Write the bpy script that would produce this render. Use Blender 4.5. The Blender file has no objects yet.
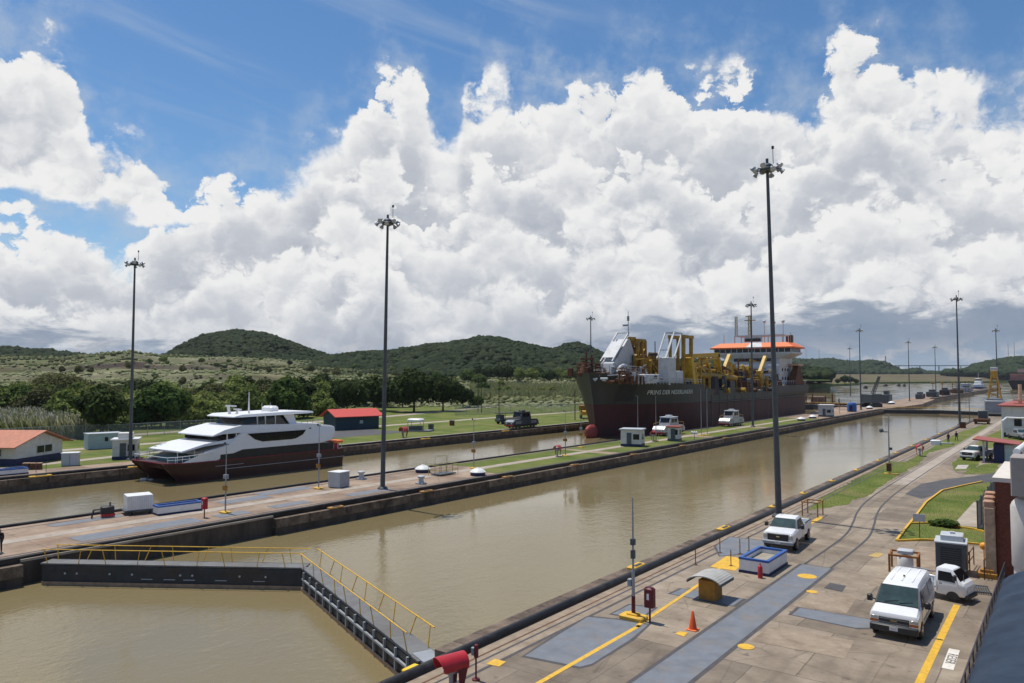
import bpy, bmesh, math, random
import numpy as np
from mathutils import Vector, Matrix
rad = math.radians
sc = bpy.context.scene
C = sc.collection

# ------------------------------------------------------------------ camera
FPX, HCAM = 740.0, 11.8
PHI = math.atan(560/FPX); TH = math.atan(34.5/FPX)
cd = bpy.data.cameras.new('camera'); cam = bpy.data.objects.new('camera', cd); C.objects.link(cam)
cd.sensor_width = 36; cd.lens = FPX/1024*36; cd.clip_start = .3; cd.clip_end = 20000
cam.location = (0, 0, HCAM); cam.rotation_euler = (math.pi/2+TH, 0, PHI)
sc.camera = cam
_fh = (-math.sin(PHI), math.cos(PHI))
_R = (math.cos(PHI), math.sin(PHI), 0)
_F = (_fh[0]*math.cos(TH), _fh[1]*math.cos(TH), math.sin(TH))
_U = (-_fh[0]*math.sin(TH), -_fh[1]*math.sin(TH), math.cos(TH))
def ray(px, py):
    a = (px-512)/FPX; b = -(py-341.5)/FPX
    return [_F[i]+a*_R[i]+b*_U[i] for i in range(3)]
def G(px, py, z=0.0):                       # survey point of the photo on a level plane
    d = ray(px, py); t = (z-HCAM)/d[2]
    return Vector((t*d[0], t*d[1], z))
def G2(px, py, z=0.0):
    p = G(px, py, z); return (p.x, p.y)

# ------------------------------------------------------------------ world, sun, exposure
SUN_EL, SUN_AZ = 72.5, -90.0                # sun stands over -X
w = bpy.data.worlds.new('World'); sc.world = w; w.use_nodes = True
nt = w.node_tree; nt.nodes.clear()
def nd(t, **k):
    n = nt.nodes.new(t)
    for a, v in k.items(): setattr(n, a, v)
    return n
def lk(a, b): nt.links.new(a, b)
def mth(op, a, b=None, c=None, clamp=False):
    n = nd('ShaderNodeMath', operation=op); n.use_clamp = clamp
    for i, v in enumerate((a, b, c)):
        if v is None: continue
        if isinstance(v, (int, float)): n.inputs[i].default_value = v
        else: lk(v, n.inputs[i])
    return n.outputs[0]
def smooth(v, lo, hi):
    n = nd('ShaderNodeMapRange', interpolation_type='SMOOTHSTEP')
    lk(v, n.inputs[0]); n.inputs[1].default_value = lo; n.inputs[2].default_value = hi
    return n.outputs[0]
def noise(vec, scale, detail, rough=.55, dist=0.0, lac=2.0):
    n = nd('ShaderNodeTexNoise'); lk(vec, n.inputs['Vector'])
    n.inputs['Scale'].default_value = scale; n.inputs['Detail'].default_value = detail
    n.inputs['Roughness'].default_value = rough; n.inputs['Distortion'].default_value = dist
    n.inputs['Lacunarity'].default_value = lac
    return n.outputs[0]
def comb(x, y, z=0.0):
    n = nd('ShaderNodeCombineXYZ')
    for i, v in enumerate((x, y, z)):
        if isinstance(v, (int, float)): n.inputs[i].default_value = v
        else: lk(v, n.inputs[i])
    return n.outputs[0]
def mix(f, a, b):
    n = nd('ShaderNodeMix', data_type='RGBA')
    for i, v in ((0, f), (6, a), (7, b)):
        if isinstance(v, (int, float)): n.inputs[i].default_value = v
        elif isinstance(v, tuple): n.inputs[i].default_value = (*v, 1)
        else: lk(v, n.inputs[i])
    return n.outputs[2]
sky = nd('ShaderNodeTexSky', sky_type='NISHITA', sun_disc=False)
sky.sun_elevation = rad(SUN_EL); sky.sun_rotation = rad(SUN_AZ)
sky.air_density = 1.0; sky.dust_density = .3; sky.ozone_density = 2.2
tc = nd('ShaderNodeTexCoord'); sp = nd('ShaderNodeSeparateXYZ'); lk(tc.outputs['Generated'], sp.inputs[0])
X, Y, Z = sp.outputs
# compass bearing measured from the direction the canal view looks in, and height above the horizon (degrees)
rx = mth('ADD', mth('MULTIPLY', X, math.cos(PHI)), mth('MULTIPLY', Y, math.sin(PHI)))
ry = mth('ADD', mth('MULTIPLY', X, -math.sin(PHI)), mth('MULTIPLY', Y, math.cos(PHI)))
AZ = mth('MULTIPLY', mth('ARCTAN2', rx, ry), 180/math.pi)
EL = mth('MULTIPLY', mth('ARCSINE', Z), 180/math.pi)
def azel(px, py):
    d = Vector(ray(px, py)).normalized()
    x = d.x*math.cos(PHI)+d.y*math.sin(PHI); y = -d.x*math.sin(PHI)+d.y*math.cos(PHI)
    return math.degrees(math.atan2(x, y)), math.degrees(math.asin(d.z))
def curve(pts, lo, hi, vmax, src):
    fc = nd('ShaderNodeFloatCurve'); cv = fc.mapping.curves[0]
    P = [((a-lo)/(hi-lo), v/vmax) for a, v in pts]
    cv.points[0].location = P[0]; cv.points[1].location = P[-1]
    for p in P[1:-1]: cv.points.new(*p)
    fc.mapping.update()
    mr = nd('ShaderNodeMapRange'); lk(src, mr.inputs[0]); mr.inputs[1].default_value = lo; mr.inputs[2].default_value = hi
    lk(mr.outputs[0], fc.inputs['Value'])
    return mth('MULTIPLY', fc.outputs[0], vmax)
TOP = [(0, 40), (35, 36), (62, 62), (80, 100), (92, 140), (135, 152), (170, 200), (215, 205), (265, 195), (305, 168), (335, 140), (362, 92),
       (398, 76), (424, 96), (434, 132), (452, 148), (462, 108), (492, 92), (560, 98), (630, 70), (680, 84), (760, 88), (800, 98),
       (822, 76), (858, 42), (886, 56), (915, 84), (950, 74), (978, 96), (1000, 118), (1024, 104)]
prof = [(-80, 12), (-60, 20), (-45, 22)] + [(azel(*p)[0], azel(*p)[1]+1.1) for p in TOP] + [(42, 18), (60, 22), (80, 12)]
PROF = curve(prof, -80, 80, 40, AZ)
P2 = comb(AZ, mth('MULTIPLY', EL, 1.15))
def noise(vec, scale, detail, rough=.55, dist=0.0, lac=2.0):
    n = nd('ShaderNodeTexNoise', noise_dimensions='2D'); lk(vec, n.inputs['Vector'])
    n.inputs['Scale'].default_value = scale; n.inputs['Detail'].default_value = detail
    n.inputs['Roughness'].default_value = rough; n.inputs['Distortion'].default_value = dist
    n.inputs['Lacunarity'].default_value = lac
    return n.outputs[0]
FRONT = [(-60, 205), (0, 212), (60, 216), (110, 222), (165, 208), (215, 196), (262, 204), (300, 172), (340, 150), (385, 150), (432, 186), (480, 162), (560, 146), (640, 150), (720, 182),
         (800, 148), (858, 118), (905, 128), (960, 152), (1024, 160), (1090, 150)]
FRN = curve([(-80, 12), (-50, 13)] + [azel(*p) for p in FRONT] + [(50, 14), (80, 12)], -80, 80, 40, AZ)
def shift(dx, dy, src=None):
    v = nd('ShaderNodeVectorMath', operation='ADD'); lk(src or P2, v.inputs[0]); v.inputs[1].default_value = (dx, dy, 0)
    return v.outputs[0]
warp = nd('ShaderNodeTexNoise', noise_dimensions='2D'); lk(P2, warp.inputs['Vector']); warp.inputs['Scale'].default_value = .5; warp.inputs['Detail'].default_value = 5; warp.inputs['Roughness'].default_value = .6
wv = nd('ShaderNodeVectorMath', operation='MULTIPLY_ADD'); lk(warp.outputs['Color'], wv.inputs[0]); wv.inputs[1].default_value = (2.2, 1.8, 0); lk(P2, wv.inputs[2])
PW = wv.outputs[0]
def puff(vec, scale, det):
    vo = nd('ShaderNodeTexVoronoi', feature='F1', voronoi_dimensions='2D'); lk(vec, vo.inputs['Vector'])
    vo.inputs['Scale'].default_value = scale; vo.inputs['Detail'].default_value = det; vo.inputs['Roughness'].default_value = .5; vo.inputs['Lacunarity'].default_value = 2.4
    return mth('SUBTRACT', 1.0, mth('POWER', vo.outputs[0], 2.0))
FINE = noise(P2, .95, 6, .6)
SOFT = smooth(noise(shift(40, 13), .10, 2, .5), .40, .66)
def layer(prof_, off, seed, amp, big_amp, base=None, lo=.70, span=5.0, soft=.55):
    """one bank of cumulus: its upper rim catches the sun, its body falls into soft blue-grey shade"""
    big_ = noise(shift(seed, seed*.37), .075, 3, .5)
    vv = puff(shift(seed*1.7, seed, PW), .25, 3); vv2 = puff(shift(seed*1.7-.42, seed+.62, PW), .25, 2)
    ff = noise(shift(seed*.6, -seed), .2, 8, .56)
    body = mth('ADD', mth('MULTIPLY', vv, .45), mth('MULTIPLY', ff, .9))
    ins = mth('SUBTRACT', mth('SUBTRACT', prof_, off), EL)
    d = mth('ADD', ins, mth('MULTIPLY', mth('SUBTRACT', body, .80), amp))
    d = mth('ADD', d, mth('MULTIPLY', mth('SUBTRACT', big_, .5), big_amp))
    d = mth('ADD', d, mth('MULTIPLY', mth('SUBTRACT', FINE, .5), 1.1))
    if base is not None: d = mth('MINIMUM', d, mth('ADD', base, mth('MULTIPLY', mth('SUBTRACT', ff, .5), 5.0)))
    wdt = mth('ADD', soft, mth('MULTIPLY', SOFT, 2.2))
    m_ = smooth(mth('DIVIDE', d, wdt), -.55, .75)
    sh = smooth(d, .3, span)
    l_ = mth('SUBTRACT', 1.0, mth('MULTIPLY', sh, 1-lo))
    l_ = mth('ADD', l_, mth('MULTIPLY', mth('SUBTRACT', vv, vv2), .20))
    l_ = mth('ADD', l_, mth('MULTIPLY', mth('SUBTRACT', ff, .5), .36))
    return m_, l_, d
left_base = mth('ADD', mth('SUBTRACT', EL, 11.2), mth('MULTIPLY', smooth(AZ, -23.0, -17.0), 25.0))
L0 = layer(PROF, 0, 0, 5.5, 2.0, base=left_base, lo=.66, span=8)
L1 = layer(FRN, -.5, 37, 5.5, 5.0, lo=.66)
L2 = layer(FRN, 4.2, 71, 5.0, 7.0, lo=.66, soft=1.3, span=6)
L3 = layer(FRN, 8.5, 113, 4.5, 6.0, lo=.64, soft=1.7, span=6)
inside = mth('SUBTRACT', PROF, EL)
edge = L0[0]; lum = L0[1]
for m_, l_, d_ in (L1, L2, L3):
    mx_ = nd('ShaderNodeMix', data_type='FLOAT'); lk(m_, mx_.inputs[0]); lk(lum, mx_.inputs[2]); lk(l_, mx_.inputs[3]); lum = mx_.outputs[0]
    edge = mth('MAXIMUM', edge, m_)
nb = noise(P2, .3, 6, .6)
def blob(px, py, sa, se):
    a, e = azel(px, py)
    q = mth('ADD', mth('POWER', mth('DIVIDE', mth('ABSOLUTE', mth('SUBTRACT', AZ, a)), sa), 2.0),
            mth('POWER', mth('DIVIDE', mth('ABSOLUTE', mth('SUBTRACT', EL, e)), se), 2.0))
    return mth('POWER', 2.718, mth('MULTIPLY', q, -1.0))
veil_a = mth('MULTIPLY', smooth(mth('MAXIMUM', L0[2], mth('SUBTRACT', L1[2], 1.0)), -5.5, .5), mth('MULTIPLY', smooth(nb, .3, .75), .55))
lum = mth('SUBTRACT', lum, mth('MULTIPLY', smooth(EL, 9.0, 1.0), .07))
lum = mth('MINIMUM', mth('MAXIMUM', lum, .3), 1.0)
ramp = nd('ShaderNodeValToRGB'); lk(lum, ramp.inputs[0])
ramp.color_ramp.elements[0].position = .35; ramp.color_ramp.elements[0].color = (.40, .45, .54, 1)
ramp.color_ramp.elements[1].position = 1.0; ramp.color_ramp.elements[1].color = (1.06, 1.06, 1.05, 1)
e_ = ramp.color_ramp.elements.new(.72); e_.color = (.68, .71, .77, 1)
ccol = ramp.outputs[0]
# slate-blue base layer (right side deep, left side lower), and paler haze with small far cumulus under it
base_c = curve([(-80, 3.4), (-36, 3.2), (-28, 3.0), (-20, 1.6), (-12, .8), (0, 1.6), (6, 2.9), (14, 4.4), (24, 5.3), (36, 5.2), (80, 5)], -80, 80, 10, AZ)
P3 = comb(mth('ADD', mth('MULTIPLY', AZ, .5), 91), mth('MULTIPLY', EL, 1.6))
nb3 = noise(P3, .42, 7, .6, .3)
slate = smooth(mth('ADD', mth('SUBTRACT', base_c, EL), mth('MULTIPLY', mth('SUBTRACT', nb3, .5), 6.5)), -.3, 1.3)
slate = mth('MULTIPLY', slate, smooth(mth('ADD', EL, mth('MULTIPLY', nb3, 2.0)), .6, 3.4))
ccol = mix(mth('MULTIPLY', slate, .82), ccol, mix(nb3, (.14, .22, .36), (.30, .38, .50)))
lowf = smooth(EL, 3.2, .2)
lows = smooth(noise(comb(mth('ADD', AZ, 250), mth('MULTIPLY', EL, 1.9)), .34, 7, .6, .2), .47, .62)
lowcol = mix(lows, (.30, .42, .56), (.74, .72, .71))
ccol = mix(mth('MULTIPLY', lowf, .8), ccol, lowcol)
# cirrus
P4 = comb(mth('MULTIPLY', mth('ADD', AZ, mth('MULTIPLY', EL, 2.2)), .16), mth('ADD', EL, mth('MULTIPLY', AZ, .22)))
ci = smooth(noise(P4, .30, 5, .55, .4), .45, .85)
cir = mth('MULTIPLY', mth('MULTIPLY', ci, smooth(EL, 8.0, 14.0)), smooth(AZ, 16.0, -6.0))
cir2 = mth('MULTIPLY', blob(548, 66, 2.6, 1.6), smooth(nb, .35, .75))
cir = mth('ADD', mth('ADD', mth('MULTIPLY', cir, .42), mth('MULTIPLY', cir2, .4)), veil_a, clamp=True)
SKYK = .1
cs = nd('ShaderNodeVectorMath', operation='SCALE'); lk(ccol, cs.inputs[0]); cs.inputs['Scale'].default_value = 1/SKYK
veil = nd('ShaderNodeVectorMath', operation='SCALE'); veil.inputs[0].default_value = (.62, .70, .80); veil.inputs['Scale'].default_value = 1/SKYK
hs = nd('ShaderNodeHueSaturation'); lk(sky.outputs[0], hs.inputs['Color']); hs.inputs['Saturation'].default_value = 1.22; hs.inputs['Value'].default_value = 1.38
c1 = mix(cir, hs.outputs[0], veil.outputs[0])
c2 = mix(edge, c1, cs.outputs[0])
bg = nd('ShaderNodeBackground'); lk(c2, bg.inputs[0]); bg.inputs[1].default_value = SKYK
wo = nd('ShaderNodeOutputWorld'); lk(bg.outputs[0], wo.inputs[0])

sd = bpy.data.lights.new('sun', 'SUN'); sd.energy = 5.0; sd.angle = rad(.5); sd.color = (1, .95, .87)
so = bpy.data.objects.new('sun', sd); C.objects.link(so)
_s = Vector((-math.cos(rad(SUN_EL)), 0.02, math.sin(rad(SUN_EL))))
so.rotation_euler = _s.to_track_quat('Z', 'Y').to_euler(); so.location = (-60, 0, 200)
sc.view_settings.view_transform = 'Standard'; sc.view_settings.look = 'None'
sc.view_settings.exposure = -.28; sc.view_settings.gamma = 1.0
sc.cycles.use_denoising = True
sc.cycles.max_bounces = 5; sc.cycles.diffuse_bounces = 3; sc.cycles.glossy_bounces = 3; sc.cycles.transparent_max_bounces = 8
try: sc.cycles.denoiser = 'OPENIMAGEDENOISE'
except Exception: pass

# ------------------------------------------------------------------ materials
def M(name, col, rough=.75, metal=0., var=.18, scale=1.5, col2=None, bump=0., bscale=20., spec=.4, stain=None, sscale=.4, samt=.5, stretch=(1, 1, 1), detail=6):
    m = bpy.data.materials.new(name); m.use_nodes = True
    t = m.node_tree; b = t.nodes['Principled BSDF']
    b.inputs['Roughness'].default_value = rough; b.inputs['Metallic'].default_value = metal
    b.inputs['Specular IOR Level'].default_value = spec
    tc = t.nodes.new('ShaderNodeTexCoord'); mp = t.nodes.new('ShaderNodeMapping')
    mp.inputs['Scale'].default_value = stretch
    t.links.new(tc.outputs['Object'], mp.inputs['Vector'])
    n = t.nodes.new('ShaderNodeTexNoise'); n.inputs['Scale'].default_value = scale; n.inputs['Detail'].default_value = detail
    n.inputs['Roughness'].default_value = .65
    t.links.new(mp.outputs[0], n.inputs['Vector'])
    r = t.nodes.new('ShaderNodeValToRGB'); t.links.new(n.outputs[0], r.inputs[0])
    if col2 is None: a = [c*(1-var) for c in col]; c_ = [min(1, c*(1+var)) for c in col]
    else: a, c_ = col, col2
    r.color_ramp.elements[0].position = .34; r.color_ramp.elements[0].color = (*a, 1)
    r.color_ramp.elements[1].position = .68; r.color_ramp.elements[1].color = (*c_, 1)
    out = r.outputs[0]
    if stain:
        n2 = t.nodes.new('ShaderNodeTexNoise'); n2.inputs['Scale'].default_value = sscale; n2.inputs['Detail'].default_value = 9
        n2.inputs['Roughness'].default_value = .7; n2.inputs['Distortion'].default_value = .4
        t.links.new(mp.outputs[0], n2.inputs['Vector'])
        mr = t.nodes.new('ShaderNodeMapRange'); mr.inputs[1].default_value = .48; mr.inputs[2].default_value = .72; mr.inputs[4].default_value = samt
        t.links.new(n2.outputs[0], mr.inputs[0])
        mx = t.nodes.new('ShaderNodeMix'); mx.data_type = 'RGBA'
        t.links.new(mr.outputs[0], mx.inputs[0]); t.links.new(out, mx.inputs[6]); mx.inputs[7].default_value = (*stain, 1)
        out = mx.outputs[2]
    t.links.new(out, b.inputs['Base Color'])
    if bump:
        nb = t.nodes.new('ShaderNodeTexNoise'); nb.inputs['Scale'].default_value = bscale; nb.inputs['Detail'].default_value = 5
        t.links.new(tc.outputs['Object'], nb.inputs['Vector'])
        bp = t.nodes.new('ShaderNodeBump'); bp.inputs['Strength'].default_value = bump; bp.inputs['Distance'].default_value = .05
        t.links.new(nb.outputs[0], bp.inputs['Height']); t.links.new(bp.outputs[0], b.inputs['Normal'])
    return m
def foliage(name, dark, light, scale=.5, trans=.25, rnd=.5):
    m = bpy.data.materials.new(name); m.use_nodes = True; t = m.node_tree; b = t.nodes['Principled BSDF']
    b.inputs['Roughness'].default_value = .75; b.inputs['Specular IOR Level'].default_value = .06
    tc = t.nodes.new('ShaderNodeTexCoord'); n = t.nodes.new('ShaderNodeTexNoise'); n.inputs['Scale'].default_value = scale; n.inputs['Detail'].default_value = 6
    n.inputs['Roughness'].default_value = .75
    oi = t.nodes.new('ShaderNodeObjectInfo'); ad = t.nodes.new('ShaderNodeMath'); ad.operation = 'MULTIPLY_ADD'
    t.links.new(tc.outputs['Object'], n.inputs['Vector'])
    t.links.new(oi.outputs['Random'], ad.inputs[0]); ad.inputs[1].default_value = rnd*.4
    a2 = t.nodes.new('ShaderNodeMath'); a2.operation = 'SUBTRACT'; t.links.new(n.outputs[0], a2.inputs[0]); a2.inputs[1].default_value = rnd*.2
    t.links.new(a2.outputs[0], ad.inputs[2])
    r = t.nodes.new('ShaderNodeValToRGB'); t.links.new(ad.outputs[0], r.inputs[0])
    r.color_ramp.elements[0].position = .3; r.color_ramp.elements[0].color = (*dark, 1)
    r.color_ramp.elements[1].position = .72; r.color_ramp.elements[1].color = (*light, 1)
    t.links.new(r.outputs[0], b.inputs['Base Color'])
    if trans:
        tr = t.nodes.new('ShaderNodeBsdfTranslucent'); t.links.new(r.outputs[0], tr.inputs[0])
        ms = t.nodes.new('ShaderNodeMixShader'); ms.inputs[0].default_value = trans
        t.links.new(b.outputs[0], ms.inputs[1]); t.links.new(tr.outputs[0], ms.inputs[2])
        t.links.new(ms.outputs[0], t.nodes['Material Output'].inputs[0])
    return m

# ------------------------------------------------------------------ mesh builder
class MB:
    def __init__(s): s.v = []; s.f = []; s.T = Matrix()
    def add(s, vs, fs):
        o = len(s.v); T = s.T
        s.v += [tuple(T @ Vector(v)) for v in vs]; s.f += [tuple(i+o for i in f) for f in fs]; return s
    def box(s, x0, x1, y0, y1, z0, z1, b=0):
        if b:
            return s.bbox(x0, x1, y0, y1, z0, z1, b)
        v = [(x, y, z) for z in (z0, z1) for x, y in ((x0, y0), (x1, y0), (x1, y1), (x0, y1))]
        return s.add(v, [(3, 2, 1, 0), (4, 5, 6, 7), (0, 1, 5, 4), (1, 2, 6, 5), (2, 3, 7, 6), (3, 0, 4, 7)])
    def bbox(s, x0, x1, y0, y1, z0, z1, b):          # box with chamfered top and upright edges
        def ring(d, z):
            X0, X1, Y0, Y1 = x0+d, x1-d, y0+d, y1-d
            return [(X0+b, Y0, z), (X1-b, Y0, z), (X1, Y0+b, z), (X1, Y1-b, z), (X1-b, Y1, z), (X0+b, Y1, z), (X0, Y1-b, z), (X0, Y0+b, z)]
        return s.loft([ring(0, z0), ring(0, z1-b), ring(b*.9, z1)])
    def loft(s, rings, caps=True, closed=True):
        n = len(rings[0]); v = [p for r in rings for p in r]; f = []
        for k in range(len(rings)-1):
            for i in range(n if closed else n-1):
                j = (i+1) % n
                f.append((k*n+i, k*n+j, (k+1)*n+j, (k+1)*n+i))
        if caps: f.append(tuple(range(n-1, -1, -1))); f.append(tuple(range((len(rings)-1)*n, len(rings)*n)))
        return s.add(v, f)
    def cyl(s, p, q, r0, r1=None, n=10):
        p, q = Vector(p), Vector(q); r1 = r0 if r1 is None else r1
        d = (q-p).normalized(); u = d.orthogonal().normalized(); w_ = d.cross(u)
        return s.loft([[tuple(c+(u*math.cos(2*math.pi*i/n)+w_*math.sin(2*math.pi*i/n))*r) for i in range(n)] for c, r in ((p, r0), (q, r1))])
    def tube(s, pts, r, n=6):
        for a, b in zip(pts, pts[1:]): s.cyl(a, b, r, r, n)
        return s
    def bar(s, p, q, w_, h):
        p, q = Vector(p), Vector(q); d = (q-p).normalized()
        up = Vector((0, 0, 1)) if abs(d.z) < .95 else Vector((0, 1, 0))
        a = d.cross(up).normalized()*(w_/2); b = a.cross(d).normalized()*(h/2)
        return s.loft([[tuple(c+a-b), tuple(c+a+b), tuple(c-a+b), tuple(c-a-b)] for c in (p, q)])
    def lathe(s, prof, n=14, c=(0, 0, 0)):
        return s.loft([[(c[0]+r*math.cos(2*math.pi*i/n), c[1]+r*math.sin(2*math.pi*i/n), c[2]+z) for i in range(n)] for r, z in prof])
    def prism(s, poly, a, b, axis='z'):
        def P(u, v, t): return {'z': (u, v, t), 'y': (u, t, v), 'x': (t, u, v)}[axis]
        return s.loft([[P(u, v, a) for u, v in poly], [P(u, v, b) for u, v in poly]])
    def quad(s, *p): return s.add(p, [tuple(range(len(p)))])
    def sphere(s, c, r, n=10, m=6, sz=1.):
        return s.lathe([(max(1e-3, r*math.sin(math.pi*k/m)), -r*sz*math.cos(math.pi*k/m)) for k in range(m+1)], n, c)
    def build(s, name, mat, parent=None, smooth=True, loc=None, recalc=True, angle=35):
        me = bpy.data.meshes.new(name); me.from_pydata(s.v, [], s.f)
        if recalc:
            bm = bmesh.new(); bm.from_mesh(me); bmesh.ops.recalc_face_normals(bm, faces=bm.faces); bm.to_mesh(me); bm.free()
        if smooth:
            me.shade_smooth(); me.set_sharp_from_angle(angle=rad(angle))
        me.materials.append(mat); me.update()
        o = bpy.data.objects.new(name, me); C.objects.link(o)
        if parent: o.parent = parent
        if loc: o.location = loc
        return o
def tag(o, label, cat, group=None):
    o['label'] = label; o['category'] = cat
    if group: o['group'] = group
    return o
def thing(name, label, cat, loc=(0, 0, 0), rz=0., group=None):
    o = bpy.data.objects.new(name, None); C.objects.link(o); o.empty_display_size = .2
    o.location = loc; o.rotation_euler = (0, 0, rz)
    return tag(o, label, cat, group)
def struct(o): o['kind'] = 'structure'; return o
def stuff(o, label, cat): o['kind'] = 'stuff'; return tag(o, label, cat)
SHN = [0]
def dup(root, loc, rz=0., label=None, sc_=None, group=None):
    def cp(o, par):
        c = o.copy(); C.objects.link(c)
        if par: c.parent = par
        for k in o.children: cp(k, c)
        return c
    r = cp(root, None); r.location = loc; r.rotation_euler = (0, 0, rz)
    if label: r['label'] = label
    if group: r['group'] = group
    if sc_: r.scale = sc_
    return r
def npmesh(name, verts, faces, mat, k):
    me = bpy.data.meshes.new(name); nf = len(faces)
    me.vertices.add(len(verts)); me.vertices.foreach_set('co', np.asarray(verts, np.float32).ravel())
    me.loops.add(nf*k); me.loops.foreach_set('vertex_index', np.asarray(faces, np.int32).ravel())
    me.polygons.add(nf); me.polygons.foreach_set('loop_start', np.arange(0, nf*k, k, dtype=np.int32))
    me.update(calc_edges=True); me.materials.append(mat)
    return me
def link(name, me, parent=None):
    o = bpy.data.objects.new(name, me); C.objects.link(o)
    if parent: o.parent = parent
    return o
def sheet(name, poly, z, mat):                   # flat ground sheet; every sheet gets its own level
    SHN[0] += 1; z += SHN[0]*.00012
    mb = MB(); mb.quad(*[(x, y, z) for x, y in poly])
    o = mb.build(name, mat, smooth=False)
    if o.data.polygons[0].normal.z < 0: o.data.flip_normals()
    return struct(o)
def slab(name, poly, z0, z1, mat):
    return struct(MB().prism(poly, z0, z1).build(name, mat, smooth=False))
TXT = []
def text(name, body, size, mat, parent, loc, rot, depth=.01, sx=1., align='CENTER'):
    cu = bpy.data.curves.new(name, 'FONT'); cu.body = body; cu.size = size; cu.extrude = depth
    cu.align_x = align; cu.align_y = 'CENTER'; cu.materials.append(mat); cu.resolution_u = 2
    t = bpy.data.objects.new(name, cu); C.objects.link(t); bpy.context.view_layer.update()
    me = bpy.data.meshes.new_from_object(t.evaluated_get(bpy.context.evaluated_depsgraph_get())); bpy.data.objects.remove(t)
    if not me.materials: me.materials.append(mat)
    o = bpy.data.objects.new(name, me); C.objects.link(o); o.parent = parent; o.location = loc; o.rotation_euler = rot; o.scale = (sx, 1, 1)
    return o
# ------------------------------------------------------------------ palette
rng = np.random.default_rng(7); random.seed(5)
WHITE = M('white_paint', (.74, .74, .72), .45, var=.06, scale=2, stain=(.45, .42, .38), sscale=1.2, samt=.35)
WALLW = M('white_plaster', (.62, .61, .57), .8, var=.08, scale=1, stain=(.35, .31, .26), sscale=.8, samt=.5)
CARW = M('white_car_paint', (.80, .80, .79), .22, var=.03, spec=.6, scale=2, stain=(.58, .55, .50), sscale=1.3, samt=.35)
CARG = M('silver_car_paint', (.42, .43, .45), .3, metal=.5, var=.05)
BLK = M('black_rubber', (.02, .02, .021), .55, var=.3)
CHAR = M('black_plastic', (.03, .03, .032), .5, var=.2)
CURB = M('black_fender', (.016, .015, .016), .42, var=.35, spec=.25, scale=2, stain=(.08, .07, .06), samt=.6)
GLASS = M('dark_glass', (.008, .010, .012), .08, var=.2, spec=.4)
CARGLASS = M('car_glass', (.025, .05, .045), .05, var=.4, spec=.8, scale=1.2)
CHROME = M('chrome', (.55, .55, .56), .25, metal=.9, var=.05)
STEEL = M('galvanised_steel', (.33, .35, .37), .5, metal=.5, var=.12)
GREY = M('grey_paint', (.30, .32, .34), .55, var=.1, stain=(.16, .14, .12), samt=.4)
LGREY = M('light_grey_paint', (.46, .49, .51), .55, var=.08, stain=(.3, .27, .24), samt=.4)
DGREY = M('dark_grey_paint', (.07, .085, .095), .5, var=.12)
POLE = M('weathered_pole', (.085, .095, .10), .55, metal=.2, var=.15)
YEL = M('yellow_paint', (.72, .42, .035), .6, var=.14, scale=4, stain=(.32, .2, .07), sscale=2.5, samt=.6)
OCHRE = M('ochre_paint', (.36, .17, .025), .65, var=.2, scale=3, stain=(.14, .07, .02), samt=.7)
ORAN = M('orange_paint', (.78, .17, .035), .55, var=.08)
RED = M('red_paint', (.42, .02, .03), .42, var=.12, scale=3)
DRED = M('dark_red_paint', (.13, .012, .02), .5, var=.2)
RUST = M('rusty_steel', (.13, .055, .025), .8, var=.4, scale=3, stain=(.05, .03, .02), samt=.8)
REDROOF = M('red_roof_sheet', (.34, .085, .065), .6, var=.12, stain=(.25, .08, .06), samt=.5)
TILE = M('orange_roof_sheet', (.50, .20, .12), .75, var=.15, scale=2, stain=(.35, .17, .11), samt=.5)
BLUE = M('blue_paint', (.035, .11, .36), .5, var=.12)
NAVY = M('navy_paint', (.012, .02, .075), .55, var=.2)
TEAL = M('dark_teal_sheet', (.014, .045, .068), .6, var=.2)
PALEB = M('pale_blue_sheet', (.36, .45, .46), .6, var=.1, stain=(.25, .26, .24), samt=.4)
WOOD = M('dark_wood', (.08, .05, .03), .8, var=.3)
BRICK = M('brick_wall', (.15, .048, .03), .85, var=.25, scale=9, detail=3)
SKIN = M('skin', (.28, .15, .09), .6, var=.1)
CLOTH = M('dark_cloth', (.018, .02, .03), .85, var=.3)
CONC = M('pavement_concrete', (.19, .15, .108), .85, col2=(.335, .275, .205), scale=.45, bump=.15, bscale=14, stain=(.125, .095, .07), sscale=.2, samt=.7, detail=10)
CONC2 = M('pale_concrete', (.34, .28, .215), .85, col2=(.44, .38, .31), scale=.6, bump=.1, bscale=12, stain=(.2, .155, .12), sscale=.5, samt=.65)
ISLC = M('reddish_concrete', (.25, .17, .115), .85, col2=(.40, .305, .22), scale=.25, bump=.1, bscale=12, stain=(.13, .085, .06), sscale=.3, samt=.75)
STONE = M('coping_stone', (.085, .06, .042), .85, col2=(.27, .205, .15), scale=.7, stain=(.03, .022, .017), sscale=.8, samt=.95, bump=.2, bscale=6)
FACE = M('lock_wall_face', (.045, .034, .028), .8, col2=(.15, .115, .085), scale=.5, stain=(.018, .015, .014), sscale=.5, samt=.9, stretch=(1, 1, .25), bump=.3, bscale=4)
GREYP = M('grey_painted_steel', (.165, .18, .20), .6, var=.16, scale=1.2, stain=(.22, .185, .15), sscale=.8, samt=.8, detail=10)
GREYD = M('dark_border_and_shadow', (.075, .07, .07), .7, var=.2)
ASPH = M('asphalt', (.085, .082, .085), .9, var=.18, scale=.6, stain=(.15, .14, .125), samt=.4)
GRASS = M('mown_grass', (.072, .112, .020), .9, col2=(.17, .19, .048), scale=.18, bump=.5, bscale=9, stain=(.23, .19, .085), sscale=.14, samt=.8, spec=.1)
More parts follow.
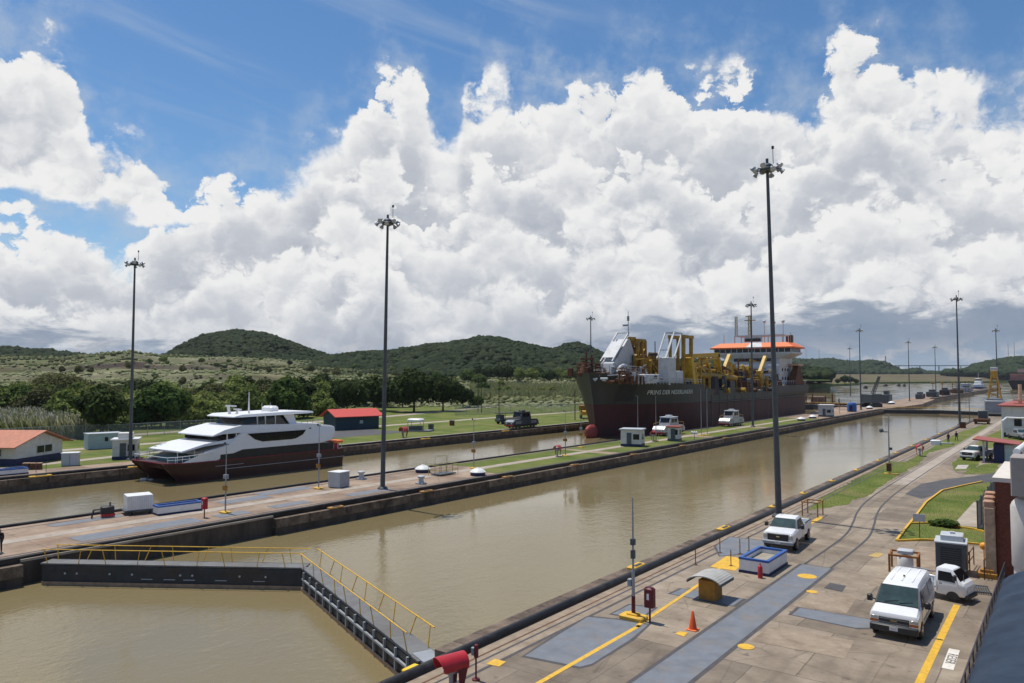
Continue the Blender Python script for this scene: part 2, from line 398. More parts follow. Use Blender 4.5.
GRASS2 = M('rough_grass', (.10, .15, .035), .9, col2=(.19, .215, .075), scale=.05, bump=.5, bscale=3, stain=(.24, .21, .12), sscale=.03, samt=.6, spec=.1)
EARTH = M('bare_earth', (.16, .12, .08), .95, var=.25, scale=.02, spec=.1)
CORR = M('weathered_corrugated_steel', (.42, .41, .37), .6, metal=.15, var=.12, stain=(.25, .21, .16), samt=.6)

def slabs(m, sx, sy, amt=.55, mort=.012, wear=0):          # expansion joints and slab to slab tone on a pavement
    t = m.node_tree; b = t.nodes['Principled BSDF']; src = b.inputs['Base Color'].links[0].from_socket
    tc = t.nodes.new('ShaderNodeTexCoord'); br = t.nodes.new('ShaderNodeTexBrick')
    br.inputs['Scale'].default_value = 1; br.inputs['Brick Width'].default_value = sx; br.inputs['Row Height'].default_value = sy
    br.inputs['Mortar Size'].default_value = mort*3; br.inputs['Mortar Smooth'].default_value = .4
    br.inputs['Color1'].default_value = (.70, .68, .67, 1); br.inputs['Color2'].default_value = (1.2, 1.19, 1.16, 1); br.inputs['Mortar'].default_value = (.52, .5, .49, 1)
    br.offset = .37
    ns = t.nodes.new('ShaderNodeTexNoise'); ns.inputs['Scale'].default_value = .8
    va = t.nodes.new('ShaderNodeVectorMath'); va.operation = 'SCALE'; va.inputs['Scale'].default_value = .12
    vb = t.nodes.new('ShaderNodeVectorMath'); vb.operation = 'ADD'
    t.links.new(tc.outputs['Object'], ns.inputs['Vector']); t.links.new(ns.outputs['Color'], va.inputs[0])
    t.links.new(va.outputs[0], vb.inputs[0]); t.links.new(tc.outputs['Object'], vb.inputs[1]); t.links.new(vb.outputs[0], br.inputs['Vector'])
    mx = t.nodes.new('ShaderNodeMix'); mx.data_type = 'RGBA'; mx.blend_type = 'MULTIPLY'; mx.inputs[0].default_value = amt
    t.links.new(src, mx.inputs[6]); t.links.new(br.outputs['Color'], mx.inputs[7]); out = mx.outputs[2]
    if wear:                                       # cracks, oil spots and long tyre smears
        vc = t.nodes.new('ShaderNodeTexVoronoi'); vc.feature = 'DISTANCE_TO_EDGE'; vc.inputs['Scale'].default_value = .23; t.links.new(vb.outputs[0], vc.inputs['Vector'])
        sp_ = t.nodes.new('ShaderNodeTexNoise'); sp_.inputs['Scale'].default_value = 1.7; sp_.inputs['Detail'].default_value = 5; t.links.new(tc.outputs['Object'], sp_.inputs['Vector'])
        mp = t.nodes.new('ShaderNodeMapping'); mp.inputs['Scale'].default_value = (1.4, .05, 1); t.links.new(vb.outputs[0], mp.inputs['Vector'])
        ty = t.nodes.new('ShaderNodeTexNoise'); ty.inputs['Scale'].default_value = 1.1; ty.inputs['Detail'].default_value = 6; t.links.new(mp.outputs[0], ty.inputs['Vector'])
        for src_, lo, hi, amt_, col_ in ((vc.outputs['Distance'], .008, .001, .35, (.07, .055, .04)), (sp_.outputs[0], .62, .74, .7, (.075, .055, .04)), (ty.outputs[0], .54, .74, .33, (.095, .072, .055))):
            mr = t.nodes.new('ShaderNodeMapRange'); mr.inputs[1].default_value = lo; mr.inputs[2].default_value = hi; mr.inputs[4].default_value = amt_; t.links.new(src_, mr.inputs[0])
            m2 = t.nodes.new('ShaderNodeMix'); m2.data_type = 'RGBA'; t.links.new(mr.outputs[0], m2.inputs[0]); t.links.new(out, m2.inputs[6]); m2.inputs[7].default_value = (*col_, 1); out = m2.outputs[2]
    t.links.new(out, b.inputs['Base Color'])
WORN = M('worn_concrete', (.24, .18, .125), .85, col2=(.37, .295, .21), scale=1.1, stain=(.17, .125, .085), sscale=.7, samt=.9, bump=.1, bscale=14, detail=10)
slabs(CONC, 4.5, 6.1, .85, wear=1); slabs(ISLC, 3.1, 7.3, .8, wear=1); slabs(STONE, 30, 4.2, .9, .04)

def water_mat():
    m = bpy.data.materials.new('muddy_water'); m.use_nodes = True; t = m.node_tree; b = t.nodes['Principled BSDF']
    b.inputs['Roughness'].default_value = .16
    WAT = True; b.inputs['IOR'].default_value = 1.33; b.inputs['Specular IOR Level'].default_value = .5
    tc = t.nodes.new('ShaderNodeTexCoord')
    n = t.nodes.new('ShaderNodeTexNoise'); n.inputs['Scale'].default_value = .03; n.inputs['Detail'].default_value = 5
    t.links.new(tc.outputs['Object'], n.inputs['Vector'])
    r = t.nodes.new('ShaderNodeValToRGB'); t.links.new(n.outputs[0], r.inputs[0])
    r.color_ramp.elements[0].position = .3; r.color_ramp.elements[0].color = (.185, .145, .070, 1)
    r.color_ramp.elements[1].position = .7; r.color_ramp.elements[1].color = (.22, .175, .090, 1)
    t.links.new(r.outputs[0], b.inputs['Base Color'])
    hs_ = []
    for sc_, st, mpv in ((.9, .5, (1, .55, 1)), (3.2, .35, (1, .7, 1)), (.12, .5, (1, 1, 1))):
        mp = t.nodes.new('ShaderNodeMapping'); mp.inputs['Scale'].default_value = mpv; mp.inputs['Rotation'].default_value = (0, 0, .5)
        t.links.new(tc.outputs['Object'], mp.inputs['Vector'])
        k = t.nodes.new('ShaderNodeTexNoise'); k.inputs['Scale'].default_value = sc_; k.inputs['Detail'].default_value = 4; k.inputs['Distortion'].default_value = .3
        t.links.new(mp.outputs[0], k.inputs['Vector'])
        q = t.nodes.new('ShaderNodeMath'); q.operation = 'MULTIPLY'; q.inputs[1].default_value = st; t.links.new(k.outputs[0], q.inputs[0]); hs_.append(q.outputs[0])
    a = t.nodes.new('ShaderNodeMath'); t.links.new(hs_[0], a.inputs[0]); t.links.new(hs_[1], a.inputs[1])
    mp = t.nodes.new('ShaderNodeMapping'); mp.inputs['Scale'].default_value = (1, .35, 1); t.links.new(tc.outputs['Object'], mp.inputs['Vector'])
    wp = t.nodes.new('ShaderNodeTexNoise'); wp.inputs['Scale'].default_value = .055; wp.inputs['Detail'].default_value = 7; wp.inputs['Distortion'].default_value = .8
    t.links.new(mp.outputs[0], wp.inputs['Vector'])
    mr = t.nodes.new('ShaderNodeMapRange'); mr.inputs[1].default_value = .35; mr.inputs[2].default_value = .68; mr.inputs[3].default_value = .03; mr.inputs[4].default_value = .17
    t.links.new(wp.outputs[0], mr.inputs[0]); t.links.new(mr.outputs[0], b.inputs['Roughness'])
    am = t.nodes.new('ShaderNodeMath'); am.operation = 'MULTIPLY'; t.links.new(a.outputs[0], am.inputs[0])
    mr2 = t.nodes.new('ShaderNodeMapRange'); mr2.inputs[1].default_value = .35; mr2.inputs[2].default_value = .68; mr2.inputs[3].default_value = .22; mr2.inputs[4].default_value = 1.25
    t.links.new(wp.outputs[0], mr2.inputs[0]); t.links.new(mr2.outputs[0], am.inputs[1]); a = am
    bp = t.nodes.new('ShaderNodeBump'); bp.inputs['Strength'].default_value = .6; bp.inputs['Distance'].default_value = .1
    t.links.new(a.outputs[0], bp.inputs['Height']); t.links.new(bp.outputs[0], b.inputs['Normal'])
    return m
WATER = water_mat()
WL = -1.7

# ------------------------------------------------------------------ ground, water, banks
XR, XN, XF, XW = -20.85, -54.8, -66.9, -98.9      # quay edge, island near edge, island far edge, far bank edge
sheet('ground', [(-9000, -9000), (9000, -9000), (9000, 9000), (-9000, 9000)], -3.2, EARTH)
sheet('water', [(-1600, -300), (1500, -300), (1500, 3000), (-1600, 3000)], WL, WATER)
slab('far_bank_land', [(XW-.5, -320), (XW-.5, 322), (-128, 345), (-200, 470), (-330, 760), (-700, 1200), (-2500, 1500), (-2500, -320)], -3.1, 0, GRASS)
sh = [G2(700, 390.5, WL), G2(760, 389, WL), G2(800, 387.5, WL), G2(850, 385.6, WL), G2(864, 384, WL), G2(930, 383.2, WL), G2(1000, 382.6, WL), G2(1080, 382.6, WL), G2(1400, 384, WL)]
slab('far_shore_land', sh+[(3000, 6000), (-4000, 6000)], -3.1, 1.5, GRASS2)
slab('quay', [(XR, -320), (700, -320), (700, 335), (40, 335), (8, 320), (XR, 318)], -3.1, 0, CONC)
mb = MB(); st_ = [Vector((p[0], p[1], 0)) for p in sh]; V_ = []
for k, p in enumerate(st_):
    h_ = math.hypot(p.x, p.y); f1, f2 = (h_+70)/h_, 2010/h_
    V_ += [(p.x*f1, p.y*f1, 1.5), (p.x*(.45*f1+.55*f2), p.y*(.45*f1+.55*f2), 11), (p.x*f2, p.y*f2, 16.2), (p.x*3600/h_, p.y*3600/h_, 17)]
mb.add(V_, [(4*k+j, 4*k+j+1, 4*k+5+j, 4*k+4+j) for k in range(len(st_)-1) for j in range(3)])
struct(mb.build('far_shore_bank', M('brown_bank', (.12, .085, .055), .95, col2=(.15, .14, .075), scale=.012, spec=.05, stain=(.07, .075, .035), sscale=.02, samt=.7)))
# near lock wall: stepped coping and dark face (the gate recess is cut back)
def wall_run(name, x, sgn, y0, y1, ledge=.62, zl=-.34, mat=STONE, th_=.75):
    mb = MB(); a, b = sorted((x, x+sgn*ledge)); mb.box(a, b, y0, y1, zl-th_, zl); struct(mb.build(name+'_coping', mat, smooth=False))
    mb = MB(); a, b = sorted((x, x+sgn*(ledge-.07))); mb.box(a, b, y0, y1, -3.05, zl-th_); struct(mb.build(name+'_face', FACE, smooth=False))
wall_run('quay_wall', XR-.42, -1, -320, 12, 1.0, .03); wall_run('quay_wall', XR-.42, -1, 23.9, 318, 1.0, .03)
wall_run('quay_wall', XR-.42, -1, 12, 23.9, .5, -.2)
def curb(name, x0, x1, y0, y1, z):
    mb = MB(); w_ = (x1-x0)
    pr = [(x0, -.5), (x1, -.5), (x1, z*.55), (x1-w_*.22, z*.92), (x1-w_*.5, z), (x0+w_*.22, z*.92), (x0, z*.5)]
    mb.prism([(u, v) for u, v in pr], y0, y1, 'y'); return struct(mb.build(name, CURB, smooth=True, angle=50))
curb('quay_curb', XR-.42, XR+.02, -320, 318, .30)
# centre island
isl = [(XN, -320), (XN, 292), G2(905, 406.5), G2(922, 404), G2(934, 399.5), G2(1000, 388.2), G2(1001, 387.2), G2(960, 389.6), G2(915, 397), G2(880, 402.5), G2(850, 404.5), (XF, 240), (XF, -320)]
slab('island', isl, -3.1, 0, ISLC)
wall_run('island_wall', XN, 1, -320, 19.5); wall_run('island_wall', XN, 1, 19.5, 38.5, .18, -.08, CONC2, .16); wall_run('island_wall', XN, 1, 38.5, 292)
curb('island_curb', XN-.36, XN+.02, -320, 291, .13); curb('island_curb', XF-.02, XF+.34, -320, 238, .22)
mb = MB()
pA, pB = G2(934, 399.3), G2(1000.5, 388)
mb.prism([(pA[0]+.3, pA[1]), (pB[0]+.3, pB[1]), (pB[0]-9, pB[1]+8), (pA[0]-3, pA[1]+8)], -3.05, .55); struct(mb.build('approach_wall', FACE, smooth=False))
# far bank wall
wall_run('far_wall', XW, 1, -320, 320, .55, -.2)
curb('far_wall_curb', XW-.5, XW+.02, -320, 320, .16)

# ground sheets
Z1, Z2, Z3, Z4 = .004, .008, .012, .016
TURF = []
def ragged(P, step=.7, amp=.16):
    out = []; n = len(P)
    for i in range(n):
        a, b = Vector(P[i]), Vector(P[(i+1) % n]); d = b-a; k = max(1, min(60, int(d.length/step))); nr_ = Vector((-d.y, d.x)).normalized()
        for j in range(k): q = a.lerp(b, j/k)+nr_*random.uniform(-amp, amp)*(1 if j else .3); out.append((q.x, q.y))
    return out
def gs(name, pts, mat, z=Z1):
    P = [G2(*p) for p in pts]
    if mat is GRASS and P[0][0] > -25: P = ragged(P); TURF.append(P)
    return sheet(name, P, z, mat)
# quay side strips (old crane track bed next to the curb)
sheet('track_bed', [(XR+.05, -300), (XR+1.55, -300), (XR+1.55, 318), (XR+.05, 318)], Z1, WORN)
for dx, w_, m_ in ((.55, .10, RUST), (.92, .12, GREYD), (1.5, .16, GREYD)):
    sheet('track_slot', [(XR+dx, -300), (XR+dx+w_, -300), (XR+dx+w_, 318), (XR+dx, 318)], Z2, m_)
# towing track: grey plate strip, then curving rails
sheet('plate_strip_border', [(-14.05, -60), (-11.95, -60), (-11.95, 48.6), (-14.05, 48.6)], Z1, GREYD)
sheet('plate_strip', [(-13.85, -60), (-12.15, -60), (-12.15, 48.5), (-13.85, 48.5)], Z2, GREYP)
def path_sheet(name, pts, w_, z, mat):
    P = []
    n = len(pts)
    for k in range(n-1):                             # Catmull-Rom
        p0, p1, p2, p3 = (Vector(pts[max(0, min(n-1, k+d))]) for d in (-1, 0, 1, 2))
        for i in range(8):
            t = i/8; P.append(.5*((2*p1)+(-p0+p2)*t+(2*p0-5*p1+4*p2-p3)*t*t+(-p0+3*p1-3*p2+p3)*t**3))
    P.append(Vector(pts[-1]))
    mb = MB(); L = []; R_ = []
    for i, p in enumerate(P):
        d = (P[min(i+1, len(P)-1)]-P[max(i-1, 0)]).normalized(); nrm = Vector((-d.y, d.x))*w_/2
        L.append((p.x+nrm.x, p.y+nrm.y, z)); R_.append((p.x-nrm.x, p.y-nrm.y, z))
    vs = L+R_; m_ = len(P)
    mb.add(vs, [(i, i+1, m_+i+1, m_+i) for i in range(m_-1)])
    o = mb.build(name, mat, smooth=False)
    if o.data.polygons[0].normal.z < 0: o.data.flip_normals()
    return struct(o)
RL = [(-13.75, 48.5), (-13.7, 55), (-13.85, 60), (-14.5, 65), (-15.25, 70), (-15.85, 77), (-16.1, 90), (-16.1, 130), (-15.9, 200), (-15.8, 318)]
RR = [(-12.2, 48.5), (-12.15, 55), (-12.3, 60), (-12.95, 65), (-13.7, 70), (-14.3, 77), (-14.6, 90), (-14.6, 130), (-14.4, 200), (-14.3, 318)]
TB = [((a[0]+b[0])/2, a[1]) for a, b in zip(RL, RR)]
path_sheet('tow_track_bed', TB[6:], 1.9, Z3, CONC2)
path_sheet('rail_groove', RL, .15, Z4, GREYD); path_sheet('rail_groove', RR, .15, Z4, GREYD)
# grass beside the tow track
gs('quay_grass', [(809, 510), (822, 497), (890, 461), (905, 462), (930, 451), (920, 463), (893, 478), (880, 487), (868, 496), (852, 500), (846, 505)], GRASS)
gs('quay_grass', [(908, 461), (955, 434), (985, 424), (990, 428), (962, 444), (928, 453)], GRASS)
gs('quay_grass', [(952, 463), (985, 437), (1004, 428), (1010, 436), (985, 452), (975, 470), (955, 471)], GRASS)
gs('quay_grass', [(962, 473), (985, 464), (1000, 463), (994, 474), (965, 474)], GRASS)
gs('quay_grass', [(781, 529), (778, 521), (786, 517), (792, 521), (788, 532)], GRASS)
gs('quay_grass', [(1000, 462), (1003, 428), (1024, 425), (1024, 447)], GRASS)
gs('side_road', [(905, 494), (921, 484), (948, 479), (975, 476), (1010, 470), (1010, 480), (982, 483), (962, 486), (940, 493), (922, 499)], ASPH, Z2)
gs('dirt_patch', [(905, 483), (935, 463), (955, 472), (962, 476), (930, 481)], WORN, Z2)
gs('dirt_patch', [(958, 465), (969, 465), (966, 469), (955, 469)], M('pale_slab', (.45, .40, .35), .8), Z3)
LAWN = [(897, 541), (905, 530), (914, 519), (926, 503), (942, 491), (982, 482), (1002, 478), (1004, 500), (989, 546), (940, 541)]
gs('lawn', LAWN, GRASS)
gs('lawn_path', [(953, 525), (974, 502), (985, 505), (983, 528)], CONC2, Z2)
def kerb(name, pts, mat=YEL, w_=.16, h=.13):
    P = [Vector(G(*p)) for p in pts]; mb = MB()
    for a, b in zip(P, P[1:]): mb.bar(a+Vector((0, 0, h/2)), b+Vector((0, 0, h/2)), w_, h)
    return struct(mb.build(name, mat, smooth=False))
kerb('kerb', [(896.5, 541.5), (905, 530), (914, 519), (926, 503), (942, 491), (962, 486.3), (982, 482)])
kerb('kerb', [(896.5, 541.5), (920, 540.5), (940, 541), (965, 543.5), (989, 546)])
kerb('kerb', [(911, 524), (930, 523.6), (949, 525)]); kerb('kerb', [(955, 527), (975, 530), (990, 534)])
# repair patches, painted lines and marks on the quay
def patch(pts, border=.12):
    P = [Vector(G(*p)) for p in pts]; c = sum(P, Vector())/len(P)
    sheet('patch_border', [(p.x+(p.x-c.x)/(p-c).length*border*1.6, p.y+(p.y-c.y)/(p-c).length*border*1.6) for p in P], Z1, GREYD)
    sheet('steel_cover_plate', [(p.x, p.y) for p in P], Z2, GREYP)
patch([(525, 656), (560, 634), (588, 617), (618, 620), (648, 625), (630, 640), (592, 664), (580, 667)])
patch([(612, 614), (630, 605), (655, 608), (640, 618)]); patch([(671, 594), (682, 589), (743, 599), (733, 606)])
patch([(716, 546), (730, 537), (765, 541), (762, 552), (720, 556)]); patch([(792, 615), (800, 608), (873, 620), (872, 628), (855, 628)])
path_sheet('yellow_line', [(-16.75, -40), (-16.7, 24), (-16.65, 32)], .22, Z3, YEL)
path_sheet('yellow_line', [(-16.75, 32), (-17.2, 40), (-17.65, 44.6)], .2, Z3, YEL)
path_sheet('yellow_line', [G2(916, 690), G2(935, 650), G2(957, 605)], .3, Z2, YEL)
gs('yellow_hatch', [(710, 567), (727, 556), (748, 560), (735, 571)], YEL, Z3)
gs('yellow_line', [(809, 522), (820, 516.5), (824, 517.5), (812, 524)], YEL, Z3)
gs('yellow_mark', [(486, 664), (495, 659), (506, 662), (499, 667)], YEL, Z3)
gs('yellow_mark', [(675, 634), (680, 631.5), (688, 633), (684, 637)], YEL, Z3)
def disc(px, py, r, mat=YEL):
    c = G(px, py); sheet('yellow_mark', [(c.x+r*math.cos(i*.5236), c.y+r*math.sin(i*.5236)) for i in range(12)], Z4, mat)
disc(746, 647, .36); disc(807, 576.5, .55); disc(812, 592, .3)
gs('yellow_mark', [(868, 556), (876, 552.5), (884, 554), (878, 558)], M('faded_yellow', (.48, .34, .12), .8), Z3)
for x0, x1, y0, y1, m_ in ((-11.8, -7.9, 33.2, 36.0, CONC2), (-11.8, -9.3, 39.5, 43.2, CONC2)): sheet('pale_slab_patch', [(x0, y0), (x1, y0+.3), (x1-.2, y1), (x0+.1, y1-.4)], Z1, WORN)
gs('dark_stain', [(824, 588), (830, 583), (846, 586), (842, 592)], GREYD, Z3)
gs('pale_slab_patch', [(868, 585), (900, 545), (990, 552), (985, 575), (940, 600), (900, 590)], WORN, Z1)
path_sheet('painted_mast_shadow', [G2(810, 527), G2(860, 531), G2(905, 536)], .05, Z2, GREYD)  # thin dark sheet painting the tall mast's cast shadow on the quay
# island ground: grass past the platform, concrete walk, grey covers
def xy(name, x0, x1, y0, y1, mat, z=Z1): return sheet(name, [(x0, y0), (x1, y0), (x1, y1), (x0, y1)], z, mat)
for a, b in ((74, 100), (101.5, 138), (140, 170), (173, 215)):
    xy('island_grass', -66.2, -61.7, a, b, GRASS); xy('island_grass', -59.9, -55.7, a-(3 if a == 74 else 0), b-1.3, GRASS)
xy('island_path', -61.6, -60.1, -100, 240, CONC2, Z2); xy('island_slot', -56.1, -55.9, -100, 290, GREYD, Z2); xy('island_slot', -65.6, -65.45, -100, 240, GREYD, Z3)
for x0, x1, a, b in ((-58.9, -56.6, 24, 33.5), (-58.4, -56.8, 35, 38), (-65.2, -63.9, 25, 30.5), (-64.5, -62.5, 39, 44), (-58.5, -57, 40.5, 44.5), (-58.2, -56.6, 49, 54.5), (-66, -64, 44, 50)):
    xy('island_cover_plate', x0, x1, a, b, GREYP, Z3)
# far bank: concrete strip, road, paths
xy('far_bank_strip', XW-5.5, XW-.5, -200, 75, ISLC, Z1); xy('far_bank_strip', XW-2.2, XW-.5, 75, 318, CONC2, Z1)
path_sheet('far_bank_path', [(-108, 30), (-112, 50), (-118, 75), (-124, 95), (-128, 100)], 2.2, Z2, CONC2)
path_sheet('far_bank_road', [(-124, -50), (-130, 90), (-131, 140), (-132, 330)], 3, Z2, CONC2)
xy('yard', -126, -112, 92, 112, ASPH, Z2)
path_sheet('far_bank_road', [(-150, 60), (-160, 150), (-190, 260), (-230, 380)], 4, Z2, CONC2)

# ------------------------------------------------------------------ hills
def sstep(t): t = np.clip(t, 0, 1); return t*t*(3-2*t)
def vnoise(x, y, s, seed=0):
    r = np.random.default_rng(seed); g = r.random((64, 64))
    X_, Y_ = x/s, y/s; i = np.floor(X_).astype(int); j = np.floor(Y_).astype(int); u = sstep(X_-i); v = sstep(Y_-j)
    f = lambda a, b: g[a % 64, b % 64]
    return (f(i, j)*(1-u)+f(i+1, j)*u)*(1-v)+(f(i, j+1)*(1-u)+f(i+1, j+1)*u)*v
HILLM = M('hill_undergrowth', (.035, .055, .02), .95, col2=(.07, .09, .03), scale=.03, spec=.05)
def terrain_mat():
    m = M('terraced_grassland', (.085, .115, .038), .95, col2=(.30, .28, .17), scale=.03, spec=.05, stain=(.13, .08, .05), sscale=.014, samt=.9, stretch=(1, 1, 3), bump=.6, bscale=.3)
    t = m.node_tree; b = t.nodes['Principled BSDF']; src = b.inputs['Base Color'].links[0].from_socket
    g = t.nodes.new('ShaderNodeNewGeometry'); s = t.nodes.new('ShaderNodeSeparateXYZ'); t.links.new(g.outputs['True Normal'], s.inputs[0])
    mr = t.nodes.new('ShaderNodeMapRange'); mr.inputs[1].default_value = .975; mr.inputs[2].default_value = .86; t.links.new(s.outputs[2], mr.inputs[0])
    mx = t.nodes.new('ShaderNodeMix'); mx.data_type = 'RGBA'; t.links.new(mr.outputs[0], mx.inputs[0]); t.links.new(src, mx.inputs[6]); mx.inputs[7].default_value = (.075, .06, .05, 1)
    t.links.new(mx.outputs[2], b.inputs['Base Color']); return m
TERR = terrain_mat()
ICO = None
def ico():
    global ICO
    if ICO is None:
        bm = bmesh.new(); bmesh.ops.create_icosphere(bm, subdivisions=2, radius=1); bm.verts.ensure_lookup_table()
        ICO = (np.array([v.co[:] for v in bm.verts]), np.array([[v.index for v in f.verts] for f in bm.faces])); bm.free()
    return ICO
def canopy(name, P, size, mat, label, squash=.8, seed=1):
    r = np.random.default_rng(seed); V, Fc = ico(); n = len(P)
    s = size*(.45+.95*r.random((n, 1, 1))**1.6); jit = 1+.75*(r.random((n, len(V), 1))-.5)
    W = V[None]*jit*s*np.array([1, 1, squash]); W = W+P[:, None, :]
    Fs = (Fc[None]+(np.arange(n)*len(V))[:, None, None]).reshape(-1, 3)
    me = npmesh(name, W.reshape(-1, 3), Fs, mat, 3)
    return stuff(link(name, me), label, 'forest')
def hill(name, ridge, D, front, back, mat, label, ncrown, csize, fmat, seed, base=0., rough=6., crest=1.0):
    pts = []
    for px, py in ridge:
        d = ray(px, py); h = math.hypot(d[0], d[1]); pts.append((math.atan2(-d[0], d[1]), HCAM+D*d[2]/h))
    pts.sort(); A = np.array([p[0] for p in pts]); Zr = np.array([p[1] for p in pts])-csize*crest
    na, nr = 110, 40
    az = np.linspace(A[0], A[-1], na); rr = np.linspace(D-front, D+back, nr)
    AZ_, RR_ = np.meshgrid(az, rr, indexing='ij')
    zr = np.interp(AZ_, A, Zr); t = np.where(RR_ < D, (RR_-(D-front))/front, 1-(RR_-D)/back)
    prof = np.where(RR_ < D, sstep(t)*.75+t*.25, sstep(t))
    xs, ys = -RR_*np.sin(AZ_), RR_*np.cos(AZ_)
    nz = (vnoise(xs, ys, 70, seed)+.5*vnoise(xs, ys, 28, seed+1)-.75)*rough*np.sin(np.clip(t, 0, 1)*math.pi*.98)
    z = base+(np.maximum(zr, base)-base)*prof+nz*(RR_ < D-5)*1.0
    z[:, 0] -= 2; z[:, -1] -= 4
    V = np.stack([xs, ys, z], -1).reshape(-1, 3)
    idx = np.arange(na*nr).reshape(na, nr)
    Fc = np.stack([idx[:-1, :-1], idx[:-1, 1:], idx[1:, 1:], idx[1:, :-1]], -1).reshape(-1, 4)
    me = npmesh(name, V, Fc, mat, 4); me.shade_smooth(); struct(link(name, me))
    if ncrown:
        r = np.random.default_rng(seed+9)
        ia = r.random(ncrown)*(na-1.01); ir = (1-r.random(ncrown)**1.3)*(nr*front/(front+back)+1.5)
        ir = np.clip(ir, 0, nr-1.01)
        i0, j0 = ia.astype(int), ir.astype(int); u, v = ia-i0, ir-j0
        f = lambda Q: (Q[i0, j0]*(1-u)+Q[i0+1, j0]*u)*(1-v)+(Q[i0, j0+1]*(1-u)+Q[i0+1, j0+1]*u)*v
        P = np.stack([f(xs), f(ys), f(z)+csize*.35], -1)
        P = P[P[:, 2] > base+1]
        canopy('forest', P, csize, fmat, label, seed=seed)
FOR1 = foliage('forest_leaves', (.010, .020, .008), (.042, .055, .020), .05, 0, 0)
FOR2 = foliage('distant_forest_leaves', (.014, .027, .012), (.046, .062, .026), .03, 0, 0)
hill('hills', [(-420, 356), (-250, 348), (-150, 350), (-60, 345), (0, 347), (20, 348.5), (50, 350), (75, 353), (95, 357), (115, 363)], 1150, 180, 120, HILLM, 'dark forest along the low ridge at the left horizon', 3600, 5, FOR1, 11, base=22)
hill('hills', [(150, 362), (165, 355), (185, 343.5), (205, 334.5), (235, 330), (262, 333), (285, 340), (305, 348), (325, 354), (345, 361), (370, 367)], 1000, 190, 200, HILLM, 'dense forest over the rounded hill at left centre', 6500, 4.2, FOR1, 21, base=18)
hill('hills', [(290, 364), (330, 356), (360, 353), (385, 352), (410, 348), (440, 343.5), (455, 342), (480, 337), (500, 338), (520, 343), (545, 348), (560, 352), (590, 357), (640, 359), (700, 361), (790, 364), (830, 372)], 900, 260, 220, HILLM, 'dense forest on the long hill behind the big shade trees', 10500, 4.4, FOR1, 31, base=10)
hill('hills', [(535, 358), (555, 349), (565, 344.5), (576, 342), (588, 346), (602, 353), (640, 362)], 1150, 140, 160, HILLM, 'forest on the small pointed hill left of the dredger bow', 2000, 4.4, FOR1, 41, base=12)
hill('hills', [(690, 366), (740, 361), (790, 358.5), (808, 360), (830, 359), (850, 362), (870, 361), (885, 362.5), (895, 368), (905, 374), (918, 380)], 2600, 520, 500, HILLM, 'bluish far forest on the hills right of the dredger', 7000, 8.5, FOR2, 51, base=16, rough=14)
hill('hills', [(870, 375), (900, 371), (915, 369), (930, 373), (960, 379)], 3400, 400, 400, HILLM, 'farthest low wooded hill below the bridge', 1800, 10, FOR2, 61, base=16, rough=14)
hill('hills', [(945, 378), (962, 372), (975, 365), (990, 361), (1010, 358), (1030, 357), (1060, 359), (1120, 366), (1300, 374)], 2300, 420, 500, HILLM, 'far forest on the hill at the right end of the lake', 7500, 8, FOR2, 71, base=16, rough=12)
# terraces climbing to the left hills
na, nr = 200, 150
a0 = math.atan2(-ray(-420, 380)[0], ray(-420, 380)[1]); a1 = math.atan2(-ray(690, 380)[0], ray(690, 380)[1])
az = np.linspace(a1, a0, na); rr = np.linspace(225, 900, nr); AZ_, RR_ = np.meshgrid(az, rr, indexing='ij')
xs, ys = -RR_*np.sin(AZ_), RR_*np.cos(AZ_)
wr = RR_+60*(vnoise(xs, ys, 160, 3)-.5)+20*(vnoise(xs, ys, 45, 4)-.5)
z = np.interp(wr, [225, 330, 420, 432, 520, 532, 640, 652, 760, 772, 850, 900], [-1.2, .5, 3, 8, 10.5, 15, 18, 24, 27, 33, 38, 39])
fac = np.interp(AZ_, [math.atan2(-ray(p, 380)[0], ray(p, 380)[1]) for p in (690, 560, 450, 330, 240, 160, 130, 100, 60, -400)], [.3, .46, .56, .7, .85, .86, .98, .9, .78, .78])
z = np.where(z > 0, z*fac, z)+(vnoise(xs, ys, 30, 5)-.5)*1.4+(vnoise(xs, ys, 11, 6)-.5)*.6
z[:, 0] = -2; z[:, -1] -= 3
idx = np.arange(na*nr).reshape(na, nr)
Fc = np.stack([idx[:-1, :-1], idx[:-1, 1:], idx[1:, 1:], idx[1:, :-1]], -1).reshape(-1, 4)
struct(link('terrain', npmesh('terrain', np.stack([xs, ys, z], -1).reshape(-1, 3), Fc, TERR, 4)))
TZ = (xs, ys, z, az, rr)
def tz(x, y):                                       # terrain height at a point
    r_ = math.hypot(x, y); a = math.atan2(-x, y); i = int(round((a-az[0])/(az[1]-az[0]))); j = int(round((r_-225)/(rr[1]-rr[0])))
    if 0 <= i < na and 0 <= j < nr: return max(0., float(z[i, j]))
    return 0.
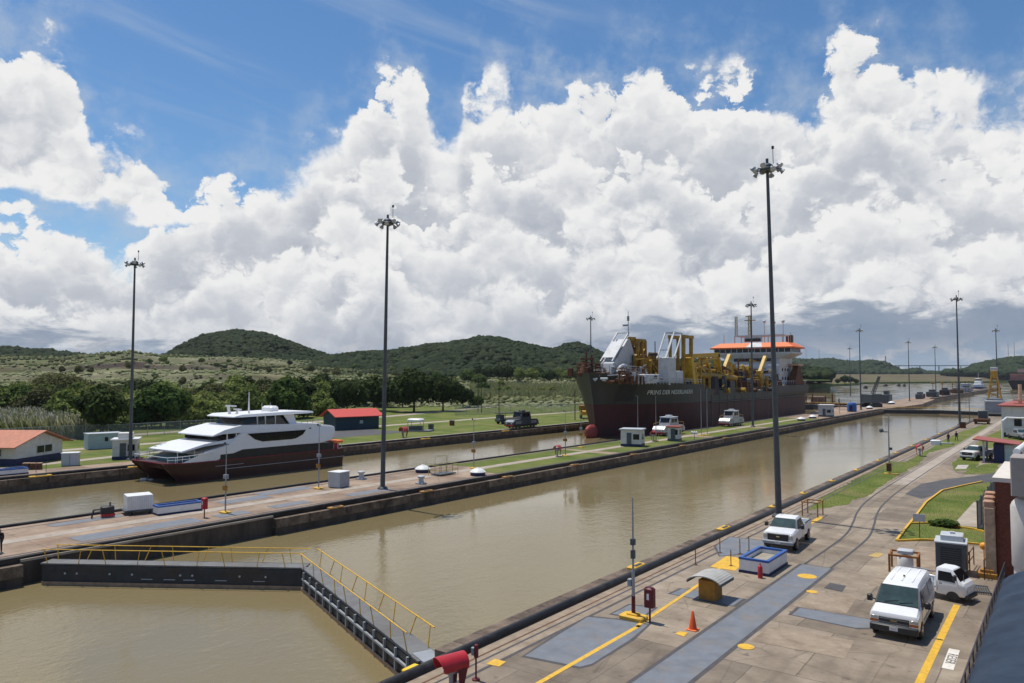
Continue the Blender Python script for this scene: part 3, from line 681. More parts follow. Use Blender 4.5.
# ------------------------------------------------------------------ trees and plants
def leaf_mesh(name, blobs, n, size, mat, seed):
    r = np.random.default_rng(seed); B = np.array(blobs, float)
    wgt = (B[:, 3]*B[:, 4]); k = r.choice(len(B), n, p=wgt/wgt.sum())
    d = r.normal(size=(n, 3)); d[:, 2] = np.where((d[:, 2] < -.3) & (r.random(n) < .6), -d[:, 2], d[:, 2]); d /= np.linalg.norm(d, axis=1, keepdims=True)
    rad_ = .62+.42*r.random((n, 1))**.7
    lump = 1+.16*np.sin(d[:, :1]*9+k[:, None])*np.cos(d[:, 1:2]*8+k[:, None]*2)
    c = B[k, :3]+d*B[k, 3:6]*rad_*lump
    nrm = d+r.normal(size=(n, 3))*.55+np.array([0, 0, .35]); nrm /= np.linalg.norm(nrm, axis=1, keepdims=True)
    t = np.cross(nrm, r.normal(size=(n, 3))); t /= np.linalg.norm(t, axis=1, keepdims=True); b = np.cross(nrm, t)
    s = size*(.6+.8*r.random((n, 1))); t = t*s; b = b*s*.62
    V = np.stack([c-t, c+b*.9, c+t, c-b], 1).reshape(-1, 3)
    return npmesh(name, V, np.arange(4*n).reshape(n, 4), mat, 4)
LEAF = foliage('tree_leaves', (.045, .085, .018), (.23, .27, .07), .35, .25, .9)
LEAFD = foliage('dark_tree_leaves', (.015, .029, .008), (.062, .085, .022), .4, .15, .4)
LEAFO = foliage('olive_leaves', (.06, .072, .024), (.19, .18, .07), .35, .2, .4)
LEAFY = foliage('bright_leaves', (.10, .14, .03), (.32, .34, .11), .5, .25, .5)
BARK = M('bark', (.075, .055, .042), .9, var=.25, scale=3)
def trunk_mb(h, r0, limbs, seed):
    r = random.Random(seed); mb = MB(); mb.lathe([(r0*1.25, -.1), (r0, .4), (r0*.8, h*.5), (r0*.62, h)], 8)
    for i in range(limbs):
        a = i*6.283/limbs+r.random(); L = h*(.6+.5*r.random()); z0 = h*(.6+.35*r.random())
        q = Vector((math.cos(a)*L*.75, math.sin(a)*L*.75, z0+L*.75)); mb.cyl((0, 0, z0), q, r0*.42, r0*.14, 6)
    return mb
def tree_proto(nm, cat, mat, W, Hh, th, seed, n, size, nb):
    r = random.Random(seed); bl = []
    for i in range(nb):
        a = r.random()*6.283; q = math.sqrt(r.random())*W*.34; zc = th+(Hh-th)*(.28+.5*r.random()*(1-q/W*1.2))
        rb = W*(.17+.13*r.random()); bl.append((math.cos(a)*q, math.sin(a)*q, zc, rb, rb, min(rb*.85, (Hh-zc))))
    bl.append((0, 0, th+(Hh-th)*.55, W*.33, W*.33, (Hh-th)*.45))
    o = thing(nm, nm.replace('_', ' '), cat)
    trunk_mb(max(th, Hh*.35), max(.12, Hh*.028), 5, seed).build('trunk', BARK, o)
    link('crown', leaf_mesh('crown', bl, n, size, mat, seed), o)
    return o
PR = dict(
    shade=tree_proto('shade_tree', 'tree', LEAFD, 15, 12.5, 2.2, 1, 7500, .52, 16),
    broad=tree_proto('leafy_tree', 'tree', LEAF, 10, 9.5, 1.6, 2, 4200, .50, 12),
    tall=tree_proto('leafy_tree', 'tree', LEAF, 8, 11, 2.5, 3, 3800, .48, 12),
    dark=tree_proto('leafy_tree', 'tree', LEAFD, 10, 10, 1.6, 4, 4000, .52, 12),
    olive=tree_proto('spreading_tree', 'tree', LEAFO, 17, 10, 2.4, 5, 5500, .42, 22),
    bush=tree_proto('bush', 'bush', LEAF, 6, 4.6, .2, 6, 2200, .36, 9),
    ybush=tree_proto('bush', 'bush', LEAFY, 6, 4.2, .2, 7, 2000, .36, 9))
PR['thick'] = tree_proto('thicket_tree', 'tree', LEAF, 9.5, 9, .3, 12, 4600, .5, 15)
PR['ythick'] = tree_proto('thicket_tree', 'tree', LEAFY, 9, 8, .3, 13, 4200, .45, 14)
PR['dthick'] = tree_proto('thicket_tree', 'tree', LEAFD, 10, 9.5, .3, 14, 4600, .5, 15)
PR['olive2'] = tree_proto('thicket_tree', 'tree', LEAFO, 10, 9, .3, 15, 4200, .45, 15)
USED = set()
def plant(kind, x, y, s, label, group=None, rz=None, sz=None):
    zz = tz(x, y); rz = random.random()*6.28 if rz is None else rz
    p = PR[kind]
    if kind not in USED:
        USED.add(kind); o = p; o.location = (x, y, zz); o.rotation_euler = (0, 0, rz); o['label'] = label
    else: o = dup(p, (x, y, zz), rz, label)
    if 'group' in o.keys(): del o['group']
    if group: o['group'] = group
    o.scale = (s, s, s*(sz or 1)); return o
def plant_px(kind, px, py, s, label, group=None, sz=None):
    p = G(px, py); return plant(kind, p.x, p.y, s, label, group, sz=sz)
plant_px('shade', 414, 412, 1.12, 'largest dark round shade tree on the lawn, just right of the tall centre mast', sz=1.0)
plant_px('shade', 443, 411, .95, 'dark shade tree with a low crown, second from the centre mast')
plant_px('shade', 347, 414, .86, 'dark shade tree rising directly behind the red-roofed dark shed')
plant_px('shade', 374, 411, .95, 'dark shade tree partly hidden by the centre mast, left of the largest one')
plant_px('dark', 463, 408, .78, 'small dark tree at the right end of the shade tree row')
plant_px('bush', 476, 407.5, 1.0, 'single round bush on the lawn right of the shade trees')
plant_px('dark', 300, 413, 1.1, 'dark tree standing behind the stern of the ferry')
plant_px('olive', 58, 408, 1.25, 'wide spreading olive-green tree above the house at left')
plant_px('dark', 103, 438, .98, 'big round dark tree beside the left light mast, in front of the hedge')
plant_px('dark', 54, 425, .55, 'small dark round tree standing in the pale tall grass')
k = 0
def row(x0, x1, step, by, kinds, smin, smax, label, group):
    x = x0
    while x < x1:
        kd = random.choice(kinds); p = (x+random.uniform(-.3, .3)*step, by(x)+random.uniform(-1.2, 1.2))
        plant_px(kd, p[0], p[1], random.uniform(smin, smax), label, group); x += step*random.uniform(.8, 1.2)
row(66, 335, 9, lambda x: 438-.068*x, ['bush', 'ybush', 'ybush', 'broad', 'bush', 'thick'], .6, 1.35, 'leafy green bush in the front row of the thicket behind the fence', 'bushes in the front row of the thicket')
row(70, 335, 12, lambda x: 431-.058*x, ['thick', 'thick', 'ythick', 'thick'], .7, 1.0, 'rounded green tree near the front of the thicket behind the fence', 'rounded trees near the front of the thicket')
row(-20, 335, 11, lambda x: 423-.045*x, ['thick', 'dthick', 'ythick', 'thick', 'olive2'], .8, 1.15, 'green tree in the middle of the thicket behind the fence', 'trees in the middle of the thicket')
row(-40, 400, 9, lambda x: 412-.028*x, ['dthick', 'thick', 'dthick', 'ythick'], .75, 1.1, 'tree at the back of the thicket below the terraces', 'trees at the back of the thicket')
row(235, 345, 10, lambda x: 405-.02*(x-235), ['dthick', 'dthick', 'thick'], 1.0, 1.4, 'tall dark tree behind the ferry, at the back of the thicket', 'dark trees behind the ferry')
row(318, 400, 13, lambda x: 407, ['dthick'], .9, 1.2, 'dark tree in the row behind the red-roofed shed', 'dark trees behind the shed')
row(478, 586, 8.5, lambda x: 391.5, ['dark', 'broad', 'dark'], .85, 1.25, 'dark bushy tree in the far row left of the dredger', 'far trees left of the dredger')
row(-30, 330, 26, lambda x: 401-.02*x, ['olive2', 'ybush', 'bush', 'bush'], .35, .75, 'lone tree on the rough ground between thicket and terraces', 'lone trees between thicket and terraces')
row(60, 470, 17, lambda x: 393.5-.008*x, ['bush', 'ybush', 'bush', 'olive2'], .4, .8, 'shrub on the middle terraces below the hills', 'shrubs on the middle terraces')
row(484, 560, 11, lambda x: 397, ['ybush', 'bush'], .9, 1.4, 'low green bush on the meadow below the far tree row', 'bushes on the meadow')
row(440, 500, 14, lambda x: 394, ['broad', 'ybush'], .8, 1.2, 'pale tree on the slope behind the shade trees', 'pale trees on the slope')
row(170, 480, 30, lambda x: 388.5, ['broad', 'dark', 'bush'], .5, .85, 'scattered tree on the lower terraces', 'scattered trees on the terraces')
for px, s in ((797, .7), (812, .5), (838, .7), (845, 1.1), (850, 1.0), (856, .7)):
    p = G(px, 384.6, 1.5); o = plant('dark', p.x, p.y, s, 'small dark tree on the far lake shore right of the dredger', 'trees on the far lake shore'); o.location.z = 1.5
# low bush on the quay lawn
plant_px('bush', 945, 526.5, .34, 'low dark green bush growing in the yellow-kerbed lawn', sz=.38)
for k_ in set(PR)-USED:                              # drop leftover prototypes
    for c_ in list(PR[k_].children): bpy.data.objects.remove(c_)
    bpy.data.objects.remove(PR[k_])
# wild cane: blades, countless
def blades(name, P, h, w_, mat, label, cat, seed):
    r = np.random.default_rng(seed); n = len(P); a = r.random(n)*6.283; hh = h*(.6+.6*r.random(n)); le = (r.random((n, 2))-.5)*h*1.1
    d = np.stack([np.cos(a), np.sin(a), 0*a], 1)*w_*(.6+.8*r.random((n, 1)))
    top = P+np.stack([le[:, 0], le[:, 1], hh], 1)
    V = np.stack([P-d, P+d, top+d*.5, top-d*.5], 1).reshape(-1, 3)
    return stuff(link(name, npmesh(name, V, np.arange(4*n).reshape(n, 4), mat, 4)), label, cat)
CANE = foliage('cane_leaves', (.13, .16, .055), (.34, .33, .17), .3, .45, 0)
PLUME = foliage('cane_plumes', (.42, .38, .29), (.62, .57, .46), .5, .4, 0)
def area_pts(poly_fn, n, seed):
    r = random.Random(seed); out = []
    while len(out) < n:
        px, py = poly_fn(r); p = G(px, py); out.append((p.x, p.y, tz(p.x, p.y)))
    return np.array(out)
cp = area_pts(lambda r: (r.uniform(-60, 84), r.uniform(418, 439)), 15000, 3)
blades('tall_grass', cp, 3.6, .16, CANE, 'tall pale green wild cane behind the orange-roofed house', 'tall grass', 4)
pp = cp[:2200].copy(); pp[:, 2] += 2.6
blades('cane_plumes', pp, 1.6, .16, PLUME, 'pale feathery plumes on the wild cane at left', 'tall grass', 5)
cp = area_pts(lambda r: (r.uniform(470, 592), r.uniform(393, 402)), 9000, 6)
blades('tall_grass', cp, 3.0, .3, CANE, 'pale rough grass on the meadow left of the dredger bow', 'tall grass', 7)
# short turf standing on the quay lawns
def in_poly(x, y, P):
    c = False; j = len(P)-1
    for i in range(len(P)):
        if (P[i][1] > y) != (P[j][1] > y) and x < (P[j][0]-P[i][0])*(y-P[i][1])/(P[j][1]-P[i][1])+P[i][0]: c = not c
        j = i
    return c
tp = []; rt = random.Random(8); NOTURF = ([(953, 525), (974, 502), (985, 505), (983, 528)], [(958, 465), (969, 465), (966, 469), (955, 469)])
for P_ in TURF:
    x0, x1, y0, y1 = min(p[0] for p in P_), max(p[0] for p in P_), min(p[1] for p in P_), min(125, max(p[1] for p in P_))
    for i in range(int(max(0, (x1-x0)*(y1-y0))*40)):
        x, y = rt.uniform(x0, x1), rt.uniform(y0, y1)
        if rt.random() < min(1, (70/y)**1.5) and in_poly(x, y, P_): tp.append((x, y, .005))
print('turf blades', len(tp))
TURFM = foliage('turf_blades', (.115, .15, .03), (.25, .25, .075), .4, .4, 0)
tp = [p for p in tp if not any(in_poly(p[0], p[1], [G2(*q) for q in Q]) for Q in NOTURF)]
blades('turf', np.array(tp), .045, .016, TURFM, 'short mown turf on the quay lawns', 'grass', 31)
# scrub clumps on the terraces
LEAFS = foliage('scrub_leaves', (.045, .062, .02), (.20, .20, .09), .05, 0, 0)
r_ = np.random.default_rng(77); nS = 14000
ii = r_.integers(20, na-12, nS); jj = r_.integers(20, nr-2, nS)
keep = vnoise(xs[ii, jj], ys[ii, jj], 90, 12)+.35*vnoise(xs[ii, jj], ys[ii, jj], 25, 13) > .62
P = np.stack([xs[ii, jj], ys[ii, jj], z[ii, jj]+.6], -1)[keep]
canopy('scrub', P, 1.7, LEAFS, 'scrub dotted over the grassy terraces', .7, 78)
ii = r_.integers(4, na-6, 16000); jj = r_.integers(10, nr-2, 16000)
keep = vnoise(xs[ii, jj], ys[ii, jj], 60, 15) > .38
P = np.stack([xs[ii, jj]+r_.normal(size=16000)*1.5, ys[ii, jj]+r_.normal(size=16000)*1.5, z[ii, jj]+.2], -1)[keep]
canopy('rough_grass', P, 1.25, foliage('rough_grass_clumps', (.10, .13, .045), (.34, .33, .19), .03, 0, 0), 'pale rough grass clumps over the terraces below the hills', .65, 80)
# ------------------------------------------------------------------ lock gates
def gate_leaf(root_label, A, B, zt, zb, th, name='lock_gate'):
    A, B = Vector((*A, 0)), Vector((*B, 0)); L = (B-A).length; ang = math.atan2(B.y-A.y, B.x-A.x)
    o = thing(name, root_label, 'lock gate', (A.x, A.y, 0), ang)
    mb = MB(); mb.box(0, L, 0, th, zb, zt)
    mb.box(.15, L-.1, -.05, 0, zt-.32, zt-.04); mb.build('leaf', M('gate_steel', (.035, .04, .045), .55, var=.3, stain=(.09, .05, .03), samt=.6), o, smooth=False)
    mb = MB(); mb.box(.05, L-.05, -.10, -.053, WL-.1, WL+.22); mb.build('timber_sill', M('gate_timber', (.36, .24, .15), .8, var=.25, scale=2), o, smooth=False)
    mb = MB(); mb.box(-.1, L+.1, -.04, th+.05, zt+.003, zt+.09); mb.build('walkway', bpy.data.materials.get('walkway_plate') or M('walkway_plate', (.155, .155, .15), .7, var=.15, stain=(.1, .08, .065), samt=.6), o, smooth=False)
    for k, y in enumerate((.06, th-.06)):
        mb = MB(); lean = -.18 if k == 0 else .22
        n = 9
        for i in range(n):
            x = .4+i*(L-1.5)/(n-1); mb.cyl((x, y, zt-.25 if k == 0 else zt+.05), (x+(.3 if i % 2 else -.22), y+lean, zt+1.0), .028, .026, 6)
        mb.cyl(((-.75 if 'right leaf of the near' in root_label and k else .05), y+lean, zt+1.0), (L-.9 if 'right' in root_label else L+.1, y+lean, zt+1.0), .034, .034, 6)
        mb.build('railing', YEL, o)
    return o
gl = gate_leaf('left leaf of the near gate, dark side and yellow railings, hinged at the island', (-53.7, 20.4), (-39.25, 29.9), -.42, -3.0, 1.05)
mb = MB()
for x in (1.6, 2.4, 4.6, 6.1, 9.3, 10.1, 13.2, 14.9): mb.cyl((x, -.03, -.95), (x, -.07, -.95), .07, .07, 8)
for x in (6.7, 8.2, 9.5, 11.6, 14.1): mb.box(x, x+.75, -.04, -.012, -1.26, -1.22)
mb.build('rivet_plate', LGREY, gl, smooth=False)
gr = gate_leaf('right leaf of the near gate, open-framed dark side, yellow railings, meeting the near quay', (-39.2, 29.8), (-22.65, 23.25), -.42, -3.0, 1.05)
mb = MB()
for i in range(13): mb.box(.7+i*1.35, .82+i*1.35, -.16, -.055, WL+.25, -.44)
mb.box(.5, 17.6, -.17, -.06, -.95, -.85); mb.build('frame_ribs', GREY, gr, smooth=False)
mb = MB(); mb.box(17.0, 18.2, .1, 1.0, -.415, -.30); mb.build('landing', GREY, gr, smooth=False)
mb = MB(); mb.cyl((17.2, 1.9, -.35), (20.2, 4.4, -.35), .18, .18, 8); mb.build('gate_arm', BLK, gr)
gf = gate_leaf('left leaf of the far gate across the near chamber', (-54.2, 292), (-38, 299), -.3, -3, 1.6)
gf2 = gate_leaf('right leaf of the far gate across the near chamber', (-38, 299), (-21.4, 292), -.3, -3, 1.6)
gate_leaf('left leaf of the gate behind the dredger stern', (-98.3, 300), (-83, 308), .4, -3, 1.6)
gate_leaf('right leaf of the gate behind the dredger stern', (-83, 308), (-66.9, 300), .4, -3, 1.6)

# ------------------------------------------------------------------ light masts
def mast_proto():
    o = thing('light_mast', 'mast', 'light mast')
    mb = MB(); mb.cyl((0, 0, 0), (0, 0, 30), .265, .12, 12); mb.lathe([(.55, 0), (.55, .12), (.4, .3)], 12); mb.build('pole', POLE, o)
    mb = MB()
    mb.lathe([(.6, 28.9), (.64, 29.0), (.64, 29.12), (.5, 29.2), (.46, 29.4), (.3, 29.55), (.1, 29.6)], 14)
    for i in range(10):
        a = i*.6283; mb.bar((math.cos(a)*.6, math.sin(a)*.6, 29.1), (math.cos(a)*1.05, math.sin(a)*1.05, 29.1), .07, .07)
    mb.build('lamp_ring', DGREY, o)
    for i in range(10):
        a = i*.6283; c = Vector((math.cos(a)*1.12, math.sin(a)*1.12, 29.0)); dz = .25 if i % 2 else -.1; c.z += dz
        d = Vector((math.cos(a)*.75, math.sin(a)*.75, -.62)).normalized()
        mb = MB(); mb.cyl(c-d*.2, c-d*.02, .11, .15, 8); mb.cyl(c-d*.02, c+d*.2, .15, .25, 10); f = mb.build('floodlight', STEEL, o)
        mb = MB(); mb.cyl(c+d*.205, c+d*.21, .22, .22, 10); mb.build('lens', LGREY, f)
    mb = MB(); mb.cyl((.5, .2, 29.6), (.5, .2, 30.9), .03, .025, 6); mb.box(.4, .6, .15, .25, 30.85, 31.1); mb.build('aircraft_light', CHAR, o)
    return o
mp_ = mast_proto(); first = [True]
def mast(x, y, h, label, lean=(0, 0)):
    o = mp_ if first[0] else dup(mp_, (0, 0, 0)); first[0] = False
    o.location = (x, y, 0); o['label'] = label; s = h/30; o.scale = (s**.5, s**.5, s); o.rotation_euler = (lean[0], lean[1], random.uniform(0, .6)); o['group'] = 'tall light masts'
mast(-19.95, 63.4, 30.4, 'tallest light mast, on the near quay behind the white pickup', (.004, -.016))
mast(-57.82, 54.0, 28.9, 'tall light mast on the centre island beside the grey steel cabinet', (0, .012))
mast(-106.0, 51.1, 28.6, 'tall light mast at far left beside the white booth and the ferry bow')
mast(-108.3, 180, 28.9, 'light mast rising behind the dredger bow, left of the white gantry')
mast(-59.4, 171, 29.2, 'light mast on the island standing in front of the dredger bridge')
mast(-103.1, 462, 28.6, 'light mast just right of the dredger stern, far behind')
mast(-58.96, 278.9, 28.5, 'light mast on the island beside the blue booth')
mast(-61.6, 392, 28.6, 'light mast on the island where its edge curves beyond the far gate')
mast(-60.7, 470, 28.6, 'light mast near the start of the long dark approach wall')
mast(-22.0, 208, 31.4, 'tall light mast on the near quay next to the two dark-clad workers')
mast(-21.6, 317, 29, 'light mast behind the yellow crane tower at right')

# thin lamp poles with a small board, on the island
def lamp_pole(name, x, y, h, label, board=True, base=YEL, col=STEEL, group='thin poles with small boards'):
    o = thing(name, label, 'pole', (x, y, 0), 0, group)
    mb = MB(); mb.cyl((0, 0, .1), (0, 0, h*.55), .07, .06, 8); mb.cyl((0, 0, h*.55), (0, 0, h), .045, .03, 8); mb.build('shaft', col, o)
    mb = MB(); mb.box(-.45, .45, -.32, .32, 0.02, .16, .04); mb.build('base', base, o)
    if board:
        mb = MB(); mb.box(-.36, .36, -.1, -.05, h*.33, h*.33+.42, .02); mb.build('board', OCHRE, o)
        mb = MB(); mb.box(-.2, .2, -.15, .15, h*.5, h*.5+.35); mb.build('junction_box', GREY, o)
    mb = MB(); mb.box(-.3, .3, -.03, .03, h-.05, h+.02); mb.sphere((-.25, 0, h+.1), .1, 8, 5); mb.build('lamp_arm', DGREY, o)
    return o
lamp_pole('board_pole', -58.5, 36.4, 5.9, 'thin pole with orange board beside the red call box on the island')
lamp_pole('board_pole', -63.2, 50.0, 6.6, 'thin pole with orange board left of the grey cabinet, in front of the ferry stern')
lamp_pole('board_pole', -61.2, 72.8, 6.2, 'thin pole with small board behind the right white dome vent')
lamp_pole('board_pole', -59.9, 92.2, 6.6, 'thin pole with small board beside the red hooded box on the island grass')
lamp_pole('board_pole', -64.9, 104.6, 6.0, 'thin pole with small board nearest the dredger bow')
lamp_pole('board_pole', -61.7, 118.5, 8.2, 'left of two thin poles behind the white booth with dark base', False)
lamp_pole('board_pole', -60.4, 123, 8.2, 'right of two thin poles behind the white booth with dark base', False)
lamp_pole('board_pole', -58.6, 139.2, 9.4, 'left of two thin poles between the pair of silver locomotives', False)
lamp_pole('board_pole', -58.2, 141.2, 9.8, 'right of two thin poles between the pair of silver locomotives', False)
lamp_pole('board_pole', -55.9, 213, 6.4, 'thin pole at the island edge below the dredger stern', False)
lamp_pole('board_pole', -58.2, 246, 6.4, 'thin pole between the grey cabin and the blue booth on the island', True)
# quay poles
o = thing('loudspeaker_pole', 'tall thin grey pole on a yellow block beside the dark red call box', 'pole', (-17.37, 32.75, 0))
mb = MB(); mb.cyl((0, 0, .2), (0, 0, 2.3), .085, .08, 10); mb.cyl((0, 0, 2.3), (0, 0, 5.85), .06, .035, 10); mb.build('shaft', STEEL, o)
mb = MB(); mb.box(-.62, .62, -.38, .38, 0.02, .2, .05); mb.box(-.3, .3, -.2, .2, .2, .3, .04); mb.build('base', YEL, o)
mb = MB(); mb.cyl((0, 0, .3), (0, 0, 1.1), .1, .095, 10); mb.build('red_sleeve', DRED, o)
mb = MB(); mb.box(-.27, -.08, -.12, .12, 1.55, 1.9, .02); mb.build('junction_box', GREY, o)
mb = MB(); mb.box(-.09, .09, -.09, .09, 2.9, 3.3); mb.box(-.1, .1, -.1, .1, 3.55, 3.85); mb.build('clamp', DGREY, o)
o = thing('lamp_post', 'slim lamp post with a box at its foot beside the near tow track', 'lamp post', (-17.9, 99, 0))
mb = MB(); mb.cyl((0, 0, 0), (0, 0, 7.3), .1, .05, 8); mb.build('shaft', STEEL, o)
mb = MB(); mb.box(-.3, .2, -.25, .25, .35, 1.3, .03); mb.build('control_box', RUST, o)
mb = MB(); mb.box(-.8, -.05, -.05, .05, 5.0, 5.1); mb.sphere((-.8, 0, 5.2), .26, 8, 6); mb.box(.05, .35, -.1, .1, 2.9, 3.2); mb.build('lamp_head', DGREY, o)
mb = MB(); mb.box(-.6, .9, -.4, .4, .004, .1); mb.build('base', YEL, o)
tag(MB().cyl((-21.3, 222, 0), (-21.3, 222, 7), .08, .05, 8).build('post', DGREY), 'thin dark post by the far gate, right of the mast with workers', 'post')

# ------------------------------------------------------------------ near quay objects
o = thing('call_box', 'dark red call box on a short post beside the pole with yellow block', 'call box', (-16.5, 32.77, 0), 0, 'red call boxes')
mb = MB(); mb.cyl((0, 0, 0), (0, 0, .8), .05, .05, 8); mb.build('post', DRED, o)
mb = MB(); mb.box(-.24, .24, -.2, .2, .72, 1.66, .07); cbx = mb.build('box', DRED, o)
mb = MB(); mb.box(-.06, .06, -.215, -.202, 1.1, 1.38); mb.build('plate', WHITE, cbx, smooth=False)
c2 = dup(o, (-58.05, 34.2, 0), 0, 'bright red call box on a post beside a pole on the island')
for k_ in c2.children:
    if k_.name.startswith('box'): k_.data = k_.data.copy(); k_.data.materials[0] = RED
o = thing('traffic_cone', 'orange traffic cone on the near quay beside a yellow spot', 'traffic cone', (-14.42, 33.0, 0))
mb = MB(); mb.box(-.24, .24, -.24, .24, 0.002, .06, .02); mb.build('base', ORAN, o)
mb = MB(); mb.lathe([(.19, .06), (.05, .85), (.03, .87)], 14); mb.build('cone', M('cone_orange', (.72, .10, .02), .5, var=.1), o)
o = thing('service_stand', 'ochre block under an arched corrugated grey roof, on the near quay', 'stand', (-15.7, 38.25, 0))
mb = MB(); mb.box(-.46, .46, -.5, .5, 0, 1.02, .02); mb.build('block', OCHRE, o)
mb = MB(); R0 = []
for t_ in range(27):
    a = math.pi*(.12+.76*t_/26); rr_ = 1.0+(.03 if t_ % 2 else 0)
    R0.append((-math.cos(a)*rr_, 1.02+(math.sin(a)-.38)*.80*rr_*.62))
ou = R0+[(u*.97, v-.05) for u, v in reversed(R0)]
mb.prism([(u, v) for u, v in ou], -.95, .95, 'y'); mb.build('arched_roof', CORR, o, smooth=False)
mb = MB()
for sx in (-1, 1): mb.box(sx*.91-.03, sx*.91+.03, -.93, .93, .9, 1.04)
mb.build('roof_rim', DGREY, o, smooth=False)
def trench_box(label, loc, rz, Lx, Ly, h):
    o = thing('barrier_box', label, 'barrier', loc, rz, 'white barriers with blue rims')
    t_ = .14; mb = MB()
    for a in ((0, Lx, 0, t_), (0, Lx, Ly-t_, Ly), (0, t_, t_, Ly-t_), (Lx-t_, Lx, t_, Ly-t_)): mb.box(*a, .16, h)
    mb.build('walls', WHITE, o, smooth=False)
    mb = MB(); e = .025
    for a in ((-e, Lx+e, -e, t_+e), (-e, Lx+e, Ly-t_-e, Ly+e), (-e, t_+e, t_+e, Ly-t_-e), (Lx-t_-e, Lx+e, t_+e, Ly-t_-e)): mb.box(*a, h+.001, h+.13)
    mb.build('rim', BLUE, o, smooth=False)
    mb = MB(); mb.box(-.03, Lx+.03, -.03, Ly+.03, 0, .155); mb.build('plinth', NAVY, o, smooth=False)
    mb = MB(); mb.box(t_, Lx-t_, t_, Ly-t_, .157, h*.7); mb.build('sand_fill', M('sand', (.33, .29, .22), .95, var=.2), o, smooth=False)
    return o
trench_box('white open barrier box with a blue rim, in front of the white pickup', (-16.35, 44.3, 0), .0, 1.75, 3.6, .78)
mb = MB(); mb.lathe([(.14, 0), (.14, .62), (.1, .7), (.04, .74), (.04, .86)], 12); tag(mb.build('fire_extinguisher', RED, loc=(-14.9, 43.75, 0)), 'small red extinguisher standing against the white and blue barrier box', 'fire extinguisher')
for (px, py), lb in zip(((695.6, 565), (720, 553), (731, 566), (740, 554), (749, 551)), ('leftmost', 'rear left', 'front', 'rear middle', 'rear right')):
    p = G(px, py); o = thing('stanchion', lb+' thin post around the yellow hatch behind the arched stand', 'stanchion', p, 0, 'thin posts round the yellow hatch')
    mb = MB(); mb.cyl((0, 0, 0), (0, 0, 1.0), .03, .03, 6); mb.lathe([(.12, 0), (.12, .04), (.03, .06)], 8); mb.build('post', RUST, o)
def hood(x, y, rz, label, s=1.):
    o = thing('hooded_control', label, 'control hood', (x, y, 0), rz, 'red hooded control stands')
    mb = MB(); mb.cyl((0, 0, 0), (0, 0, .95), .1, .09, 8); mb.box(-.2, .2, -.25, .25, .7, .95); mb.build('pedestal', STEEL, o)
    mb = MB(); A = [math.pi*(-.15+1.3*i/14) for i in range(15)]
    ou = [(.42*math.cos(a), 1.05+.42*math.sin(a)) for a in A]; inn = [(.39*math.cos(a), 1.05+.39*math.sin(a)) for a in reversed(A)]
    n = len(A)
    V = [[(u, y_, v) for u, v in ou+inn] for y_ in (-.75, .65)]
    # the hood front slants: lower lip drawn back
    V[0] = [(u, y_+(.38*(1.47-v)), v) for u, y_, v in V[0]]
    mb.loft(V); mb.build('hood', RED, o)
    for sx in (-1, 1): MB().loft([[(sx*.4, .1, .95), (sx*.4, .6, .95), (sx*.3, .45, .1), (sx*.3, .25, .1)], [(sx*.38, .1, .95), (sx*.38, .6, .95), (sx*.28, .45, .1), (sx*.28, .25, .1)]]).build('side_skirt', DRED, o, smooth=False)
    o.scale = (s, s, s); return o
hood(-19.0, 21.3, -.3, 'bright red half-round hood on a stand at the bottom edge of the view', .9)
hood(-18.3, 124, .3, 'red hood on a stand in the quay grass, far down the near track', 1.15)
hood(-102.5, 101, .3, 'red hood above a yellow pad on the far bank', 1.4)
hood(-60.9, 122.9, .3, 'red hood on the island grass right of the white booth', 1.3)
hood(-60.8, 91.4, .3, 'red hood on the island grass beside a thin pole with board', 1.1)
o = thing('signal_post', 'short rust-red post with a small grey box beside the red hood', 'post', (-18.82, 22.55, 0))
mb = MB(); mb.cyl((0, 0, 0), (0, 0, 1.3), .035, .035, 8); mb.lathe([(.16, 0), (.16, .05), (.04, .07)], 10); mb.build('post', DRED, o)
mb = MB(); mb.box(-.06, .08, -.07, .07, .86, 1.36, .02); mb.build('red_box', DRED, o)
mb = MB(); mb.box(-.22, -.07, -.06, .06, .92, 1.22, .02); mb.build('meter_box', GREY, o)
# yellow fender pads on the coping
def pad(x, y, label, L=1.1, mat=YEL, z=.032, group='yellow pads on the lock coping'):
    o = thing('coping_pad', label, 'pad', (x, y, z), 0, group)
    mb = MB(); mb.box(-.28, .28, -L/2, L/2, 0.002, .16, .05); mb.build('pad', mat, o)
    mb = MB(); mb.box(.02, .2, -L*.25, L*.25, .161, .21); mb.build('cleat', DGREY, o)
    return o
for y, L in ((41.4, 1.5), (55.7, 1.6), (67.5, .9), (77, 1.0), (88, 1.0), (100, 1.2), (113, 1.2), (126, 1.2), (140, 1.2), (155, 1.3), (172, 1.3), (190, 1.4)):
    pad(-21.75, y, 'yellow pad on the near quay coping' if y != 41.4 else 'large yellow pad with a dark block on the coping behind the thin grey pole', L)
o = thing('gate_bracket', 'bright yellow bracket on the coping at the foot of the right gate leaf', 'bracket', (-21.65, 21.4, -.33), .05)
mb = MB(); mb.box(-.28, .28, -1.1, 1.1, 0.002, .14, .04); mb.box(-.2, .25, .1, .9, .14, .36, .04); mb.build('bracket', M('bright_yellow', (.80, .52, .02), .5, var=.08), o)
for y in (45, 57, 71, 86, 103, 121, 141): pad(-54.42, y, 'rust-orange pad on the island coping', 1.6, M('rust_orange', (.38, .20, .06), .8, var=.3, scale=5) if y == 45 else bpy.data.materials['rust_orange'], -.338, 'rust-orange pads on the island coping')
for y, lb in ((37, 'left'), (48.5, 'right')): pad(-98.62, y, lb+' bright yellow pad on the far bank coping left of the ferry', 2.4, YEL, -.198)
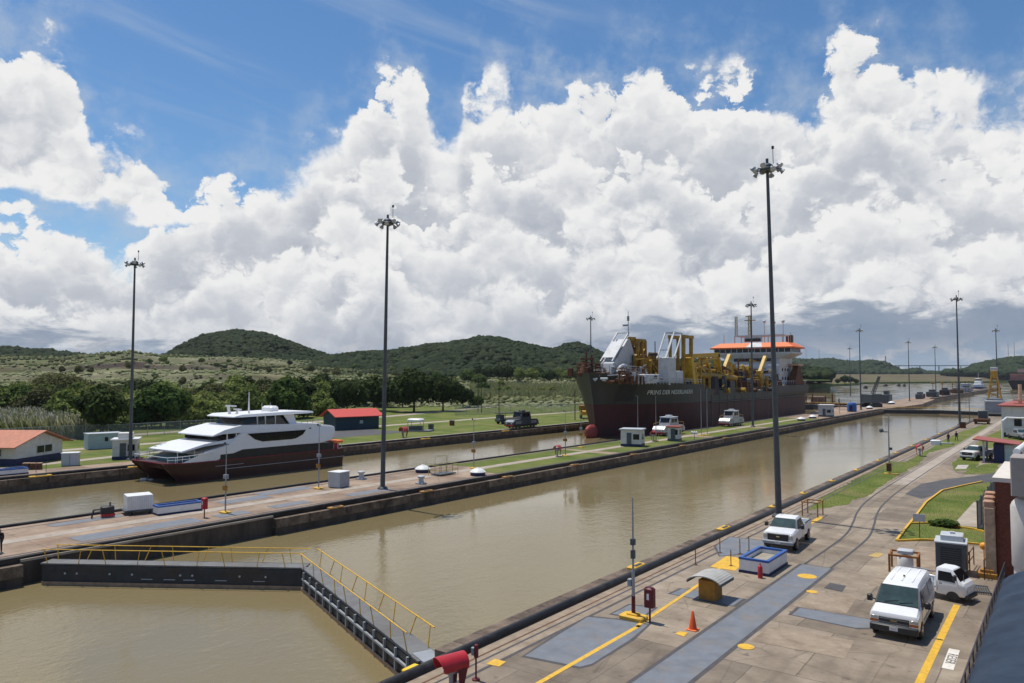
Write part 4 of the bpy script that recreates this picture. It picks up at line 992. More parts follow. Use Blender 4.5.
for y in (103, 128): pad(-98.62, y, 'yellow pad on the far bank coping between ferry and dark locomotive', 2.2, YEL, -.198)
o = thing('work_rack', 'yellow-brown pipe rack on the near quay behind the white pickup', 'rack', (-17.9, 65.9, 0))
for x in (-.62, .62):
    for y in (-.8, .8): MB().cyl((x, y, 0), (x, y, 1.15), .05, .05, 8).build('leg', OCHRE, o)
mb = MB()
for y in (-.8, .8): mb.bar((-.7, y, 1.18), (.7, y, 1.18), .08, .08)
for x in (-.62, .62): mb.bar((x, -.8, 1.18), (x, .8, 1.18), .07, .07)
mb.build('frame', OCHRE, o, smooth=False)

# ------------------------------------------------------------------ vehicles (front faces -Y)
def ring(y, zl, zb, zt, wl, wb, wt, r=.08):
    h = [(wl*.93, zl), (wl, zl+.1), (wb, zb-.02), (wb*.985, zb+.04 if zt > zb+.12 else zb), (wt, zt-r), (wt-r*.5, zt-r*.22), (wt-r*1.6, zt)]
    return [(x, y, z_) for x, z_ in h]+[(-x, y, z_) for x, z_ in reversed(h)]
def wheel(root, x, y, r, w_=.24):
    s = 1 if x > 0 else -1
    mb = MB(); mb.T = Matrix.Translation((x, y, r)) @ Matrix.Rotation(math.pi/2, 4, 'Y')
    mb.lathe([(r*.6, -w_/2), (r*.94, -w_/2), (r, -w_*.32), (r, w_*.32), (r*.94, w_/2), (r*.6, w_/2)], 20); t_ = mb.build('wheel', BLK, root)
    mb = MB(); mb.T = Matrix.Translation((x+s*w_*.34, y, r)) @ Matrix.Rotation(math.pi/2, 4, 'Y'); mb.lathe([(r*.62, -.03), (r*.6, .05), (r*.3, .03), (.05, .05)], 14); mb.build('rim', CHROME, t_)
def arch(root, x, y, r):
    s = 1 if x > 0 else -1
    mb = MB(); A = [math.pi*i/12 for i in range(13)]
    mb.prism([(y+math.cos(a)*r*1.16, r+math.sin(a)*r*1.12) for a in A]+[(y-r*1.16, r*.7), (y+r*1.16, r*.7)], x-.03*s, x+.012*s, 'x')
    return mb.build('wheel_arch', CHAR, root, smooth=False)
def facepanel(name, pts, mat, root, off=.008, dirv=None):
    P = [Vector(p) for p in pts]; n = (P[1]-P[0]).cross(P[2]-P[0]).normalized()
    if dirv is not None and n.dot(Vector(dirv)) < 0: n = -n
    mb = MB(); mb.loft([[tuple(p-n*.01) for p in P], [tuple(p+n*off) for p in P]]); return mb.build(name, mat, root, smooth=False)
def headlights(root, y, z_, w_, hw=.34, hh=.2):
    for s in (-1, 1):
        mb = MB(); mb.box(*sorted((s*(w_-hw), s*w_)), y-.03, y+.06, z_, z_+hh, .02); mb.build('headlight', M('headlight', (.5, .48, .42), .15, var=.2) if 'headlight' not in bpy.data.materials else bpy.data.materials['headlight'], root)
def plate(root, y, z_):
    mb = MB(); mb.box(-.17, .17, y-.015, y, z_, z_+.16); p = mb.build('licence_plate', WHITE, root, smooth=False)
    mb = MB(); mb.box(-.12, .12, y-.018, y-.0155, z_+.05, z_+.11); mb.build('plate_mark', LGREY, p, smooth=False)
def mirrors(root, y, z_, w_):
    for s in (-1, 1):
        mb = MB(); mb.box(*sorted((s*(w_+.1), s*(w_+.34))), y-.06, y+.1, z_, z_+.3, .05); mb.bar((s*(w_-.03), y+.05, z_+.08), (s*(w_+.15), y+.03, z_+.12), .05, .05); mb.build('mirror', CHAR, root)

def van():
    o = thing('van', 'white van with black bumper and dark green windscreen, nearest vehicle on the quay', 'van', (-6.75, 40.0, 0), .02)
    mb = MB()
    mb.loft([ring(-2.84, .5, .9, 1.02, .90, .93, .88, .06), ring(-2.78, .42, 1.0, 1.14, .97, .985, .93, .06), ring(-2.3, .36, 1.08, 1.24, .99, 1.0, .93, .08),
             ring(-1.95, .36, 1.1, 1.34, .99, 1.0, .92, .1), ring(-1.05, .36, 1.1, 2.0, .99, 1.0, .80, .14), ring(-.7, .36, 1.1, 2.09, .99, 1.0, .79, .16),
             ring(.8, .36, 1.1, 2.12, .99, 1.0, .79, .16), ring(2.5, .36, 1.1, 2.09, .99, 1.0, .79, .16), ring(2.82, .42, 1.1, 2.02, .97, .98, .77, .14)])
    mb.build('body', CARW, o, angle=28)
    facepanel('windscreen_trim', [(-.90, -1.985, 1.33), (.90, -1.985, 1.33), (.79, -1.07, 2.0), (-.79, -1.07, 2.0)], BLK, o, .006, (0, -1, 1))
    for x in (-.45, 0, .45): MB().box(x-.03, x+.03, -.5, 2.3, 2.09, 2.128).build('roof_rib', CARW, o)
    facepanel('windscreen', [(-.86, -1.97, 1.36), (.86, -1.97, 1.36), (.755, -1.10, 1.985), (-.755, -1.10, 1.985)], CARGLASS, o, .014, (0, -1, 1))
    for s in (-1, 1):
        f = lambda y, t_: (s*((1-t_)*.995+t_*.825), y, 1.16+t_*.76)
        facepanel('door_window', [f(-1.6, .02), f(-.62, .02), f(-.62, .9), f(-.98, .9)], GLASS, o, .012, (s, 0, .2))
        facepanel('side_window', [f(-.35, .04), f(.85, .04), f(.85, .88), f(-.35, .88)], CARG, o, .01, (s, 0, .2))
        facepanel('side_window', [f(1.05, .04), f(2.35, .04), f(2.35, .88), f(1.05, .88)], CARG, o, .01, (s, 0, .2))
        for y in (-.5, -1.72): mb = MB(); mb.box(*sorted((s*1.0, s*1.006)), y-.008, y+.008, .5, 1.12); mb.build('door_seam', CHAR, o, smooth=False)
        mb = MB(); mb.box(*sorted((s*.995, s*1.03)), -.68, -.52, 1.02, 1.06); mb.build('door_handle', CHAR, o)
        mb = MB(); mb.box(*sorted((s*.99, s*1.012)), -1.3, 2.4, .62, .7); mb.build('side_trim', GREY, o, smooth=False)
        for y in (-1.95, 1.75): arch(o, s*.995, y, .37); wheel(o, s*.9, y, .37)
    mb = MB(); mb.box(-.98, .98, -2.95, -2.70, .36, .66, .05); mb.build('bumper', CHAR, o)
    mb = MB(); mb.box(-.62, .62, -2.87, -2.80, .70, .98, .02); g_ = mb.build('grille', CHAR, o)
    mb = MB(); mb.box(-.13, .13, -2.885, -2.872, .82, .87); mb.build('badge', M('gold_badge', (.5, .38, .12), .35, metal=.6), g_)
    mb = MB()
    for z_ in (.75, .9): mb.box(-.6, .6, -2.88, -2.871, z_, z_+.02)
    mb.build('grille_bar', GREY, g_, smooth=False)
    headlights(o, -2.82, .84, .96, .33, .15)
    for s in (-1, 1): mb = MB(); mb.box(*sorted((s*.63, s*.97)), -2.85, -2.72, .71, .82, .01); mb.build('indicator_lamp', M('amber', (.45, .13, .02), .3) if 'amber' not in bpy.data.materials else bpy.data.materials['amber'], o)
    plate(o, -2.951, .44); mirrors(o, -1.55, 1.25, .98)
    mb = MB(); mb.bar((-.5, -1.93, 1.42), (.05, -1.80, 1.5), .03, .03); mb.bar((.1, -1.93, 1.42), (.65, -1.80, 1.5), .03, .03); mb.build('wiper', BLK, o)
    mb = MB(); mb.box(-.04, .04, .3, .36, 2.12, 2.2); mb.build('roof_aerial', CHAR, o)
van()
def pickup(label, loc, rz, paint):
    o = thing('pickup_truck', label, 'pickup truck', loc, rz)
    mb = MB()
    mb.loft([ring(-2.86, .62, 1.0, 1.18, .93, .97, .90, .07), ring(-2.80, .55, 1.05, 1.26, .99, 1.0, .94, .07), ring(-1.7, .52, 1.12, 1.34, 1.0, 1.01, .93, .08), ring(-1.35, .52, 1.14, 1.38, 1.0, 1.01, .92, .08),
             ring(-1.2, .52, 1.14, 1.3, 1.0, 1.01, .94, .05), ring(.78, .52, 1.14, 1.3, 1.0, 1.01, .94, .05)])
    mb.build('body', paint, o, angle=30)
    mb = MB(); mb.loft([ring(-1.5, 1.16, 1.17, 1.33, .93, .93, .88, .04), ring(-.72, 1.16, 1.2, 1.90, .97, .97, .74, .12), ring(-.4, 1.16, 1.2, 1.97, .98, .98, .73, .12), ring(.35, 1.16, 1.2, 1.97, .98, .98, .73, .12), ring(.74, 1.16, 1.2, 1.90, .97, .97, .72, .12)])
    mb.build('cab', paint, o, angle=30)
    facepanel('windscreen_trim', [(-.88, -1.48, 1.36), (.88, -1.48, 1.36), (.73, -.785, 1.875), (-.73, -.785, 1.875)], BLK, o, .012, (0, -1, 1))
    facepanel('windscreen', [(-.85, -1.46, 1.38), (.85, -1.46, 1.38), (.70, -.80, 1.86), (-.70, -.80, 1.86)], CARGLASS, o, .02, (0, -1, 1))
    facepanel('rear_window', [(-.62, .76, 1.4), (.62, .76, 1.4), (.6, .74, 1.78), (-.6, .74, 1.78)], GLASS, o, .012, (0, 1, 0))
    for s in (-1, 1):
        f = lambda y, t_: (s*((1-t_)*.975+t_*.765), y, 1.26+t_*.58)
        facepanel('door_window', [f(-1.15, .03), f(-.1, .03), f(-.1, .95), f(-.62, .95)], GLASS, o, .014, (s, 0, .2))
        facepanel('side_window', [f(0, .03), f(.55, .03), f(.5, .95), f(0, .95)], GLASS, o, .014, (s, 0, .2))
        mb = MB(); mb.box(*sorted((s*1.008, s*1.014)), -.06, -.045, .6, 1.25); mb.build('door_seam', CHAR, o, smooth=False)
        mb = MB(); mb.box(*sorted((s*.92, s*1.0)), .85, 2.9, .6, 1.36, .04); mb.build('bed_side', paint, o)
        for y in (-1.85, 1.9): arch(o, s*1.005, y, .4); wheel(o, s*.9, y, .4, .27)
    mb = MB(); mb.box(-.92, .92, .86, 2.86, .62, .82); mb.box(-.92, .92, .86, .92, .82, 1.34); mb.build('bed_floor', LGREY, o, smooth=False)
    mb = MB(); mb.box(-.915, .915, 2.84, 2.93, .62, 1.34, .03); mb.build('tailgate', paint, o)
    mb = MB(); mb.box(-1.0, 1.0, -3.0, -2.78, .50, .72, .05); mb.build('bumper', GREY, o)
    mb = MB(); mb.box(-.9, .9, -2.97, -2.75, .36, .50); mb.build('air_dam', BLK, o)
    mb = MB(); mb.box(-.68, .68, -2.9, -2.82, .74, 1.17, .03); g_ = mb.build('grille', CHAR, o)
    mb = MB(); mb.box(-.11, .11, -2.915, -2.902, .96, 1.02); mb.build('badge', CHROME, g_)
    headlights(o, -2.84, .84, .97, .3, .3); plate(o, -3.005, .55); mirrors(o, -1.05, 1.3, .98)
    return o
pickup('white pickup truck facing the camera beside the tall near mast', (-16.35, 53.9, 0), .07, CARW)
pickup('white pickup parked under the red shed roof at right', (-11.1, 124.0, 0), -.35, CARW)
pickup('silver pickup at the right edge in front of the white building with red roof', (-8.2, 168, 0), .5, CARG)
pickup('dark pickup half hidden behind the navy-walled red-roofed shed', (-6.0, 127.2, 0), 1.1, DGREY)
def mini_truck():
    o = thing('mini_truck', 'small white flatbed mini truck parked behind the white van', 'mini truck', (-6.05, 46.0, 0), math.atan2(1, .22)); o.scale = (.95, .95, .94)
    mb = MB()
    mb.loft([ring(-1.62, .42, .8, .92, .64, .68, .64, .06), ring(-1.52, .36, .95, 1.1, .70, .72, .68, .07), ring(-1.30, .34, 1.02, 1.22, .72, .73, .68, .08), ring(-.92, .34, 1.02, 1.74, .72, .73, .60, .1), ring(-.7, .34, 1.02, 1.8, .72, .73, .6, .1), ring(-.2, .34, 1.02, 1.8, .72, .73, .6, .1), ring(-.1, .36, 1.02, 1.74, .71, .72, .6, .1)])
    mb.build('cab', CARW, o, angle=28)
    facepanel('windscreen', [(-.64, -1.33, 1.2), (.64, -1.33, 1.2), (.55, -.97, 1.7), (-.55, -.97, 1.7)], GLASS, o, .02, (0, -1, .6))
    for s in (-1, 1):
        f = lambda y, t_: (s*((1-t_)*.725+t_*.63), y, 1.08+t_*.55)
        facepanel('door_window', [f(-1.12, .02), f(-.22, .02), f(-.22, .95), f(-.86, .95)], GLASS, o, .014, (s, 0, .2))
        mb = MB(); mb.box(*sorted((s*.722, s*.73)), -.18, -.165, .5, 1.05); mb.build('door_seam', CHAR, o, smooth=False)
        mb = MB(); mb.box(*sorted((s*.72, s*.745)), -.42, -.28, .92, .96); mb.build('door_handle', CHAR, o)
        mb = MB(); mb.box(*sorted((s*.68, s*.73)), -.02, 1.85, .66, .96, .02); b_ = mb.build('bed_side', CARW, o)
        mb = MB(); mb.box(*sorted((s*.69, s*.72)), -.02, 1.85, 1.18, 1.23)
        for y in (0., .6, 1.2, 1.8): mb.box(*sorted((s*.69, s*.72)), y, y+.04, .96, 1.18)
        mb.build('bed_rail', LGREY, b_, smooth=False)
        arch(o, s*.715, -.95, .28); arch(o, s*.70, 1.1, .28)
        for y in (-.95, 1.1): wheel(o, s*.62, y, .28, .2)
    mb = MB(); mb.box(-.68, .68, 0, 1.85, .6, .68); mb.build('bed_floor', GREY, o, smooth=False)
    mb = MB(); mb.box(-.68, .68, 1.8, 1.86, .68, .96); mb.build('tailgate', CARW, o)
    mb = MB(); mb.box(-.7, .7, -1.74, -1.55, .3, .5, .04); mb.build('bumper', CHAR, o)
    headlights(o, -1.60, .62, .66, .2, .15); mirrors(o, -1.15, 1.25, .66)
    mb = MB(); mb.bar((-.4, -1.4, 1.22), (.1, -1.25, 1.42), .025, .025); mb.build('wiper', BLK, o)
mini_truck()

# ------------------------------------------------------------------ generator yard at right
o = thing('generator_cabinet', 'tall grey generator cabinet with a pale roof vent, behind the mini truck', 'cabinet', (-6.1, 52.2, 0), .08); o.scale = (1, 1, .93)
mb = MB(); mb.box(-.85, .75, -.9, .9, .05, 1.95, .03); mb.build('housing', DGREY, o)
mb = MB(); mb.box(-.9, .8, -.95, .95, 1.952, 2.05, .02); mb.box(-.6, .6, -.5, .8, 2.05, 2.42, .04); mb.box(-.1, .15, 0, .3, 2.42, 2.54); mb.build('roof_vent', LGREY, o)
mb = MB()
for k in range(9): mb.box(-.6, .5, -.93, -.905, .5+k*.14, .57+k*.14)
mb.build('louvre', CHAR, o, smooth=False)
mb = MB(); mb.box(.752, .80, -.8, .8, .2, 1.8); mb.build('side_door', M('tan_paint', (.33, .27, .17), .6), o, smooth=False)
o = thing('pipe_barrier', 'brown-orange pipe barrier frame around a white tank behind the van', 'barrier', (-8.45, 50.6, 0), .08)
mb = MB(); RO = M('brown_orange_paint', (.30, .105, .02), .65, var=.25, scale=4)
for x in (-.75, .75):
    for y in (-.7, .7): mb.bar((x, y, 0), (x, y, 1.02), .11, .11)
for y in (-.7, .7): mb.bar((-.8, y, 1.02), (.8, y, 1.02), .1, .1)
for x in (-.75, .75): mb.bar((x, -.7, 1.0), (x, .7, 1.0), .1, .1)
mb.bar((.8, -.6, .35), (2.0, -.5, .35), .1, .1); mb.build('frame', RO, o, smooth=False)
o = thing('tank', 'small white tank with a grey lid inside the brown pipe barrier', 'tank', (-8.4, 50.6, 0))
mb = MB(); mb.lathe([(.4, 0), (.44, .1), (.44, .75), (.36, .92), (.1, 1.0)], 14); mb.build('shell', WHITE, o)
mb = MB(); mb.box(-.4, .45, -.35, .35, 1.08, 1.3, .05); mb.cyl((0, 0, .98), (0, 0, 1.1), .1, .1, 8); mb.build('lid', LGREY, o)
o = thing('guard_rails', 'steel guard rails between the cabinet and the brick building', 'guard rail', (-4.95, 53.6, 0))
mb = MB()
for x, y in ((-.35, -2.2), (-.35, -.6), (-.3, 1.2), (.55, -2.4), (.6, 0)): mb.cyl((x, y, 0), (x, y, 1.15), .035, .035, 6)
for z_ in (.6, 1.1): mb.tube([(-.35, -2.2, z_), (-.35, -.6, z_), (-.3, 1.2, z_)], .03); mb.tube([(-1.6, -.5, z_), (-.35, -.6, z_)], .03); mb.tube([(.55, -2.4, z_), (.6, 0, z_)], .03)
mb.build('rail', RUST, o)
mb = MB(); mb.lathe([(.03, 0), (.03, .95)], 8); mb.sphere((0, 0, 1.12), .24, 12, 8); tag(mb.build('ball_bollard', M('orange_yellow', (.75, .33, .03), .5), loc=(-4.75, 55.4, 0)), 'orange ball on a thin post in front of the stone pier', 'bollard')
mb = MB(); mb.lathe([(.09, 0), (.09, .9), (.05, .98)], 10); tag(mb.build('bollard', YEL, loc=(-4.55, 58.6, 0)), 'yellow bollard at the corner of the lawn by the stone pier', 'bollard')
mb = MB(); mb.box(-.5, .5, -.35, .35, 0, .3, .03); mb.box(-.35, .35, -.25, .25, .3, .5, .03); tag(mb.build('hydrant_box', OCHRE, loc=(-4.3, 51.9, 0)), 'low yellow-brown box in front of the stone pier', 'box')
o = thing('grate', 'dark steel grate leaning beside the mini truck cab', 'grate', (-4.35, 48.4, 0), .2)
mb = MB()
for k in range(8): mb.bar((-.4+k*.11, -.7, .12), (-.4+k*.11, .7, .12), .04, .05)
for y in (-.7, .7): mb.bar((-.45, y, .12), (.42, y, .12), .06, .06)
for x, y in ((-.42, -.68), (.4, -.68), (-.42, .68), (.4, .68)): mb.box(x-.03, x+.03, y-.03, y+.03, 0, .1)
mb.build('bars', DGREY, o, smooth=False)
o = thing('notice_board', 'plain white board on a thin post in the kerbed lawn', 'sign', (-9.21, 61.4, 0))
mb = MB(); mb.cyl((0, 0, 0), (0, 0, 1.3), .03, .03, 6); mb.build('post', DGREY, o)
mb = MB(); mb.box(-.42, .38, -.035, -.005, 1.2, 1.75, .01); mb.build('panel', LGREY, o)
# painted reserved marking on the ground
o = thing('reserved_marking', 'white rectangle painted on the quay with dark letters reading RESER', 'ground marking', (0, 0, 0))
q = [G(941.5, 668), G(953.5, 670.5), G(960, 650.5), G(949, 648.5)]
mb = MB(); mb.quad(*[(p.x, p.y, Z3) for p in q]); f_ = mb.build('white_panel', M('road_white', (.70, .66, .58), .8, stain=(.4, .33, .26), sscale=3, samt=.5), o, smooth=False)
if f_.data.polygons[0].normal.z < 0: f_.data.flip_normals()
cc = sum(q, Vector())/4; dd = (q[3]-q[0])
text('lettering', 'RESER', .5, M('worn_black', (.13, .11, .10), .9), o, (cc.x, cc.y, Z3+.006), (0, 0, math.atan2(dd.y, dd.x)+math.pi), .001, 1.0)
# railing by the awning
o = thing('railing', 'dark metal railing beside the blue awning', 'railing', (-3.42, 0, 0))
mb = MB()
for k in range(22): mb.bar((0, 22+k*1.4, 0), (0, 22+k*1.4, 1.1), .05, .05)
for z_ in (.12, .55, 1.08): mb.bar((0, 21.9, z_), (0, 51.6, z_), .045, .045)
mb.build('frame', M('dark_purple_steel', (.05, .045, .06), .5, var=.2), o, smooth=False)
mb = MB()
for k in range(110): mb.box(-.008, .008, 22.1+k*.27, 22.12+k*.27, .14, 1.06)
mb.build('bars', DGREY, o, smooth=False)
# arched awning
o = thing('awning', 'big arched blue-grey canvas awning at the bottom right corner', 'awning', (0, 0, 0))
AW = M('blue_grey_canvas', (.034, .050, .076), .85, var=.18, scale=.8, stain=(.062, .078, .10), sscale=.5, samt=.5, bump=.15, bscale=3, spec=.12)
cu = [(-2.68, 2.85), (-2.62, 3.05), (-2.42, 3.24), (-2.1, 3.44), (-1.6, 3.66), (-.9, 3.86), (0, 3.98), (1, 4.02), (2, 3.98), (3, 3.84), (4, 3.55), (4.6, 3.2), (4.7, 2.85)]
mb = MB(); ys_ = [4+.5*k for k in range(70)]
def sec(y): s_ = (.05, .0, -.03, 0)[int(round((y-4)*2)) % 4]; return [(u, y, v+s_) for u, v in cu]+[(u*.985+.015, y, v-.06+s_) for u, v in reversed(cu)]
mb.loft([sec(y) for y in ys_]); mb.build('canvas', AW, o, angle=60)
mb = MB()
for y in np.arange(5, 39, 4.6):
    for x in (-2.6, 4.6): mb.cyl((x, y, 0), (x, y, 2.95), .05, .05, 8)
mb.build('posts', DGREY, o)
# brick building, stone pier, round column
o = thing('brick_building', 'red-brown brick wall with a pale flat roof at the right edge', 'building', (0, 0, 0))
mb = MB(); mb.box(-3.82, 6, 52.05, 62, 0, 5.6); mb.build('wall', BRICK, o, smooth=False)
mb = MB(); mb.box(-3.95, 6.2, 51.95, 62.2, 5.603, 5.85); mb.build('roof', M('pale_roof', (.66, .60, .52), .8, var=.08), o, smooth=False)
o = thing('stone_pier', 'tan weathered concrete pier with a broken top, left of the brick wall', 'pier', (-4.12, 52.2, 0))
mb = MB(); mb.box(-.28, .27, -.45, 2.2, 0, 4.1, .05); mb.build('shaft', M('tan_stone', (.46, .33, .22), .9, var=.25, scale=2, stain=(.15, .09, .06), sscale=1.5, samt=.6), o)
mb = MB()
for k in range(4): mb.box(-.32, .25, -.42+k*.6, .06+k*.6, 4.1+.003, 4.5+.18*((k*7) % 3), .08)
mb.build('cap_stones', M('pinkish_stone', (.45, .27, .18), .9, var=.2, scale=4), o)
o = thing('round_column', 'thick round white column carrying a grey roof slab at the right edge', 'column', (-1.92, 46.5, 0))
mb = MB(); mb.lathe([(.78, 0), (.78, 2.0), (.82, 2.02), (.86, 2.1), (.86, 5.1), (.78, 5.3), (.62, 5.5)], 28); mb.build('shaft', M('column_white', (.62, .58, .53), .7, var=.06, stain=(.4, .35, .3), samt=.5), o)
mb = MB(); mb.box(-.75, 5, -1.0, 1.0, 5.72, 7.7, .05); mb.cyl((0, 0, 5.45), (0, 0, 5.75), .5, .5, 16); mb.build('roof_slab', M('grey_slab', (.33, .29, .27), .8, var=.08), o)
mb = MB(); mb.tube([(-3.3, 63, 6.5), (-3.2, 75, 6.2), (-3.1, 92, 6.0)], .22, 12); mb.box(-3.3, -3.0, 70, 70.3, 0, 6.2); mb.box(-3.25, -2.95, 88, 88.3, 0, 6); tag(mb.build('overhead_pipe', WHITE), 'thick white overhead pipe behind the brick building', 'pipe')
# dark mesh screen fence running away from the camera
o = thing('mesh_fence', 'dark blue-grey mesh screen fence along the right side of the lawn', 'fence', (-6.1, 0, 0))
def mesh_mat():
    m = bpy.data.materials.new('mesh_screen'); m.use_nodes = True; t = m.node_tree; b = t.nodes['Principled BSDF']; b.inputs['Base Color'].default_value = (.055, .07, .095, 1); b.inputs['Roughness'].default_value = .6
    tr = t.nodes.new('ShaderNodeBsdfTransparent'); ms = t.nodes.new('ShaderNodeMixShader'); ms.inputs[0].default_value = .74
    t.links.new(tr.outputs[0], ms.inputs[1]); t.links.new(b.outputs[0], ms.inputs[2]); t.links.new(ms.outputs[0], t.nodes['Material Output'].inputs[0]); return m
MESHM = mesh_mat()
mb = MB(); mb.box(-.02, .02, 67, 97, .05, 2.15); mb.build('mesh_panel', MESHM, o, smooth=False)
for k in range(11): MB().cyl((0, 67+k*3, 0), (0, 67+k*3, 2.3), .05, .05, 8).build('post', DGREY, o)
# red-roofed shed with navy wall
o = thing('carport', 'small shed with a slanted red roof, navy wall and pale end panel, at right', 'shed', (-8.6, 120.6, 0), 0)
mb = MB(); mb.loft([[(-2.6, -.9, 3.05), (2.7, -.9, 2.55), (2.7, -.9, 2.67), (-2.6, -.9, 3.2)], [(-2.6, 5.5, 3.05), (2.7, 5.5, 2.55), (2.7, 5.5, 2.67), (-2.6, 5.5, 3.2)]]); mb.build('roof', REDROOF, o, smooth=False)
mb = MB(); mb.box(-.3, .95, 0, 4.5, 0, 2.55); mb.build('navy_wall', NAVY, o, smooth=False)
mb = MB(); mb.box(.953, 2.1, .05, 4.5, 0, 2.5); mb.build('pale_wall', PALEB, o, smooth=False)
for y in (-.2, 4.6): MB().box(-1.55, -1.3, y, y+.25, 0, 3.0).build('post', LGREY, o, smooth=False)
mb = MB(); mb.box(-2.62, -2.55, -.95, 5.55, 3.0, 3.22); mb.build('fascia', YEL, o, smooth=False)
mb = MB(); mb.box(-.9, .9, -.3, .3, .3, .42); mb.box(-.8, -.7, -.25, .25, 0, .3); mb.box(.7, .8, -.25, .25, 0, .3); tag(mb.build('bench', WOOD, loc=(-5.6, 116.5, 0), smooth=False), 'brown bench in front of the red-roofed carport', 'bench')
# white building with red roof
o = thing('control_house', 'white building with red roof and blue base at the right edge, beyond the carport', 'building', (-11.2, 172, 0))
mb = MB(); mb.box(0, 16, 0, 20, .9, 5.9); mb.build('wall', WALLW, o, smooth=False)
mb = MB(); mb.box(-.04, 16.04, -.04, 20.04, 0, .897); mb.build('base_band', NAVY, o, smooth=False)
mb = MB(); mb.loft([[(-.7, -.7, 5.95), (16.7, -.7, 5.95), (16.7, 20.7, 5.95), (-.7, 20.7, 5.95)], [(-.7, -.7, 6.15), (16.7, -.7, 6.15), (16.7, 20.7, 6.15), (-.7, 20.7, 6.15)], [(5, 8, 7.4), (11, 8, 7.4), (11, 12, 7.4), (5, 12, 7.4)]]); mb.build('roof', REDROOF, o, smooth=False)
mb = MB(); mb.box(2, 3.2, -.06, -.002, 2.2, 4.0); mb.build('window', GLASS, o, smooth=False)
mb = MB(); mb.cyl((3, 1.5, 6.3), (3, 1.5, 10.2), .3, .3, 10); mb.box(1.8, 4.2, 1.2, 1.8, 7.0, 7.3); mb.build('roof_mast', M('peach_paint', (.62, .40, .26), .7), o)
mb = MB(); mb.tube([(-9.7, 150, 0), (-9.7, 150, 4.2), (-9.2, 152, 4.7), (-4, 152, 4.7)], .16, 10); tag(mb.build('pipe_gantry', WHITE), 'white bent pipe standing in front of the silver pickup at right', 'pipe')
# yellow crane tower
o = thing('tower_crane_base', 'dark machine with a yellow lattice tower on the far end of the near quay', 'crane', (-18.6, 262, 0))
mb = MB(); mb.box(-2.4, 2.4, -3, 3, 1.0, 4.6, .2); mb.box(-1.9, 1.9, -2.5, 2.5, 4.6, 5.2); mb.build('machine_house', GREY, o)
mb = MB(); mb.cyl((-2.3, -3.2, .55), (2.3, -3.2, .55), .55, .55, 12); mb.cyl((-2.3, 3.2, .55), (2.3, 3.2, .55), .55, .55, 12); mb.box(-2, 2, -3, 3, .35, 1.0); mb.build('undercarriage', CHAR, o)
mb = MB()
for sx in (-1, 1):
    for sy in (-1, 1): mb.bar((sx*1.6, sy*1.4, 5.1), (sx*.55, sy*.5, 13.2), .32, .32)
for k in range(5):
    z0 = 5.3+k*1.6; a0_, a1_ = 1.55-k*.2, 1.55-(k+1)*.2
    for sy in (-1, 1): mb.bar((-a0_, sy*a0_*.88, z0), (a1_, sy*a1_*.88, z0+1.6), .16, .16); mb.bar((a0_, sy*a0_*.88, z0), (-a1_, sy*a1_*.88, z0+1.6), .16, .16)
mb.box(-.8, .8, -.8, .8, 11.2, 13.4, .1); mb.build('lattice_tower', M('crane_yellow', (.50, .27, .04), .6, var=.2), o, smooth=False)
mb = MB(); mb.box(-.9, .9, -.6, .6, 13.41, 14.4, .1); mb.build('top_box', LGREY, o)
# ------------------------------------------------------------------ centre island objects
def booth(name, label, cat, loc, rz, sx, sy, h, wallm=WALLW, roofm=WHITE, basem=NAVY, over=.25, doors=True, group=None):
    o = thing(name, label, cat, loc, rz, group); bh = .45
    mb = MB(); mb.box(0, sx, 0, sy, bh, h); w_ = mb.build('wall', wallm, o, smooth=False)
    mb = MB(); mb.box(-.03, sx+.03, -.03, sy+.03, 0, bh-.003); mb.build('base', basem, o, smooth=False)
    mb = MB(); mb.box(-over, sx+over, -over, sy+over, h+.003, h+.2); mb.build('roof', roofm, o, smooth=False)
    if doors:
        mb = MB(); mb.box(sx*.3, sx*.3+.8, -.05, -.003, bh, min(h-.2, 2.3)); d_ = mb.build('door', DGREY, o, smooth=False)
        mb = MB(); mb.box(sx*.3+.6, sx*.3+.7, -.09, -.051, 1.1, 1.2); mb.build('handle', CHROME, d_, smooth=False)
        mb = MB(); mb.box(sx*.62, sx*.92, -.04, -.003, 1.2, 2.1); mb.build('window', GLASS, o, smooth=False)
        mb = MB(); mb.box(sx+.003, sx+.04, sy*.25, sy*.75, 1.15, 2.1); f_ = mb.build('window', STEEL, o, smooth=False)
        mb = MB(); mb.box(sx+.041, sx+.05, sy*.28, sy*.72, 1.2, 2.05); mb.build('pane', GLASS, f_, smooth=False)
    return o
booth('guard_booth', 'white booth with dark navy base, on the island in front of the first silver locomotive', 'booth', (-60.8, 110.6, 0), .28, 3.4, 3.2, 2.75, WALLW, LGREY)
booth('guard_booth', 'small pale booth with a red roof, between the two silver locomotives', 'booth', (-58.9, 124.6, 0), .2, 2.0, 2.4, 2.5, WALLW, REDROOF, DGREY)
booth('guard_booth', 'grey cabin with pale roof near the island end, left of the blue booth', 'booth', (-59.2, 226, 0), .1, 3.6, 4.0, 3.3, LGREY, WHITE, DGREY)
o = thing('blue_booth', 'bright blue rounded booth at the far end of the island beside a mast', 'booth', (-58.6, 264, 0))
mb = MB(); mb.lathe([(1.2, 0), (1.5, .2), (1.5, 2.4), (1.2, 2.9), (.3, 3.1)], 16); mb.build('shell', BLUE, o)
mb = MB(); mb.box(-.5, .5, -1.56, -1.3, .2, 2.2); mb.build('door', NAVY, o)
